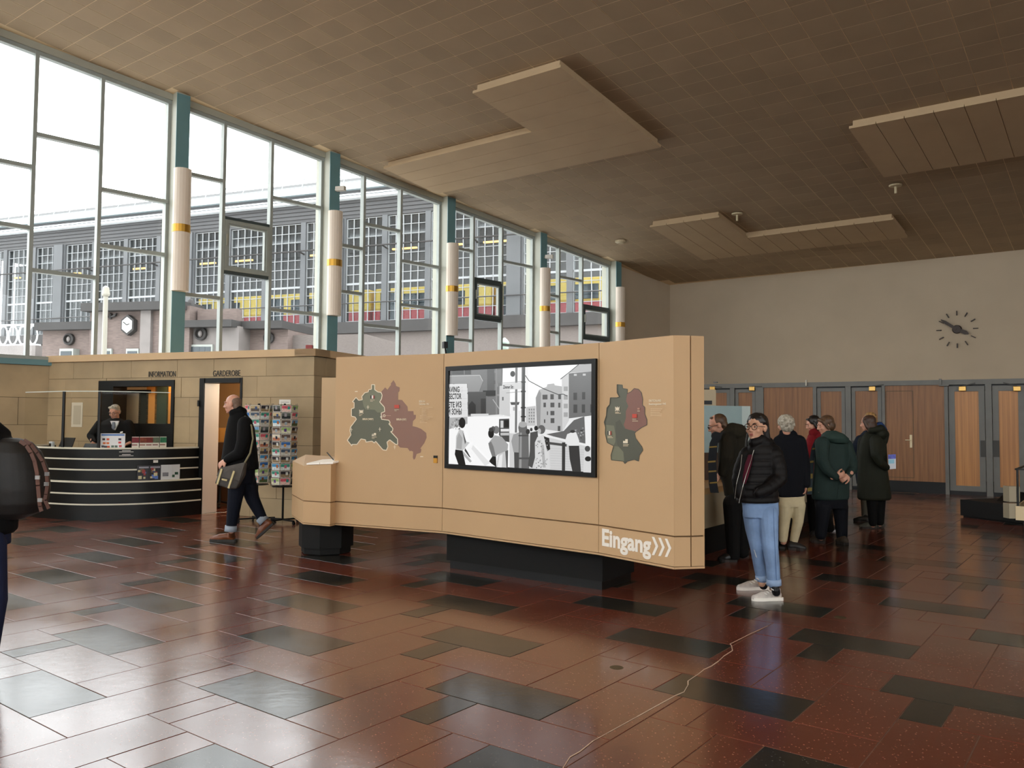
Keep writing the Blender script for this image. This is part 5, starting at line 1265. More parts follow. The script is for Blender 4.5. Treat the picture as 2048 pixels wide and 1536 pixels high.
# small fittings along the header
for k, (px, py, w, h) in enumerate(((1614, 766, 0.03, 0.14), (1881, 765, 0.05, 0.16), (1890, 771, 0.16, 0.03), (1433, 765, 0.1, 0.03))):
    x, z = DOOR.at(px, py); mb = MB(); DOOR.box(mb, x-w/2, x+w/2, z-h/2, z+h/2, 0.04, 0.10); mb.build('sensor', M_dfr if k else mat('sensor_white', (200, 194, 180)), low)
# ================================================================ clock on the white wall
cx_, cz_ = CLK.at(1914.5, 659); s_ = CLK.x(1956, 659)-cx_; sv = CLK.z(1914, 623)-cz_
RC = sv*1.0
ck = thing('wall_clock', CLK.P(cx_, cz_), 'large wall clock of loose dark hour strokes and two hands', 'clock')
M_ck = mat('clock_bronze', (58, 44, 36), rough=0.5)
for k in range(12):
    a = k*math.pi/6; e = CLK.ex*math.sin(a)+UPZ*math.cos(a)
    MB().bar(CLK.P(cx_, cz_, 0.03)+e*RC*0.78, CLK.P(cx_, cz_, 0.03)+e*RC*1.03, CLK.n, RC*0.05, 0.05).build('hour_mark', M_ck, ck)
MB().lathe([(RC*0.24, 0.0), (RC*0.24, 0.06), (RC*0.20, 0.08), (0.01, 0.08)], CLK.P(cx_, cz_), CLK.n, 20).build('hub', M_ck, ck)
for nm, (px, py), w, d in (('minute_hand', (1883, 640), 0.075, 0.07), ('hour_hand', (1938, 668), 0.10, 0.055)):
    x, z = CLK.at(px, py); A = CLK.P(cx_, cz_, d); B = CLK.P(x, z, d); v = (B-A); side = v.cross(CLK.n).normalized()
    MB().prism([A-side*w*RC, A+side*w*RC, A+v*0.75+side*w*1.1*RC, B+side*w*.35*RC, B-side*w*.35*RC, A+v*0.75-side*w*1.1*RC], CLK.n*0.02).build(nm, M_ck, ck)
# ================================================================ wall lamps on the columns
M_shade = mat('lamp_shade_white', (226, 212, 196), rough=0.5); M_gb = mat('lamp_gold_band', (196, 150, 62), rough=0.3, metal=0.7)
LAMPS = [((343, 335), (333, 580), 455.5), ((651, 420), (648, 630), 524.5), ((888, 485), (885, 670), 576.8), ((1075, 534.5), (1072, 702), 616.5), ((1224, 572.5), (1221, 715), 648)]
LLAB = ['wall lamp on the first column, longest white tube with gold band', 'white tube wall lamp with gold band on the second column', 'white tube wall lamp with gold band on the third column', 'white tube wall lamp with gold band on the fourth column', 'smallest white tube wall lamp, on the last column by the plain wall']
for k in range(5):
    x = COLX[7+k]; P0 = WIN.P(x, 0, CDP+0.02); (t_, b_, g_) = LAMPS[k]
    zt = onpl(t_[0], t_[1], P0, WIN.n).z; zb = onpl(b_[0], b_[1], P0, WIN.n).z; zg = onpl(t_[0], g_, P0, WIN.n).z
    L = thing('wall_lamp', WIN.P(x, zb, CDP), LLAB[k], 'wall lamp', 'tube lamps on the window columns')
    w, dep = 0.165, 0.17
    def prof(r): return [WIN.P(x-w*r, 0, CDP+0.012)]+[WIN.P(x+w*r*math.sin(a), 0, CDP+0.06+dep*r*math.cos(a)*0.9) for a in [(-80+20*q)*math.pi/180 for q in range(9)]]+[WIN.P(x+w*r, 0, CDP+0.012)]
    MB().prism([q+UPZ*zb for q in prof(1)], UPZ*(zt-zb)).build('shade', M_shade, L)
    MB().prism([q+UPZ*(zg-0.075) for q in prof(1.04)], UPZ*0.15).build('gold_band', M_gb, L)
    for z in (zb+0.06, zt-0.06):
        for s in (-1, 1): MB().ball(WIN.P(x+s*w*0.86, z, CDP+0.09), 0.013, 6, 5).build('screw', M_dkp, L)
# security cameras on the columns
def seccam(px, py, k, lab):
    x = COLX[7+k]; P0 = WIN.P(x, 0, CDP+0.02); z = onpl(px, py, P0, WIN.n).z; b = WIN.P(x+0.02, z, CDP+0.01)
    t_ = thing('security_camera', b, lab, 'camera'); mb = MB(); mb.tube([b, b+WIN.n*0.12], 0.025, 8); mb.build('bracket', M_grey_lit, t_)
    mb = MB(); mb.cbox(b+WIN.n*0.16+WIN.ex*0.03, 0.10, 0.22, 0.10, math.atan2(WIN.ex.y, WIN.ex.x)+0.5); mb.build('body', mat('camera_white', (200, 194, 184), rough=0.5), t_)
seccam(652, 375, 1, 'small pale security camera high on the second window column'); seccam(1077, 512, 3, 'small security camera high on the fourth window column')
fl = MB(); q = atd(890, 690, 20.2); fl.cbox(q, 0.1, 0.16, 0.16, 0.4); fl.tube([q, q+Vector((0.02, 0.1, -0.25))], 0.02, 6); fl.tube([q+Vector((0.02, 0.1, -0.25)), Vector((q.x+0.02, q.y+0.1, 0.04))], 0.02, 6)
spt = thing('spotlight_stand', Vector((q.x+0.02, q.y+0.1, 0)), 'small black spotlight on a thin stand peeking over the beige wall below the third column', 'spotlight'); fl.build('lamp_head', M_black, spt)
MB().lathe([(0.25, 0), (0.25, 0.03), (0.03, 0.05)], Vector((q.x+0.02, q.y+0.1, 0)), n=12).build('foot', M_black, spt)
# sprinklers and smoke detector
for k, (px, py, r, lab) in enumerate(((1474, 427, 0.11, 'ceiling sprinkler next to the farthest raised panel'), (1791, 370, 0.11, 'ceiling sprinkler beside the long raised panel on the right'))):
    c_ = onpl(px, py, COs-CN*0.02, CN); s = thing('sprinkler', c_-UPZ*0.05, lab, 'sprinkler', 'sprinklers under the ceiling')
    MB().lathe([(0.14, 0.0), (0.13, -0.03), (0.06, -0.04)], c_-CN*0.0, (0, 0, 1), 14).build('rosette', mat('sprinkler_cream', (200, 184, 150), rough=0.5), s); MB().tube([c_-UPZ*0.03, c_-UPZ*0.19], 0.028, 8).build('head', mat('sprinkler_cream', (0, 0, 0)), s)
c_ = onpl(1241, 481, COs-CN*0.006, CN); s = thing('smoke_detector', c_-UPZ*0.05, 'round pale smoke detector under the ceiling near the windows', 'smoke detector'); MB().lathe([(0.16, 0.0), (0.16, -0.05), (0.09, -0.09), (0.01, -0.09)], c_, (0, 0, 1), 16).build('body', mat('sprinkler_cream', (0, 0, 0)), s)
# ================================================================ exhibits on the right
def gp(px, py): return onz(px, py)
A0, A1 = gp(1404, 1140), gp(1712, 1028)
ed = (A1-A0).normalized(); en = ed.cross(UPZ); A0 = A0-en*0.25; A1 = A1-en*0.25            # en points to the visitors
le = (A1-A0).length; EX = Frame(A0, ed, en)
case = thing('exhibit_table', A0+ed*le/2, 'long beige exhibit table with wooden rim the visitors lean over', 'exhibit table')
zt = 0.80
mb = MB(); EX.box(mb, 0.1, le-0.1, 0.0, 0.34, -1.05, -0.10); mb.build('plinth', M_blackm, case)
mb = MB(); EX.box(mb, 0, le, 0.34, zt-0.07, -1.15, 0.0); mb.build('body', mat('exhibit_beige', (150, 136, 112), rough=0.7), case)
mb = MB(); EX.box(mb, -0.01, le+0.01, zt-0.07, zt, -1.16, 0.02); mb.build('wood_rim', mat('rim_wood', (158, 122, 78), rough=0.5), case)
sc_ = thing('scenic_backdrop', EX.P(0.8, zt, -0.6), 'pale blue sky picture board standing on the exhibit table', 'picture board')
D_ = 10.6; q0, q1 = atd(1380, 815, D_), atd(1515, 815, D_); z1, z0 = atd(1460, 811, D_).z, 0.80
M_skyb = mat('backdrop_sky_print', (150, 172, 174), rough=0.6, var=0.08, vscale=2)
mb = MB(); mb.box(Vector((q0.x, D_, atd(1440, 906, D_).z)), (q1.x-q0.x, 0.35, 0), (0, 0.04, 0), (0, 0, z1-atd(1440, 906, D_).z)); mb.build('sky_board', M_skyb, sc_)
mb = MB(); mb.box(Vector((q0.x, D_, z0)), (q1.x-q0.x, 0.35, 0), (0, 0.04, 0), (0, 0, atd(1440, 906, D_).z-z0)); mb.build('ground_board', mat('backdrop_brown', (74, 52, 38), rough=0.7), sc_)
mb = MB(); e = Vector((q1.x, D_+0.35*1.0, z0)); mb.box(e+Vector((-0.14, -0.03, 0)), (0.14, 0.02, 0), (0, -0.02, 0), (0, 0, z1-z0)); mb.build('edge_strip', mat('backdrop_pale', (176, 190, 188), rough=0.6), sc_)
D_ = 13.4; q0, q1 = atd(1385, 800, D_), atd(1432, 800, D_); pst = thing('text_column', Vector((q1.x-0.15, D_, 0)), 'tall pale beige text column with a small black square', 'column sign')
mb = MB(); mb.box(Vector((q0.x, D_, 0)), (q1.x-q0.x, 0, 0), (0, 0.2, 0), (0, 0, atd(1420, 779, D_).z)); mb.build('shaft', mat('panel_pale2', (176, 160, 132), rough=0.6), pst)
a, b = atd(1400, 801, D_), atd(1424, 809, D_); mb = MB(); mb.box(Vector((a.x, D_-0.006, b.z)), (b.x-a.x, 0, 0), (0, 0.005, 0), (0, 0, a.z-b.z)); mb.build('black_square', M_black, pst)
# small exhibits in the table
for k, (px, py, c_, nm, lab) in enumerate(((1418, 965, (206, 140, 70), 'model_house', 'small orange model house on the exhibit table'), (1421, 985, (190, 120, 60), 'model_tower', 'small wooden model tower on the near end of the exhibit table'))):
    o_ = EX.P(0.35+0.25*k, zt, -0.45+0.1*k); t_ = thing(nm, o_, lab, 'model'); mb = MB(); mb.cbox(o_+UPZ*0.06, 0.16, 0.12, 0.12, 0.3); mb.build('block', mat('model_%d' % k, c_, rough=0.6), t_)
    mb = MB(); mb.prism([o_+Vector((-.09, -.07, .12)), o_+Vector((.09, -.07, .12)), o_+Vector((0, -.07, .2))], Vector((0, .14, 0))); mb.build('roof', mat('model_roof', (90, 60, 44)), t_)
# showcase cut by the right edge of the picture
s0 = gp(2034, 1166); sv_ = thing('glass_showcase', s0+Vector((0.4, 0.4, 0)), 'beige glass topped showcase on a black base at the right picture edge', 'showcase')
zt = onpl(2034, 940, s0, Vector((0, -1, 0))).z; zg = onpl(2030, 1012, s0, Vector((0, -1, 0))).z; zk = onpl(2030, 1036, s0, Vector((0, -1, 0))).z
def sb(nm, z0, z1, ins, mt): mb = MB(); mb.box(s0+EA*ins+EB*ins+UPZ*z0, EA*(1.0-2*ins), EB*(2.0-2*ins), UPZ*(z1-z0)); return mb.build(nm, mt, sv_)
sb('plinth', 0, zk-0.02, 0.06, M_black); sb('tray', zk-0.02, zg, 0.0, mat('exhibit_beige2', (206, 186, 150), rough=0.6)); sb('glass_hood', zg, zt, 0.01, G_clear)
for u, v in ((0.01, 0.01), (0.97, 0.01), (0.01, 1.97)):
    mb = MB(); mb.box(s0+EA*u+EB*v+UPZ*zg, EA*0.02, EB*0.02, UPZ*(zt-zg)); mb.build('hood_corner', M_black, sv_)
mb = MB(); mb.box(s0+UPZ*zt, EA*1.0, EB*0.02, UPZ*0.015); mb.box(s0+UPZ*zt, EA*0.02, EB*2.0, UPZ*0.015); mb.build('hood_edge', M_black, sv_)
ob = MB()
for k in range(3): ob.box(s0+EA*(0.12+0.25*k)+EB*0.3+UPZ*zg, EA*0.18, EB*0.5, UPZ*0.06)
ob.build('exhibit_papers', mat('paper_cream', (0, 0, 0)), sv_)
lh = thing('leaflet_holder', atd(2020, 1035, 8.1), 'clear acrylic leaflet holder fixed to the showcase at the right edge', 'holder')
for nm, y0, y1, mt in (('upper_tray', 972, 1003, mat('acrylic_frost', (150, 140, 120), rough=0.2)), ('lower_pocket', 1006, 1036, mat('acrylic_frost', (0, 0, 0)))):
    D_ = 8.12; a, b = atd(2012, y0, D_), atd(2030, y1, D_); mb = MB(); mb.box(Vector((a.x, D_-0.05, b.z)), (b.x-a.x+0.02, 0, 0), (0, 0.1, 0), (0, 0, a.z-b.z)); mb.build(nm, mt, lh)
# low black platform near the doors
c0, c1_ = gp(1921, 1034), gp(2030, 1048); pf = thing('low_platform', c0, 'low black platform with a dark folded sign in front of the doors', 'platform')
zt = onpl(1921, 999, c0, Vector((0, -1, 0))).z
e1 = (c1_-c0).normalized(); e2 = -e1.cross(UPZ); mb = MB(); mb.box(c0+UPZ*0.03, e1*1.1, e2*1.2, UPZ*(zt-0.03)); mb.build('deck', M_blackm, pf); mb = MB(); mb.box(c0+e1*.03+e2*.03, e1*1.04, e2*1.14, UPZ*0.03); mb.build('foot', M_black, pf)
mb = MB(); q = c0+e1*0.35+e2*0.4+UPZ*zt; mb.prism([q, q+e2*0.5, q+e2*0.25+UPZ*0.16], e1*0.35); mb.build('folded_sign', M_black, pf)
# ================================================================ people
def V(*a): return Vector(a)
def remesh(mb, name, mt, parent, voxel=0.01, smooth=3, label=None):
    """weld overlapping tapered volumes into one continuous skin"""
    me = bpy.data.meshes.new('t'); me.from_pydata([tuple(p) for p in mb.v], [], mb.f); me.update()
    o = bpy.data.objects.new('t', me); col.objects.link(o)
    r = o.modifiers.new('r', 'REMESH'); r.mode = 'VOXEL'; r.voxel_size = voxel; r.adaptivity = 0
    if smooth:
        s = o.modifiers.new('s', 'SMOOTH'); s.factor = 0.5; s.iterations = smooth
    dg = bpy.context.evaluated_depsgraph_get(); me2 = bpy.data.meshes.new_from_object(o.evaluated_get(dg))
    bpy.data.objects.remove(o); bpy.data.meshes.remove(me)
    me2.name = name; me2.materials.clear(); me2.materials.append(mt); me2.polygons.foreach_set('use_smooth', [True]*len(me2.polygons))
    ob = bpy.data.objects.new(name, me2); link(ob, parent)
    if label: ob['label'] = label
    return ob
def chain(mb, pts, rs, n=12):
    """tapered limb through the joints"""
    if not isinstance(rs, (list, tuple)): rs = [rs]*len(pts)
    for p, r in zip(pts, rs): mb.ball(p, r, n, 8)
    for (a, b), (ra, rb) in zip(zip(pts, pts[1:]), zip(rs, rs[1:])):
        if (b-a).length > 1e-4: mb.tube([a, b], [ra, rb], n)
    return mb
def loft(mb, rings, side, fwd, n=24):
    """closed tube of elliptical sections: rings = (centre, half width, half depth)"""
    vs, fs = [], []
    for c, a, b in rings:
        for k in range(n):
            t = 2*math.pi*k/n; ct, st = math.cos(t), math.sin(t)
            vs.append(c+side*(a*math.copysign(abs(ct)**0.85, ct))+fwd*(b*math.copysign(abs(st)**0.85, st)))
    for i in range(len(rings)-1):
        for k in range(n):
            a, b = i*n+k, i*n+(k+1) % n; fs.append((a, b, b+n, a+n))
    fs += [tuple(range(n-1, -1, -1)), tuple(range((len(rings)-1)*n, len(rings)*n))]
    return mb.add(vs, fs)
class Fig:
    def __init__(s, D, foot, label, face, name='person'):
        s.D = D; s.k = D/F_PX; p = atd(*foot, D); s.root = thing(name, V(p.x, p.y, 0), label, 'person')
        s.F = V(*face).normalized(); s.FH = V(s.F.x, s.F.y, 0).normalized(); s.body = MB()
        s.ox = s.oy = 0.0; s.sc = 1.0
    def zoom(s, ox, oy, sc_): s.ox, s.oy, s.sc = ox, oy, sc_; return s
    def J(s, x, y, dd=0.0): return atd(s.ox+x*s.sc, s.oy+y*s.sc, s.D+dd)
    def r(s, px): return px*s.sc*s.k
    def rings(s, rows, depth, quilt=None, dd=0.0):
        """rows = (y, left, right) measured on the silhouette, optional 4th value shifts it in depth"""
        out = []
        rr = []
        for a, b in zip(rows, rows[1:]):
            m_ = max(1, int(abs(b[0]-a[0])*s.sc/2.2)) if quilt else 3
            for q in range(m_): t = q/m_; rr.append(tuple(a[i]+(b[i]-a[i])*t for i in range(3)))
        rr.append(rows[-1][:3])
        for (y, l, r_) in rr:
            f = 1.0
            if quilt: f = 1-quilt[1]*(1-abs(math.sin(math.pi*y/quilt[0])))**2
            out.append((s.J((l+r_)/2, y, dd), s.r((r_-l)/2)*f, s.r((r_-l)/2)*depth*f))
        return out
    def head(s, c, h, F=None, tilt=0.0, nose=1.0, jaw=1.0):
        """skull, jaw, nose, ears; h = chin to crown"""
        F = (F or s.F).normalized(); S = F.cross(UPZ).normalized(); U = S.cross(F).normalized()
        if tilt: U2 = U*math.cos(tilt)+S*math.sin(tilt); S = F.cross(U2).normalized(); U = U2
        k = h/0.225; R = Matrix((S, F, U)).transposed()
        s.H = lambda a, b, c_: c+(S*a+F*b+U*c_)*k
        s.hk, s.hR, s.hS, s.hF, s.hU = k, R, S, F, U
        B = s.body; E = lambda p, r_: B.ball(s.H(*p), tuple(q*k for q in r_), 14, 10, R)
        E((0, -.012, .028), (.073, .092, .086)); E((0, .030, -.025), (.060, .060, .078)); E((0, .030, -.070), (.048*jaw, .052, .036)); E((0, .066, -.094), (.022, .020, .017))
        chain(B, [s.H(0, .084, .012), s.H(0, .106*nose, -.026)], [.009*k, .0125*k]); E((.011, .092, -.032), (.010, .012, .009)); E((-.011, .092, -.032), (.010, .012, .009))
        for q in (-1, 1):
            E((q*.030, .074, .027), (.027, .016, .010)); E((q*.040, .058, -.028), (.024, .024, .022)); E((q*.074, -.006, -.008), (.010, .022, .032)); E((q*.079, -.014, -.002), (.008, .012, .022))
        E((0, .083, -.057), (.023, .012, .008)); E((0, .081, -.068), (.021, .012, .008))
        return s
    def neck(s, base, r=0.055):
        chain(s.body, [s.H(0, -.018, -.03), s.H(0, -.022, -.095), base], [.052*s.hk, .05*s.hk, r])
    def face(s, lips=(150, 84, 74), brow=(50, 36, 28), eyes=True, iris=(50, 34, 24)):
        k = s.hk; H = s.H
        if eyes:
            for q in (-1, 1):
                e = MB().ball(H(q*.031, .0785, .004), .0112*k, 12, 8).build('eye', mat('eye_white', (196, 188, 180), rough=0.2), s.root, True)
                MB().ball(H(q*.031, .0865, .0035), (.0066*k, .0042*k, .0066*k), 10, 6, s.hR).build('iris', mat('iris_%d' % iris[0], iris, rough=0.15), e, True)
                lid = MB(); lid.ball(H(q*.031, .0795, .0095), (.0135*k, .0115*k, .0055*k), 10, 6, s.hR); lid.ball(H(q*.031, .0785, -.0045), (.0135*k, .0112*k, .0048*k), 10, 6, s.hR); lid.build('eyelid', s.skin, s.root, True)
        lm = MB(); lm.ball(H(0, .0895, -.0575), (.020*k, .0075*k, .0052*k), 12, 6, s.hR); lm.ball(H(0, .0875, -.0665), (.018*k, .0075*k, .0058*k), 12, 6, s.hR); lm.build('lips', mat('lips_%d' % lips[0], lips, rough=0.4), s.root, True)
        for q in (-1, 1):
            bm_ = MB(); bm_.tube([H(q*.014, .0925, .026), H(q*.032, .0915, .031), H(q*.050, .078, .027)], [.0035*k, .0042*k, .002*k], 6); bm_.build('eyebrow', mat('brow_%d' % brow[0], brow, rough=0.8), s.root, True)
    def glasses(s, mt, r=0.021, th=0.0022):
        H, k = s.H, s.hk; g_ = MB()
        for q in (-1, 1):
            g_.tube([H(q*.032+r*math.cos(t)*1.12, .1005, .001+r*math.sin(t)) for t in [2*math.pi*i/16 for i in range(17)]], th*k, 6, False)
            g_.tube([H(q*.056, .099, .008), H(q*.074, .07, .008), H(q*.080, -.01, .004)], th*k, 6)
        g_.tube([H(-.010, .1015, .005), H(.010, .1015, .005)], th*k, 6); return g_.build('glasses', mt, s.root, True)
    def hand(s, w, d, palm, thumb, curl=0.5, size=1.0, spread=0.25):
        """five fingered hand: w wrist, d finger direction, palm = normal of the palm, thumb = side the thumb leaves from"""
        B = s.body; d = d.normalized(); palm = (palm-d*palm.dot(d)).normalized(); sd = d.cross(palm).normalized()
        if sd.dot(thumb) < 0: sd = -sd
        z = size; R = Matrix((sd, d, palm)).transposed()
        chain(B, [w-d*.05*z, w], [.027*z, .025*z]); B.ball(w+d*.045*z, (.040*z, .052*z, .017*z), 12, 8, R)
        for i, (off, L) in enumerate(((.029, .072), (.010, .080), (-.009, .075), (-.027, .060))):
            p = w+d*.080*z+sd*off*z; q = [p]; a = 0.15; L1 = L*z
            for f, c_ in ((.45, curl*.9), (.32, curl*1.2), (.23, curl*.9)):
                a += c_; dirv = (d*math.cos(a)+palm*math.sin(a)+sd*(off*spread*6)).normalized(); q.append(q[-1]+dirv*L1*f)
            chain(B, [w+d*.05*z+sd*off*z*.8]+q, [.0105*z, .0100*z, .0092*z, .0085*z, .0075*z], 8)
        t0 = w+d*.018*z+sd*.026*z; t1 = t0+(sd*.75+d*.65+palm*.2).normalized()*.036*z; t2 = t1+(d*.9+sd*.35+palm*(.2+curl*.4)).normalized()*.03*z; t3 = t2+(d*.95+palm*curl*.6).normalized()*.024*z
        chain(B, [t0, t1, t2, t3], [.016*z, .0125*z, .0105*z, .009*z], 8)
    def finish(s, skin, voxel=0.007):
        s.skin = skin; return remesh(s.body, 'body', skin, s.root, voxel, 2)
    def shoe(s, heel, toe, ankle, w, mt, sole, hgt=0.06, name='shoe', voxel=0.006, sole_h=0.028):
        heel, toe = heel.copy(), toe.copy(); d = (toe-heel); L = d.length; d.normalize(); sd = d.cross(UPZ).normalized(); u = sd.cross(d)
        mb = MB(); P = lambda t, h: heel+d*(L*t)+u*h
        chain(mb, [P(.16, hgt*.75), P(.38, hgt*.85), P(.62, hgt*.62), P(.84, hgt*.42)], [w*.86, w*.88, w*.98, w*.72])
        mb.ball(P(.9, hgt*.38), (w*.7,)*3); chain(mb, [P(.18, hgt*.9), ankle], [w*.82, w*.80])
        # flatten what dips under the sole
        for v in mb.v:
            h = (v-heel).dot(u)
            if h < 0.006: v += u*(0.006-h)
        sh = remesh(mb, name, mt, s.root, voxel, 2)
        sp_ = []
        for t, q in ((0, .60), (.04, .8), (.2, .86), (.45, .80), (.68, 1.0), (.86, .84), (.96, .55), (1.0, .2)): sp_.append((t, q*w))
        poly = [heel+d*(L*t)+sd*q for t, q in sp_]+[heel+d*(L*t)-sd*q for t, q in sp_[::-1]]
        MB().prism(poly, u*sole_h).build('sole', sole, sh); return sh
def cloth(name, c, rough=0.85, bump=0.25, bscale=180, var=0.08, vscale=9, **k): return mat(name, c, rough=rough, spec=0.22, bump=bump, bscale=bscale, var=var, vscale=vscale, **k)
SK = mat('skin_light', (204, 150, 126), rough=0.5, var=0.04, vscale=12); SK2 = mat('skin_olive', (206, 158, 130), rough=0.48, var=0.03, vscale=12)
SOLE = mat('rubber_sole', (40, 36, 32), rough=0.7)
M_hdark = mat('hair_black', (24, 18, 16), rough=0.42, var=0.2, vscale=40); M_hgrey = mat('hair_grey', (196, 188, 172), rough=0.6, c2=(122, 113, 98), vscale=38); M_hbrown = mat('hair_brown', (60, 40, 28), rough=0.5, c2=(96, 70, 46), vscale=34)
def hairlocks(mb, H, k, spots, r, ln, dirs):
    for p, dv in zip(spots, dirs): chain(mb, [H(*p), H(p[0]+dv[0]*ln, p[1]+dv[1]*ln, p[2]+dv[2]*ln)], [r*k, r*.5*k], 8)
# ---------------------------------------------------------------- 1 the young woman in the black puffer jacket, nearest
f = Fig(7.2, (1520, 1192), 'young woman in black puffer jacket, light jeans and white sneakers beside the exhibition wall', (-.80, -.60, 0.02)); f.zoom(1400, 740, 400/1229)
hc = f.J(348, 353); f.head(hc, 0.238, V(-.70, -.71, .03)); f.neck(f.J(385, 455, .02), .058)
J = f.J
loft(f.body, f.rings([(480, 300, 440), (560, 285, 455), (700, 270, 450), (800, 280, 455)], .62), RT, V(0, 1, 0))
chain(f.body, [J(325, 840, .03), J(350, 1090, 0), J(362, 1190, .04), J(380, 1310, .04)], [.055, .040, .036, .034]); chain(f.body, [J(415, 840, -.03), J(432, 1090, -.10), J(446, 1200, -.10), J(460, 1345, -.12)], [.055, .040, .036, .034])
f.finish(SK2, .0058); f.face((168, 92, 84), (30, 22, 20))
M_gl = mat('tortoise_frame', (52, 32, 20), rough=0.25); f.glasses(M_gl, .0225, .0026)
hm = MB(); H = f.H; k = f.hk
hm.ball(H(0, -.024, .050), (.083*k, .095*k, .076*k), 16, 10, f.hR); hm.ball(H(0, -.045, .02), (.081*k, .080*k, .088*k), 16, 10, f.hR); hm.ball(H(0, -.062, -.02), (.080*k, .068*k, .090*k), 14, 10, f.hR)
for q in (-1, 1): chain(hm, [H(q*.006, .012, .114), H(q*.046, .022, .092), H(q*.074, .004, .045)], [.012*k, .014*k, .014*k]); chain(hm, [H(q*.074, -.035, .0), H(q*.062, -.058, -.08), H(q*.05, -.05, -.15)], [.018*k, .03*k, .03*k])
chain(hm, [H(.072, .0, -.03), H(.080, .02, -.11), H(.074, .035, -.19), H(.068, .04, -.26)], [.010*k, .012*k, .013*k, .008*k])
remesh(hm, 'hair', M_hdark, f.root, .006, 1)
M_puf = cloth('puffer_black', (16, 13, 13), rough=0.6, bump=.15, bscale=40)
jm = MB()
loft(jm, f.rings([(418, 308, 424), (440, 298, 440), (460, 294, 446), (500, 280, 462), (560, 256, 470), (640, 240, 470), (720, 226, 476), (800, 226, 482), (812, 234, 474)], .74, (46, .085)), RT, V(0, 1, 0))
chain(jm, [J(330, 445, -.05), J(372, 430, -.03), J(418, 445, .03), J(440, 470, .05)], [.045, .05, .05, .045])
def sleeve(mb, pts, rs, pitch=.055, amp=.10):
    P_, R_s = [], []
    for (a, b), (ra, rb) in zip(zip(pts, pts[1:]), zip(rs, rs[1:])):
        m_ = max(2, int((b-a).length/(pitch/4)))
        for q in range(m_): t = q/m_; P_.append(a.lerp(b, t)); R_s.append(ra+(rb-ra)*t)
    P_.append(pts[-1]); R_s.append(rs[-1]); L = 0
    for i in range(len(P_)):
        if i: L += (P_[i]-P_[i-1]).length
        R_s[i] *= 1-amp*(1-abs(math.sin(math.pi*L/pitch)))**2
    mb.tube(P_, R_s, 14); mb.ball(P_[0], R_s[0]); mb.ball(P_[-1], R_s[-1]); mb.ball(pts[1], rs[1]) if len(pts) > 2 else None
sleeve(jm, [J(452, 505, -.02), J(484, 600, -.08), J(490, 665, -.11), J(420, 728, -.17), J(362, 752, -.17)], [.078, .070, .068, .06, .052])
sleeve(jm, [J(290, 510, .02), J(248, 610, .0), J(234, 680, -.03), J(244, 760, -.06)], [.066, .062, .058, .05])
jk = remesh(jm, 'puffer_jacket', M_puf, f.root, .007, 2)
sw = MB(); loft(sw, [(J(312, 520, -.115), .022, .02), (J(296, 580, -.14), .03, .02), (J(280, 650, -.155), .026, .02), (J(272, 700, -.155), .012, .015)], RT, V(0, 1, 0), 12)
remesh(sw, 'sweater', cloth('burgundy_knit', (74, 20, 36)), f.root, .006, 2)
zp = MB(); zp.tube([J(332, 492, -.13), J(312, 560, -.155), J(282, 650, -.175), J(262, 720, -.18), J(243, 800, -.17), J(240, 818, -.17)], .0026, 6); zp.tube([J(258, 520, -.1), J(250, 600, -.13), J(224, 700, -.15), J(214, 790, -.14)], .0018, 6)
zp.build('zipper', mat('zip_metal', (150, 146, 138), rough=0.3, metal=0.8), jk)
pm_ = MB(); pm_.tube([J(352, 726, -.20), J(332, 758, -.20), J(340, 790, -.19)], .006, 6); pm_.build('pocket_edge', M_puf, jk)
M_jean = cloth('light_denim', (126, 152, 190), rough=0.85, bump=.2, bscale=220, var=0.16, vscale=7)
tm = MB()
loft(tm, f.rings([(785, 250, 474), (830, 262, 480), (880, 266, 482), (905, 270, 478)], .60), RT, V(0, 1, 0))
chain(tm, [J(322, 880, .03), J(334, 980, .03), J(350, 1090, .0), J(362, 1190, .04), J(380, 1278, .04)], [.086, .078, .060, .052, .050], 14)
chain(tm, [J(418, 880, -.03), J(424, 980, -.06), J(432, 1090, -.10), J(446, 1200, -.10), J(454, 1305, -.11)], [.090, .080, .068, .060, .056], 14)
jn = remesh(tm, 'jeans', M_jean, f.root, .007, 2)
for (a, b, r) in ((J(379, 1262, .04), J(382, 1292, .04), .056), (J(453, 1286, -.11), J(455, 1322, -.11), .062)): MB().tube([a, b], [r, r*1.02], 18).build('turned_cuff', cloth('denim_cuff', (150, 172, 204), bump=.2), jn, True)
st_ = MB(); st_.tube([J(452, 850, -.13), J(455, 980, -.165), J(462, 1100, -.165), J(470, 1290, -.165)], .0028, 5); st_.build('side_seam', cloth('denim_seam', (96, 120, 160)), jn)
fr2 = MB()
for q in range(5): fr2.tube([J(330+q*3, 1105+q*9, -.07), J(338+q*3, 1112+q*10, -.075)], .0025, 4)
fr2.build('frayed_rip', mat('white_thread', (214, 216, 214)), jn)
sk = MB(); chain(sk, [J(383, 1295, .05), J(390, 1325, .06)], [.036, .036]); chain(sk, [J(462, 1335, -.13), J(468, 1365, -.12)], [.036, .036]); sk.build('sock', mat('sock_black', (16, 14, 16)), f.root, True)
M_snk = mat('sneaker_white', (214, 204, 196), rough=0.7, var=0.08, vscale=30, bump=.3, bscale=260); M_sn2 = mat('sneaker_sole', (236, 228, 218), rough=0.6)
def flr(x, y): p = onz(f.ox+x*f.sc, f.oy+y*f.sc); return p
s1_ = f.shoe(flr(512, 1418)+V(0, .03, 0), flr(318, 1418), J(470, 1352, -.11), .044, M_snk, M_sn2, .062, 'sneaker')
s2_ = f.shoe(flr(425, 1350)+V(0, .03, 0), flr(226, 1352), J(392, 1300, .05), .043, M_snk, M_sn2, .060, 'sneaker')
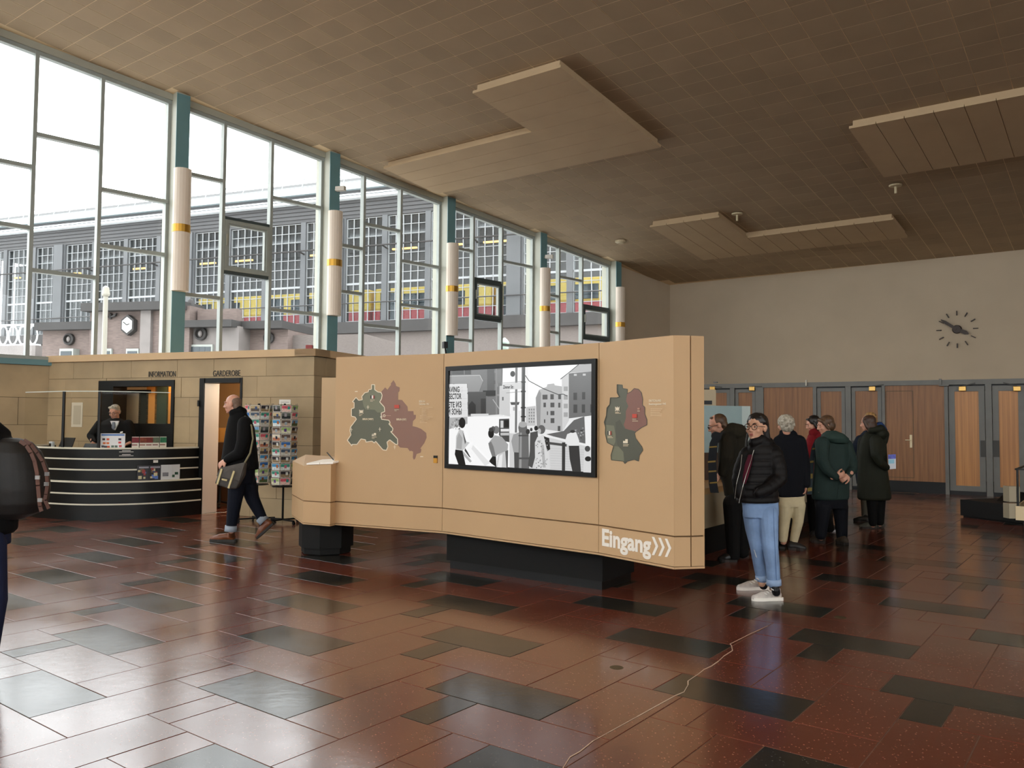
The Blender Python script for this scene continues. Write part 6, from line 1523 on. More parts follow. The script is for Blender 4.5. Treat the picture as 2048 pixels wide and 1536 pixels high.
for sh, hx, tx, yy, dd in ((s1_, 512, 318, 1400, -.16), (s2_, 425, 226, 1335, .02)):
    lm = MB()
    for q in range(4): x = tx+(hx-tx)*(.40+.07*q); lm.tube([J(x, yy-30-q*9, dd-.03), J(x+16, yy-20-q*9, dd-.05)], .0035, 5)
    lm.build('laces', mat('lace_white', (238, 234, 228)), sh)
# ---------------------------------------------------------------- 2 the walking man with the shoulder bag
f = Fig(10.3, (470, 1083), 'bald man in black jacket and rolled jeans walking left with a shoulder bag', (-1, .05, -.08)); f.zoom(380, 680, .2864); J = f.J
f.head(J(298, 447), .232, V(-1, .04, -.10), nose=1.02, jaw=1.1); f.neck(J(330, 545, .0), .066)
loft(f.body, f.rings([(560, 280, 420), (700, 260, 440), (900, 260, 440)], .8), RT, V(0, 1, 0))
chain(f.body, [J(333, 960, -.06), J(311, 1130, -.08), J(289, 1330, -.05)], [.06, .05, .042]); chain(f.body, [J(394, 960, .08), J(438, 1112, .1), J(515, 1258, .1)], [.06, .05, .042])
f.hand(J(250, 838, -.17), V(-.75, -.05, -.62), V(.4, .6, -.3), V(-.3, -.9, .3), .55, 1.12)
f.finish(SK, .007); f.face((160, 96, 86), (120, 100, 86))
hm = MB(); hm.ball(f.H(0, -.038, .022), (.077*f.hk, .072*f.hk, .070*f.hk), 14, 10, f.hR); hm.ball(f.H(0, -.05, -.03), (.068*f.hk, .052*f.hk, .06*f.hk), 14, 10, f.hR); remesh(hm, 'hair', mat('hair_stubble', (120, 98, 84), rough=0.8, var=.2, vscale=80), f.root, .007, 1)
M_jkt = cloth('wool_black', (9, 8, 9))
jm = MB(); loft(jm, f.rings([(480, 298, 372), (520, 280, 398), (560, 268, 428), (620, 255, 448), (720, 240, 460), (820, 226, 470), (880, 222, 474), (905, 236, 474)], .72), RT, V(0, 1, 0))
chain(jm, [J(385, 585, -.14), J(372, 710, -.20), J(345, 790, -.20), J(262, 832, -.18)], [.095, .082, .072, .052]); chain(jm, [J(345, 580, .16), J(300, 720, .2), J(250, 820, .12)], [.09, .075, .055])
chain(jm, [J(300, 510, -.03), J(345, 490, -.02), J(372, 500, .04)], [.05, .055, .05]); remesh(jm, 'jacket', M_jkt, f.root, .009, 3)
tm = MB(); loft(tm, f.rings([(880, 262, 452), (940, 262, 450), (1000, 268, 440)], .75), RT, V(0, 1, 0))
chain(tm, [J(335, 960, -.06), J(312, 1130, -.08), J(290, 1290, -.05)], [.118, .088, .066], 14); chain(tm, [J(392, 960, .08), J(438, 1112, .10), J(505, 1245, .1)], [.115, .085, .062], 14)
jn = remesh(tm, 'jeans', cloth('dark_denim', (15, 19, 31), bump=.2), f.root, .009, 3)
M_cuf = cloth('cuff_pale', (150, 160, 172))
for a, b, r in ((J(287, 1296, -.05), J(283, 1336, -.05), .072), (J(492, 1238, .1), J(520, 1268, .1), .068)): MB().tube([a, b], [r, r*1.03], 16).build('rolled_cuff', M_cuf, jn, True)
M_boot = mat('brown_leather', (112, 62, 34), rough=0.45, var=.12, vscale=14)
fl_ = lambda x, y: onz(f.ox+x*f.sc, f.oy+y*f.sc)
f.shoe(fl_(325, 1408), fl_(138, 1404), J(290, 1330, -.05), .05, M_boot, SOLE, .075, 'boot'); 
f.shoe(J(590, 1285, .1), J(470, 1392, .1), J(520, 1262, .1), .05, M_boot, SOLE, .075, 'boot')
bag = thing('shoulder_bag', J(280, 1030, -.32), 'dark grey shoulder bag with pale strips hanging at the walking man\'s hip', 'bag')
M_bag = mat('bag_canvas', (62, 58, 54), rough=0.6, var=.15, vscale=20); q = [J(208, 895, -.36), J(385, 855, -.33), J(375, 945, -.33), J(322, 1042, -.34), J(262, 1040, -.36), J(168, 1005, -.38)]
o = MB().prism(q, V(0, .10, 0)).build('pouch', M_bag, bag); bevel(o, .025, 3)
fq = [J(208, 893, -.372), J(385, 853, -.342), J(345, 985, -.35), J(185, 950, -.385)]; o = MB().prism(fq, V(0, .012, 0)).build('flap', mat('bag_flap', (74, 68, 62), rough=0.55, var=.12, vscale=20), bag); bevel(o, .004)
M_bs = mat('bag_pale_strip', (206, 190, 140), rough=0.6)
for a, b in (((222, 900), (190, 1008)), ((308, 915), (268, 1035))): MB().bar(J(*a, -.392), J(*b, -.392), V(0, 1, 0), .022, .012).build('pale_strip', M_bs, bag)
MB().bar(J(222, 972, -.394), J(258, 980, -.39), V(0, 1, 0), .02, .008).build('badge', M_bs, bag)
MB().tube([J(380, 860, -.33), J(420, 790, -.30), J(440, 690, -.26), J(430, 600, -.19), J(385, 535, -.06), J(350, 530, .05)], [.012]*6, 6).build('strap', mat('bag_strap', (120, 112, 84), rough=0.7), bag)
# ---------------------------------------------------------------- 3 the attendant behind the desk
_p = INF.P(-1.72, 0, 0.42)
f = Fig(_p.y, (226, 1030), 'grey-haired attendant in dark suit and tie behind the reception desk', (.05, -.95, -.32)); f.zoom(0, 680, .2604); J = f.J
f.head(J(880, 552), .228, V(-.02, -.94, -.34), jaw=1.08); f.neck(J(880, 640, .06), .066)
loft(f.body, f.rings([(640, 780, 970), (760, 760, 985), (850, 770, 980)], .55), RT, V(0, 1, 0)); chain(f.body, [J(840, 900), J(840, 1150), J(842, 1318)], [.055, .045, .04]); chain(f.body, [J(920, 900), J(920, 1150), J(922, 1318)], [.055, .045, .04])
f.hand(J(715, 782, -.16), V(.6, -.3, -.5), V(0, -.2, -1), V(.6, -.7, .2), .5, 1.0); f.hand(J(975, 800, -.2), V(-.6, -.5, -.4), V(0, -.2, -1), V(-.6, -.7, .2), .5, 1.0)
f.finish(SK, .007); f.face((150, 90, 80), (110, 100, 92)); f.glasses(mat('dark_frame', (30, 28, 28), rough=.3), .019, .0022)
hm = MB(); k = f.hk; hm.ball(f.H(0, -.022, .045), (.080*k, .090*k, .076*k), 14, 10, f.hR); hm.ball(f.H(0, -.05, -.01), (.079*k, .056*k, .066*k), 14, 10, f.hR); chain(hm, [f.H(-.05, .045, .088), f.H(0, .052, .10), f.H(.05, .045, .088)], [.02*k]*3); remesh(hm, 'hair', M_hgrey, f.root, .007, 1)
M_suit = cloth('suit_charcoal', (14, 14, 16)); jm = MB(); loft(jm, f.rings([(600, 845, 925), (622, 800, 965), (650, 758, 1000), (720, 745, 1008), (800, 755, 1005), (980, 750, 1010)], .52), RT, V(0, 1, 0))
chain(jm, [J(770, 650), J(700, 735, -.02), J(722, 780, -.14)], [.085, .068, .05]); chain(jm, [J(985, 650), J(1012, 750, -.02), J(985, 800, -.16)], [.085, .068, .05]); jk = remesh(jm, 'suit_jacket', M_suit, f.root, .009, 2)
tm = MB(); chain(tm, [J(840, 960), J(840, 1150), J(842, 1310)], [.10, .08, .065]); chain(tm, [J(920, 960), J(920, 1150), J(922, 1310)], [.10, .08, .065]); loft(tm, f.rings([(930, 775, 985), (1000, 775, 985)], .55), RT, V(0, 1, 0)); remesh(tm, 'trousers', M_suit, f.root, .011, 2)
fx = f.rings([(700, 757, 1005)], .52)[0][2] if False else .17
q = [J(846, 622, -fx+.03), J(910, 622, -fx+.03), J(902, 650, -fx-.005), J(880, 692, -fx-.022), J(858, 652, -fx-.005)]; MB().prism(q, V(0, .03, 0)).build('shirt', cloth('shirt_white', (220, 220, 222), bump=.05), f.root)
q = [J(863, 630, -fx-.028), J(877, 630, -fx-.028), J(882, 672, -fx-.034), J(869, 690, -fx-.034), J(856, 672, -fx-.034)]; MB().prism(q, V(0, .03, 0)).build('tie', cloth('tie_grey', (112, 118, 130), bump=.1), f.root)
bdg = MB(); bdg.hexa([J(922, 706, -.2), J(943, 700, -.2), J(943, 700, -.18), J(922, 706, -.18), J(922, 716, -.2)*1, J(943, 712, -.2), J(943, 712, -.18), J(922, 716, -.18)][::1]); bdg.build('name_badge', mat('badge_white', (230, 226, 220)), jk)
for x in (842, 922): f.shoe(V(J(x, 1330).x, _p.y+.10, 0), V(J(x, 1330).x, _p.y-.17, 0), V(J(x, 1330).x, _p.y+.03, .1), .046, mat('black_leather', (18, 17, 17), rough=.35), SOLE, .06, voxel=.01)
# ---------------------------------------------------------------- 4 the man with glasses bending over the exhibit
f = Fig(9.22, (1465, 1118), 'man with glasses in dark olive hooded coat leaning left over the exhibit table', (-.92, .12, -.36)); f.zoom(1400, 740, 400/1229); J = f.J
f.head(J(108, 338), .235, V(-.92, .10, -.36)); f.neck(J(170, 420, .02), .062)
loft(f.body, f.rings([(430, 150, 260), (600, 140, 270), (760, 160, 285)], .62), RT, V(0, 1, 0)); chain(f.body, [J(200, 820, -.05), J(201, 980, -.05), J(205, 1140, -.05)], [.05, .045, .04]); chain(f.body, [J(257, 820, .08), J(258, 980, .1), J(262, 1115, .1)], [.05, .045, .04])
f.hand(J(120, 640, -.1), V(-.8, .1, -.6), V(0, .3, -1), V(-.5, -.8, 0), .5, 1.0); f.finish(SK, .0075); f.face((160, 92, 84), (80, 60, 46)); f.glasses(mat('dark_frame', (0, 0, 0)), .019, .0024)
hm = MB(); k = f.hk; hm.ball(f.H(0, -.030, .036), (.081*k, .088*k, .080*k), 14, 10, f.hR); hm.ball(f.H(0, -.06, -.025), (.076*k, .050*k, .066*k), 14, 10, f.hR); chain(hm, [f.H(-.035, .036, .094), f.H(.035, .036, .094)], [.014*k]*2); remesh(hm, 'hair', M_hbrown, f.root, .008, 1)
M_ol = cloth('olive_dark', (34, 31, 23)); jm = MB(); loft(jm, f.rings([(345, 150, 225), (385, 128, 265), (440, 115, 282), (520, 110, 290), (620, 116, 294), (700, 140, 296), (775, 152, 296)], .66), RT, V(0, 1, 0))
chain(jm, [J(170, 430, -.13), J(165, 540, -.2), J(140, 625, -.16)], [.10, .082, .06]); chain(jm, [J(235, 420, .12), J(255, 560, .15), J(200, 640, .05)], [.10, .08, .06])
hd = MB(); chain(hd, [J(150, 395, -.07), J(200, 372, -.06), J(238, 385, .02), J(225, 420, .08)], [.05, .09, .10, .08]); hd.ball(J(222, 385, -.03), (.11, .10, .085)); ct = remesh(jm, 'coat', M_ol, f.root, .009, 3); remesh(hd, 'hood', cloth('olive_hood', (42, 38, 28)), ct, .009, 3)
M_dk = cloth('trousers_dark', (13, 12, 12)); tm = MB(); loft(tm, f.rings([(750, 160, 288), (800, 160, 288), (850, 165, 286)], .62), RT, V(0, 1, 0)); chain(tm, [J(198, 820, -.05), J(200, 980, -.05), J(205, 1142, -.05)], [.105, .085, .072]); chain(tm, [J(256, 820, .08), J(258, 980, .1), J(262, 1120, .1)], [.10, .082, .07]); remesh(tm, 'trousers', M_dk, f.root, .01, 3)
M_bl = mat('black_leather', (0, 0, 0)); fl_ = lambda x, y: onz(f.ox+x*f.sc, f.oy+y*f.sc)
f.shoe(fl_(228, 1180), fl_(118, 1176), J(208, 1130, -.05), .05, M_bl, SOLE, .07, voxel=.009); f.shoe(fl_(300, 1150), fl_(215, 1148), J(264, 1110, .1), .05, M_bl, SOLE, .07, voxel=.009)
M_pl = mat('plaid_navy', (26, 30, 36), rough=.9, bump=.2, bscale=200); M_pl2 = mat('plaid_mustard', (140, 118, 60), rough=.9)
def scarf(P_, spine, w, dd, bands, body=None):
    sm = MB(); 
    for a, b in zip(spine, spine[1:]): sm.hexa([P_.J(a[0]-w, a[1], dd), P_.J(a[0]+w, a[1], dd), P_.J(a[0]+w, a[1], dd+.03), P_.J(a[0]-w, a[1], dd+.03), P_.J(b[0]-w, b[1], dd), P_.J(b[0]+w, b[1], dd), P_.J(b[0]+w, b[1], dd+.03), P_.J(b[0]-w, b[1], dd+.03)])
    so_ = sm.build('scarf', body or M_pl, P_.root)
    for (x, y, hw, h) in bands: MB().hexa([P_.J(x-hw, y, dd-.004), P_.J(x+hw, y-4, dd-.004), P_.J(x+hw, y-4, dd+.02), P_.J(x-hw, y, dd+.02), P_.J(x-hw, y+h, dd-.004), P_.J(x+hw, y+h-4, dd-.004), P_.J(x+hw, y+h-4, dd+.02), P_.J(x-hw, y+h, dd+.02)]).build('scarf_stripe', M_pl2, so_)
scarf(f, [(115, 385), (85, 450), (75, 560), (80, 700), (90, 755)], 26, -.20, [(80, 470, 24, 9), (72, 560, 24, 10), (76, 620, 24, 9), (84, 690, 24, 9)])
sc2 = MB(); chain(sc2, [J(95, 405, -.1), J(130, 420, -.12), J(165, 395, -.08)], [.05, .06, .05]); remesh(sc2, 'scarf_wrap', M_pl, f.root, .01, 2)
# ---------------------------------------------------------------- 5 the white-haired person seen from behind
f = Fig(10.1, (1580, 1098), 'white-haired person in navy coat and cream trousers seen from behind', (-.5, .85, -.1)); f.zoom(1400, 740, 400/1229); J = f.J
f.head(J(522, 335), .225, V(-.22, .97, -.1)); f.neck(J(530, 400), .06); loft(f.body, f.rings([(420, 500, 610), (600, 490, 630), (790, 500, 630)], .6), RT, V(0, 1, 0))
chain(f.body, [J(530, 830), J(519, 930, .02), J(512, 1055)], [.05, .045, .04]); chain(f.body, [J(601, 830), J(600, 930, -.02), J(577, 1060)], [.05, .045, .04]); f.hand(J(648, 705, -.05), V(-.05, .05, -1), V(-1, 0, 0), V(-.2, 1, 0), .4, .95)
f.finish(SK, .0075); hm = MB(); k = f.hk; hm.ball(f.H(0, -.025, .032), (.100*k, .110*k, .094*k), 16, 10, f.hR); hm.ball(f.H(0, -.05, -.03), (.086*k, .07*k, .075*k), 14, 10, f.hR)
R_ = random.Random(3)
for q in range(26):
    a = R_.uniform(0, 6.28); e = R_.uniform(-.4, 1.2); p = (.092*math.cos(a)*math.cos(e), -.03+.10*math.sin(a)*math.cos(e), .03+.09*math.sin(e)); chain(hm, [f.H(*p), f.H(p[0]*1.08, p[1]*1.08-.004, p[2]-.035)], [.013*k, .008*k], 8)
remesh(hm, 'hair', M_hgrey, f.root, .007, 1)
M_nv = cloth('navy_wool', (12, 14, 21)); jm = MB(); loft(jm, f.rings([(380, 500, 565), (400, 482, 600), (430, 462, 628), (500, 462, 636), (600, 472, 640), (700, 480, 646), (772, 482, 640), (782, 490, 632)], .62), RT, V(0, 1, 0))
chain(jm, [J(606, 445), J(640, 580), J(650, 700, -.05)], [.095, .075, .058]); chain(jm, [J(492, 445), J(478, 580), J(486, 690)], [.09, .07, .055]); chain(jm, [J(510, 385), J(545, 380), J(575, 395)], [.045, .05, .045]); remesh(jm, 'coat', M_nv, f.root, .009, 3)
tm = MB(); loft(tm, f.rings([(760, 490, 640), (820, 492, 640), (840, 496, 636)], .62), RT, V(0, 1, 0)); chain(tm, [J(528, 830), J(519, 930, .02), J(511, 1040)], [.088, .067, .052]); chain(tm, [J(606, 830), J(602, 930, -.02), J(577, 1046)], [.086, .066, .051]); remesh(tm, 'trousers', cloth('cream_corduroy', (206, 192, 158), bump=.3), f.root, .009, 3)
M_ds = mat('dark_shoe', (34, 32, 32), rough=.5); fl_ = lambda x, y: onz(f.ox+x*f.sc, f.oy+y*f.sc)
f.shoe(fl_(505, 1100), fl_(515, 1048)+V(-.03, 0, 0), J(510, 1050), .05, M_ds, SOLE, .06, voxel=.009); f.shoe(fl_(540, 1102), fl_(650, 1108), J(572, 1060), .05, M_ds, SOLE, .06, voxel=.009)
# ---------------------------------------------------------------- 6 the woman in red behind
f = Fig(11.45, (1640, 1062), 'dark-haired woman in red coat half hidden behind the green coat', (-.85, .3, -.3)); f.zoom(1400, 740, 400/1229); J = f.J
f.head(J(694, 330), .22, V(-.88, .1, -.36)); f.neck(J(715, 395), .055); loft(f.body, f.rings([(420, 665, 770), (600, 665, 770), (760, 670, 770)], .6), RT, V(0, 1, 0)); chain(f.body, [J(700, 780), J(700, 900), J(702, 1010)], [.05, .045, .038]); chain(f.body, [J(770, 780), J(775, 890), J(800, 985)], [.05, .045, .038])
f.hand(J(668, 590, -.15), V(-.4, 0, -.9), V(0, 1, 0), V(-1, 0, 0), .5, .95); f.finish(SK, .009); f.face((160, 80, 76), (30, 24, 20)); hm = MB(); k = f.hk; hm.ball(f.H(0, -.025, .034), (.088*k, .094*k, .084*k), 14, 10, f.hR); hm.ball(f.H(0, -.05, -.03), (.082*k, .066*k, .075*k), 14, 10, f.hR); chain(hm, [f.H(-.05, .046, .082), f.H(.05, .046, .082)], [.016*k]*2); chain(hm, [f.H(.074, .0, .02), f.H(.078, -.01, -.05), f.H(.066, -.02, -.10)], [.022*k, .024*k, .02*k]); chain(hm, [f.H(-.074, .0, .02), f.H(-.078, -.01, -.05), f.H(-.066, -.02, -.10)], [.022*k, .024*k, .02*k]); remesh(hm, 'hair', M_hdark, f.root, .008, 1)
jm = MB(); loft(jm, f.rings([(372, 688, 745), (400, 665, 765), (440, 652, 785), (520, 650, 790), (640, 655, 790), (770, 655, 790)], .6), RT, V(0, 1, 0)); chain(jm, [J(690, 440, -.12), J(668, 540, -.18), J(668, 590, -.15)], [.085, .068, .05]); chain(jm, [J(690, 385, -.06), J(722, 372, 0), J(745, 385, .04)], [.05, .055, .05]); remesh(jm, 'coat', cloth('red_wool', (120, 20, 28)), f.root, .01, 3)
tm = MB(); chain(tm, [J(700, 770), J(698, 900), J(702, 1000)], [.1, .078, .06]); chain(tm, [J(768, 770), J(775, 890), J(798, 975)], [.1, .078, .06]); remesh(tm, 'trousers', M_dk, f.root, .012, 3); fl_ = lambda x, y: onz(f.ox+x*f.sc, f.oy+y*f.sc)
f.shoe(fl_(730, 1022), fl_(680, 1020), J(704, 1000), .045, M_ds, SOLE, .06, voxel=.01); f.shoe(fl_(835, 992), fl_(770, 990), J(800, 970), .045, M_ds, mat('sole_white', (200, 196, 196)), .06, voxel=.01)
# ---------------------------------------------------------------- 7 the woman in the green parka, hands behind her back
f = Fig(10.6, (1660, 1085), 'woman in green hooded parka with both hands clasped behind her back', (-.92, .25, -.22)); f.zoom(1400, 740, 400/1229); J = f.J
f.head(J(768, 338), .222, V(-.93, .05, -.26)); f.neck(J(800, 405), .056); loft(f.body, f.rings([(430, 740, 880), (600, 735, 900), (790, 720, 880)], .6), RT, V(0, 1, 0)); chain(f.body, [J(758, 840, -.05), J(750, 920, -.05), J(743, 1030, -.04)], [.05, .045, .04]); chain(f.body, [J(862, 840, .03), J(868, 930, .03), J(873, 1040, .03)], [.05, .045, .04])
f.hand(J(838, 655, -.24), V(.85, -.1, .25), V(.1, .9, .3), V(0, -.3, 1), .65, 1.05); f.hand(J(912, 645, -.2), V(-.75, -.25, -.45), V(-.1, .8, -.3), V(.2, -.4, -.8), .65, 1.05)
f.finish(SK, .0065); f.face((150, 84, 76), (60, 40, 30)); hm = MB(); k = f.hk; hm.ball(f.H(0, -.032, .040), (.094*k, .100*k, .086*k), 14, 10, f.hR); hm.ball(f.H(0, -.060, -.02), (.092*k, .070*k, .080*k), 14, 10, f.hR); chain(hm, [f.H(-.05, .048, .072), f.H(0, .056, .084), f.H(.05, .048, .072)], [.022*k]*3); chain(hm, [f.H(.068, .024, .05), f.H(.078, .012, .0), f.H(.074, -.01, -.05)], [.024*k, .022*k, .020*k]); chain(hm, [f.H(-.068, .024, .05), f.H(-.078, .012, .0), f.H(-.074, -.01, -.05)], [.024*k, .022*k, .020*k]); remesh(hm, 'hair', M_hbrown, f.root, .007, 1)
M_gr = cloth('parka_green', (36, 51, 48), rough=.75); jm = MB(); loft(jm, f.rings([(385, 770, 850), (410, 742, 890), (450, 722, 908), (520, 708, 914), (600, 704, 914), (700, 694, 914), (780, 690, 912), (795, 696, 906)], .60), RT, V(0, 1, 0))
chain(jm, [J(752, 452, -.14), J(752, 555, -.22), J(782, 612, -.24), J(832, 655, -.24)], [.095, .076, .068, .05]); chain(jm, [J(895, 465, .02), J(934, 560, -.04), J(938, 610, -.1), J(910, 645, -.18)], [.09, .07, .062, .048])
ct = remesh(jm, 'parka', M_gr, f.root, .009, 3); hd = MB(); loft(hd, [(J(800, 372, -.02), .06, .09), (J(815, 392, -.03), .13, .14), (J(828, 420, -.04), .17, .16), (J(845, 446, -.05), .13, .12), (J(858, 458, -.05), .05, .05)], RT, V(0, 1, 0)); remesh(hd, 'hood', cloth('parka_hood', (44, 62, 57), rough=.75), ct, .009, 4)
MB().tube([J(858, 655, -.215), J(842, 790, -.215)], .0035, 5).build('back_seam', cloth('parka_seam', (30, 44, 40)), ct); bt = MB(); bt.ball(J(728, 752, -.23), .008, 6, 5); bt.build('snap_button', M_dkp, ct)
M_nj = cloth('navy_trousers', (16, 18, 25)); tm = MB(); loft(tm, f.rings([(770, 705, 905), (830, 708, 905), (850, 712, 900)], .55), RT, V(0, 1, 0)); chain(tm, [J(758, 840, -.05), J(750, 920, -.05), J(742, 1010, -.04)], [.10, .085, .074]); chain(tm, [J(862, 840, .03), J(868, 930, .03), J(872, 1022, .03)], [.10, .082, .070]); remesh(tm, 'trousers', M_nj, f.root, .01, 3)
M_hk = mat('hiking_shoe', (62, 52, 42), rough=.7, var=.2, vscale=30); fl_ = lambda x, y: onz(f.ox+x*f.sc, f.oy+y*f.sc)
f.shoe(fl_(768, 1064), fl_(682, 1056), J(745, 1020, -.04), .05, M_hk, SOLE, .07, voxel=.009); f.shoe(fl_(902, 1074), fl_(842, 1062), J(874, 1030, .03), .05, M_hk, SOLE, .07, voxel=.009)
scarf(f, [(722, 425), (700, 480), (684, 570), (676, 680), (672, 765)], 15, -.02, [(704, 480, 14, 10), (684, 560, 14, 12), (678, 640, 14, 30), (674, 725, 14, 22)], mat('plaid_blue', (40, 52, 58), rough=.9))
# ---------------------------------------------------------------- 8 the woman in the long olive parka holding a leaflet
f = Fig(12.1, (1745, 1056), 'woman in long dark olive parka holding a leaflet behind her', (-.75, .6, -.15)); f.zoom(1400, 740, 400/1229); J = f.J
f.head(J(1030, 325), .222, V(-.80, .56, -.2)); f.neck(J(1060, 395), .056); loft(f.body, f.rings([(420, 1010, 1130), (600, 1000, 1140), (790, 1000, 1140)], .6), RT, V(0, 1, 0)); chain(f.body, [J(1055, 800), J(1060, 870), J(1062, 955)], [.05, .042, .036]); chain(f.body, [J(1105, 800, .1), J(1105, 870, .1), J(1106, 950, .1)], [.05, .042, .036])
f.hand(J(1148, 600, -.1), V(.8, -.1, .1), V(0, .9, .2), V(0, -.5, .9), .8, 1.0); f.finish(SK, .008); f.face((150, 90, 80), (50, 36, 28)); hm = MB(); k = f.hk; hm.ball(f.H(0, -.028, .030), (.094*k, .102*k, .086*k), 14, 10, f.hR); hm.ball(f.H(0, -.055, -.05), (.094*k, .072*k, .10*k), 14, 10, f.hR); chain(hm, [f.H(.075, .02, .03), f.H(.083, .0, -.06), f.H(.07, -.02, -.12)], [.03*k, .03*k, .024*k]); chain(hm, [f.H(-.075, .02, .03), f.H(-.083, .0, -.06), f.H(-.07, -.02, -.12)], [.03*k, .03*k, .024*k]); remesh(hm, 'hair', mat('hair_dark_brown', (46, 30, 22), rough=.5, c2=(74, 50, 36), vscale=30), f.root, .008, 1)
M_op = cloth('parka_olive', (29, 31, 21), rough=.7); jm = MB(); loft(jm, f.rings([(380, 1020, 1100), (405, 1000, 1125), (450, 985, 1142), (520, 975, 1146), (620, 970, 1150), (720, 970, 1164), (785, 970, 1172), (798, 980, 1162)], .56), RT, V(0, 1, 0)); chain(jm, [J(1080, 435, -.15), J(1080, 520, -.22), J(1105, 565, -.22), J(1146, 598, -.12)], [.09, .072, .062, .05]); chain(jm, [J(1005, 440, .1), J(990, 540, .12), J(1005, 600, .05)], [.085, .068, .05]); ct = remesh(jm, 'parka', M_op, f.root, .01, 3)
hd = MB(); hd.ball(J(1105, 392, -.03), (.10, .11, .085)); chain(hd, [J(1050, 372, -.1), J(1110, 360, -.08), J(1138, 395, 0), J(1132, 440, .0)], [.045, .06, .06, .05]); remesh(hd, 'hood', M_op, ct, .01, 3)
tm = MB(); chain(tm, [J(1056, 780), J(1060, 870), J(1062, 940)], [.085, .07, .06]); chain(tm, [J(1106, 780, .1), J(1106, 870, .1), J(1106, 935, .1)], [.085, .07, .06]); remesh(tm, 'trousers', M_dk, f.root, .012, 3); fl_ = lambda x, y: onz(f.ox+x*f.sc, f.oy+y*f.sc)
M_gs = mat('grey_shoe', (74, 72, 62), rough=.7, var=.15, vscale=30); f.shoe(fl_(1086, 976), fl_(980, 972), J(1064, 940), .05, M_gs, SOLE, .06, voxel=.01); f.shoe(fl_(1130, 972), fl_(1075, 968), J(1108, 935, .1), .05, M_gs, SOLE, .06, voxel=.01)
lf = thing('leaflet_in_hand', J(1180, 560, -.14), 'white and blue leaflet held by the woman in the long parka', 'leaflet')
def sheet(a, b, c, d, nm, mt, dd, par): MB().prism([J(*a, dd), J(*b, dd), J(*c, dd), J(*d, dd)], V(0, .003, 0)).build(nm, mt, par)
sheet((1156, 520), (1203, 518), (1204, 607), (1158, 609), 'sheet', mat('leaflet_pale', (216, 220, 228)), -.15, lf); sheet((1156, 520), (1203, 518), (1203, 545), (1156, 547), 'blue_picture', mat('leaflet_blue', (96, 104, 190), var=.3, vscale=30), -.154, lf); sheet((1158, 550), (1194, 549), (1194, 574), (1158, 576), 'pale_blue_field', mat('leaflet_sky', (150, 204, 226)), -.154, lf)
# ---------------------------------------------------------------- 9 the person hidden behind her
f = Fig(13.1, (1725, 1038), 'person with blond-streaked hair and blue collar hidden behind the long parka', (-.7, .7, -.1)); f.zoom(1400, 740, 400/1229); J = f.J
f.head(J(1040, 305), .222, V(-.75, .6, -.15)); f.neck(J(1060, 370), .056); loft(f.body, f.rings([(400, 1000, 1110), (600, 990, 1110), (770, 990, 1100)], .6), RT, V(0, 1, 0)); chain(f.body, [J(1020, 780), J(1020, 860), J(1015, 920)], [.05, .042, .036]); chain(f.body, [J(1080, 780), J(1080, 860), J(1082, 915)], [.05, .042, .036]); f.hand(J(985, 560, -.1), V(-.2, 0, -1), V(0, 1, 0), V(-1, 0, 0), .5, .95); f.finish(SK, .01); f.face(eyes=False)
hm = MB(); k = f.hk; hm.ball(f.H(0, -.025, .034), (.092*k, .10*k, .088*k), 14, 10, f.hR); hm.ball(f.H(0, -.055, -.02), (.086*k, .066*k, .074*k), 14, 10, f.hR); remesh(hm, 'hair', mat('hair_streaked', (96, 66, 38), rough=.5, c2=(190, 150, 96), vscale=26), f.root, .01, 1)
jm = MB(); loft(jm, f.rings([(360, 1020, 1105), (400, 985, 1135), (450, 958, 1140), (560, 945, 1140), (700, 965, 1130)], .5), RT, V(0, 1, 0)); chain(jm, [J(985, 430, -.1), J(948, 500, -.12), J(975, 565, -.12)], [.08, .07, .055]); remesh(jm, 'jacket', cloth('jacket_navy', (22, 30, 44)), f.root, .012, 3); cm_ = MB(); chain(cm_, [J(1060, 352), J(1105, 340, .02), J(1128, 370, .05)], [.05, .06, .06]); remesh(cm_, 'collar', cloth('collar_blue', (34, 58, 104)), f.root, .012, 2)
tm = MB(); loft(tm, f.rings([(690, 975, 1110), (790, 985, 1110)], .6), RT, V(0, 1, 0)); chain(tm, [J(1022, 770), J(1020, 850), J(1016, 905)], [.09, .075, .06]); chain(tm, [J(1080, 770), J(1080, 850), J(1082, 900)], [.09, .075, .06]); remesh(tm, 'trousers', cloth('trousers_grey', (96, 92, 82)), f.root, .012, 3); fl_ = lambda x, y: onz(f.ox+x*f.sc, f.oy+y*f.sc); f.shoe(fl_(1042, 938), fl_(945, 930), J(1018, 900), .05, M_ds, SOLE, .06, voxel=.011); f.shoe(fl_(1110, 930), fl_(1060, 924), J(1084, 895), .05, M_ds, SOLE, .06, voxel=.011)
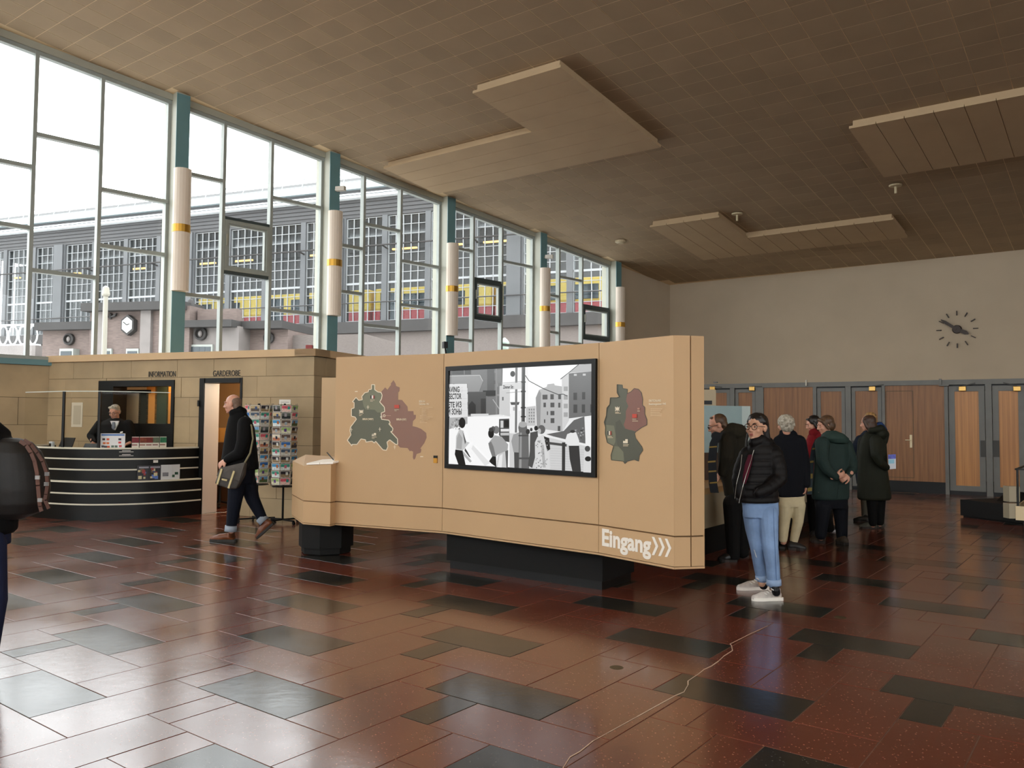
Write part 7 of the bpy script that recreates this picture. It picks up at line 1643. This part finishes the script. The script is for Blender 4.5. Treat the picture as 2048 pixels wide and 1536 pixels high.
# ---------------------------------------------------------------- 10 the person with the big backpack at the left edge
f = Fig(5.1, (-30, 1325), 'person in black jacket and jeans with a big backpack at the left picture edge', (-.95, .3, 0)); J = f.J
f.head(J(-52, 812), .232, V(-.95, .3, 0)); f.neck(J(-45, 870), .06); loft(f.body, f.rings([(900, -110, 10), (1000, -105, 10), (1080, -100, 5)], .7), RT, V(0, 1, 0)); chain(f.body, [J(-62, 1090, .05), J(-75, 1200, .05), J(-95, 1300, .05)], [.055, .045, .04]); chain(f.body, [J(-25, 1090, -.1), J(-17, 1200, -.12), J(-29, 1310, -.1)], [.055, .045, .04]); f.hand(J(-110, 1085, -.2), V(-.2, 0, -1), V(0, 1, 0), V(-1, 0, 0), .5, 1.0); f.finish(SK, .008); f.face()
hm = MB(); k = f.hk; hm.ball(f.H(0, -.03, .032), (.086*k, .098*k, .086*k), 14, 10, f.hR); hm.ball(f.H(0, -.06, -.03), (.078*k, .06*k, .075*k), 14, 10, f.hR); remesh(hm, 'hair', M_hdark, f.root, .008, 1)
jm = MB(); loft(jm, f.rings([(855, -70, -8), (880, -105, 22), (920, -125, 34), (1000, -125, 30), (1060, -120, 26), (1068, -112, 18)], .75), RT, V(0, 1, 0)); chain(jm, [J(-60, 900, -.16), J(-70, 1000, -.22), J(-105, 1075, -.2)], [.085, .07, .055]); chain(jm, [J(-40, 862, -.05), J(-15, 858, .0), J(5, 870, .05)], [.055, .06, .05]); remesh(jm, 'jacket', M_jkt, f.root, .009, 3)
tm = MB(); loft(tm, f.rings([(1050, -110, 14), (1090, -105, 14)], .75), RT, V(0, 1, 0)); chain(tm, [J(-25, 1090, -.1), J(-16, 1200, -.12), J(-28, 1305, -.1)], [.105, .085, .07]); chain(tm, [J(-62, 1090, .05), J(-75, 1200, .05), J(-95, 1300, .05)], [.10, .08, .065]); remesh(tm, 'jeans', cloth('navy_denim', (30, 36, 62), bump=.2), f.root, .009, 3)
f.shoe(onz(-10, 1340), onz(-90, 1338), J(-28, 1305, -.1), .048, M_ds, SOLE, .06, voxel=.01); f.shoe(onz(-75, 1322), onz(-150, 1318), J(-94, 1295, .05), .048, M_ds, SOLE, .06, voxel=.01)
bp = thing('backpack', J(40, 1040), 'big dark brown backpack with dangling leather straps at the left picture edge', 'backpack')
bm = MB(); loft(bm, f.rings([(876, 0, 34), (884, -10, 58), (905, -16, 76), (940, -20, 88), (975, -20, 92), (1005, -16, 88), (1025, -8, 76), (1038, 4, 44)], .95), RT, V(0, 1, 0)); bk_ = remesh(bm, 'sack', mat('waxed_canvas', (17, 14, 13), rough=.65, var=.2, vscale=16, bump=.1, bscale=60), bp, .009, 3)
M_lst = mat('strap_leather', (84, 46, 30), rough=.55, var=.15, vscale=20); M_bk = mat('steel_buckle', (170, 170, 170), rough=.3, metal=.9)
def ribbon(pts, w, dd, nm):
    mb = MB(); P_ = [J(x, y, dd) for x, y in pts]
    for a, b in zip(P_, P_[1:]): mb.bar(a, b+(b-a)*.08, V(0, 1, 0), w, .006)
    return mb.build(nm, M_lst, bp)
a_ = ribbon([(40, 882), (52, 890), (62, 905), (69, 922), (74, 945), (76, 970), (78, 995), (80, 1012), (83, 1022)], .022, -.27, 'leather_strap')
b_ = ribbon([(48, 880), (62, 888), (74, 905), (85, 922), (93, 945), (95, 970), (92, 988), (90, 1000), (97, 1016)], .020, -.20, 'leather_strap')
for (x, y), par, dd in (((75, 955), a_, -.285), ((80, 1000), a_, -.285), ((94, 948), b_, -.215), ((93, 968), b_, -.215)): MB().cbox(J(x, y, dd), .026, .008, .022).build('buckle', M_bk, par)
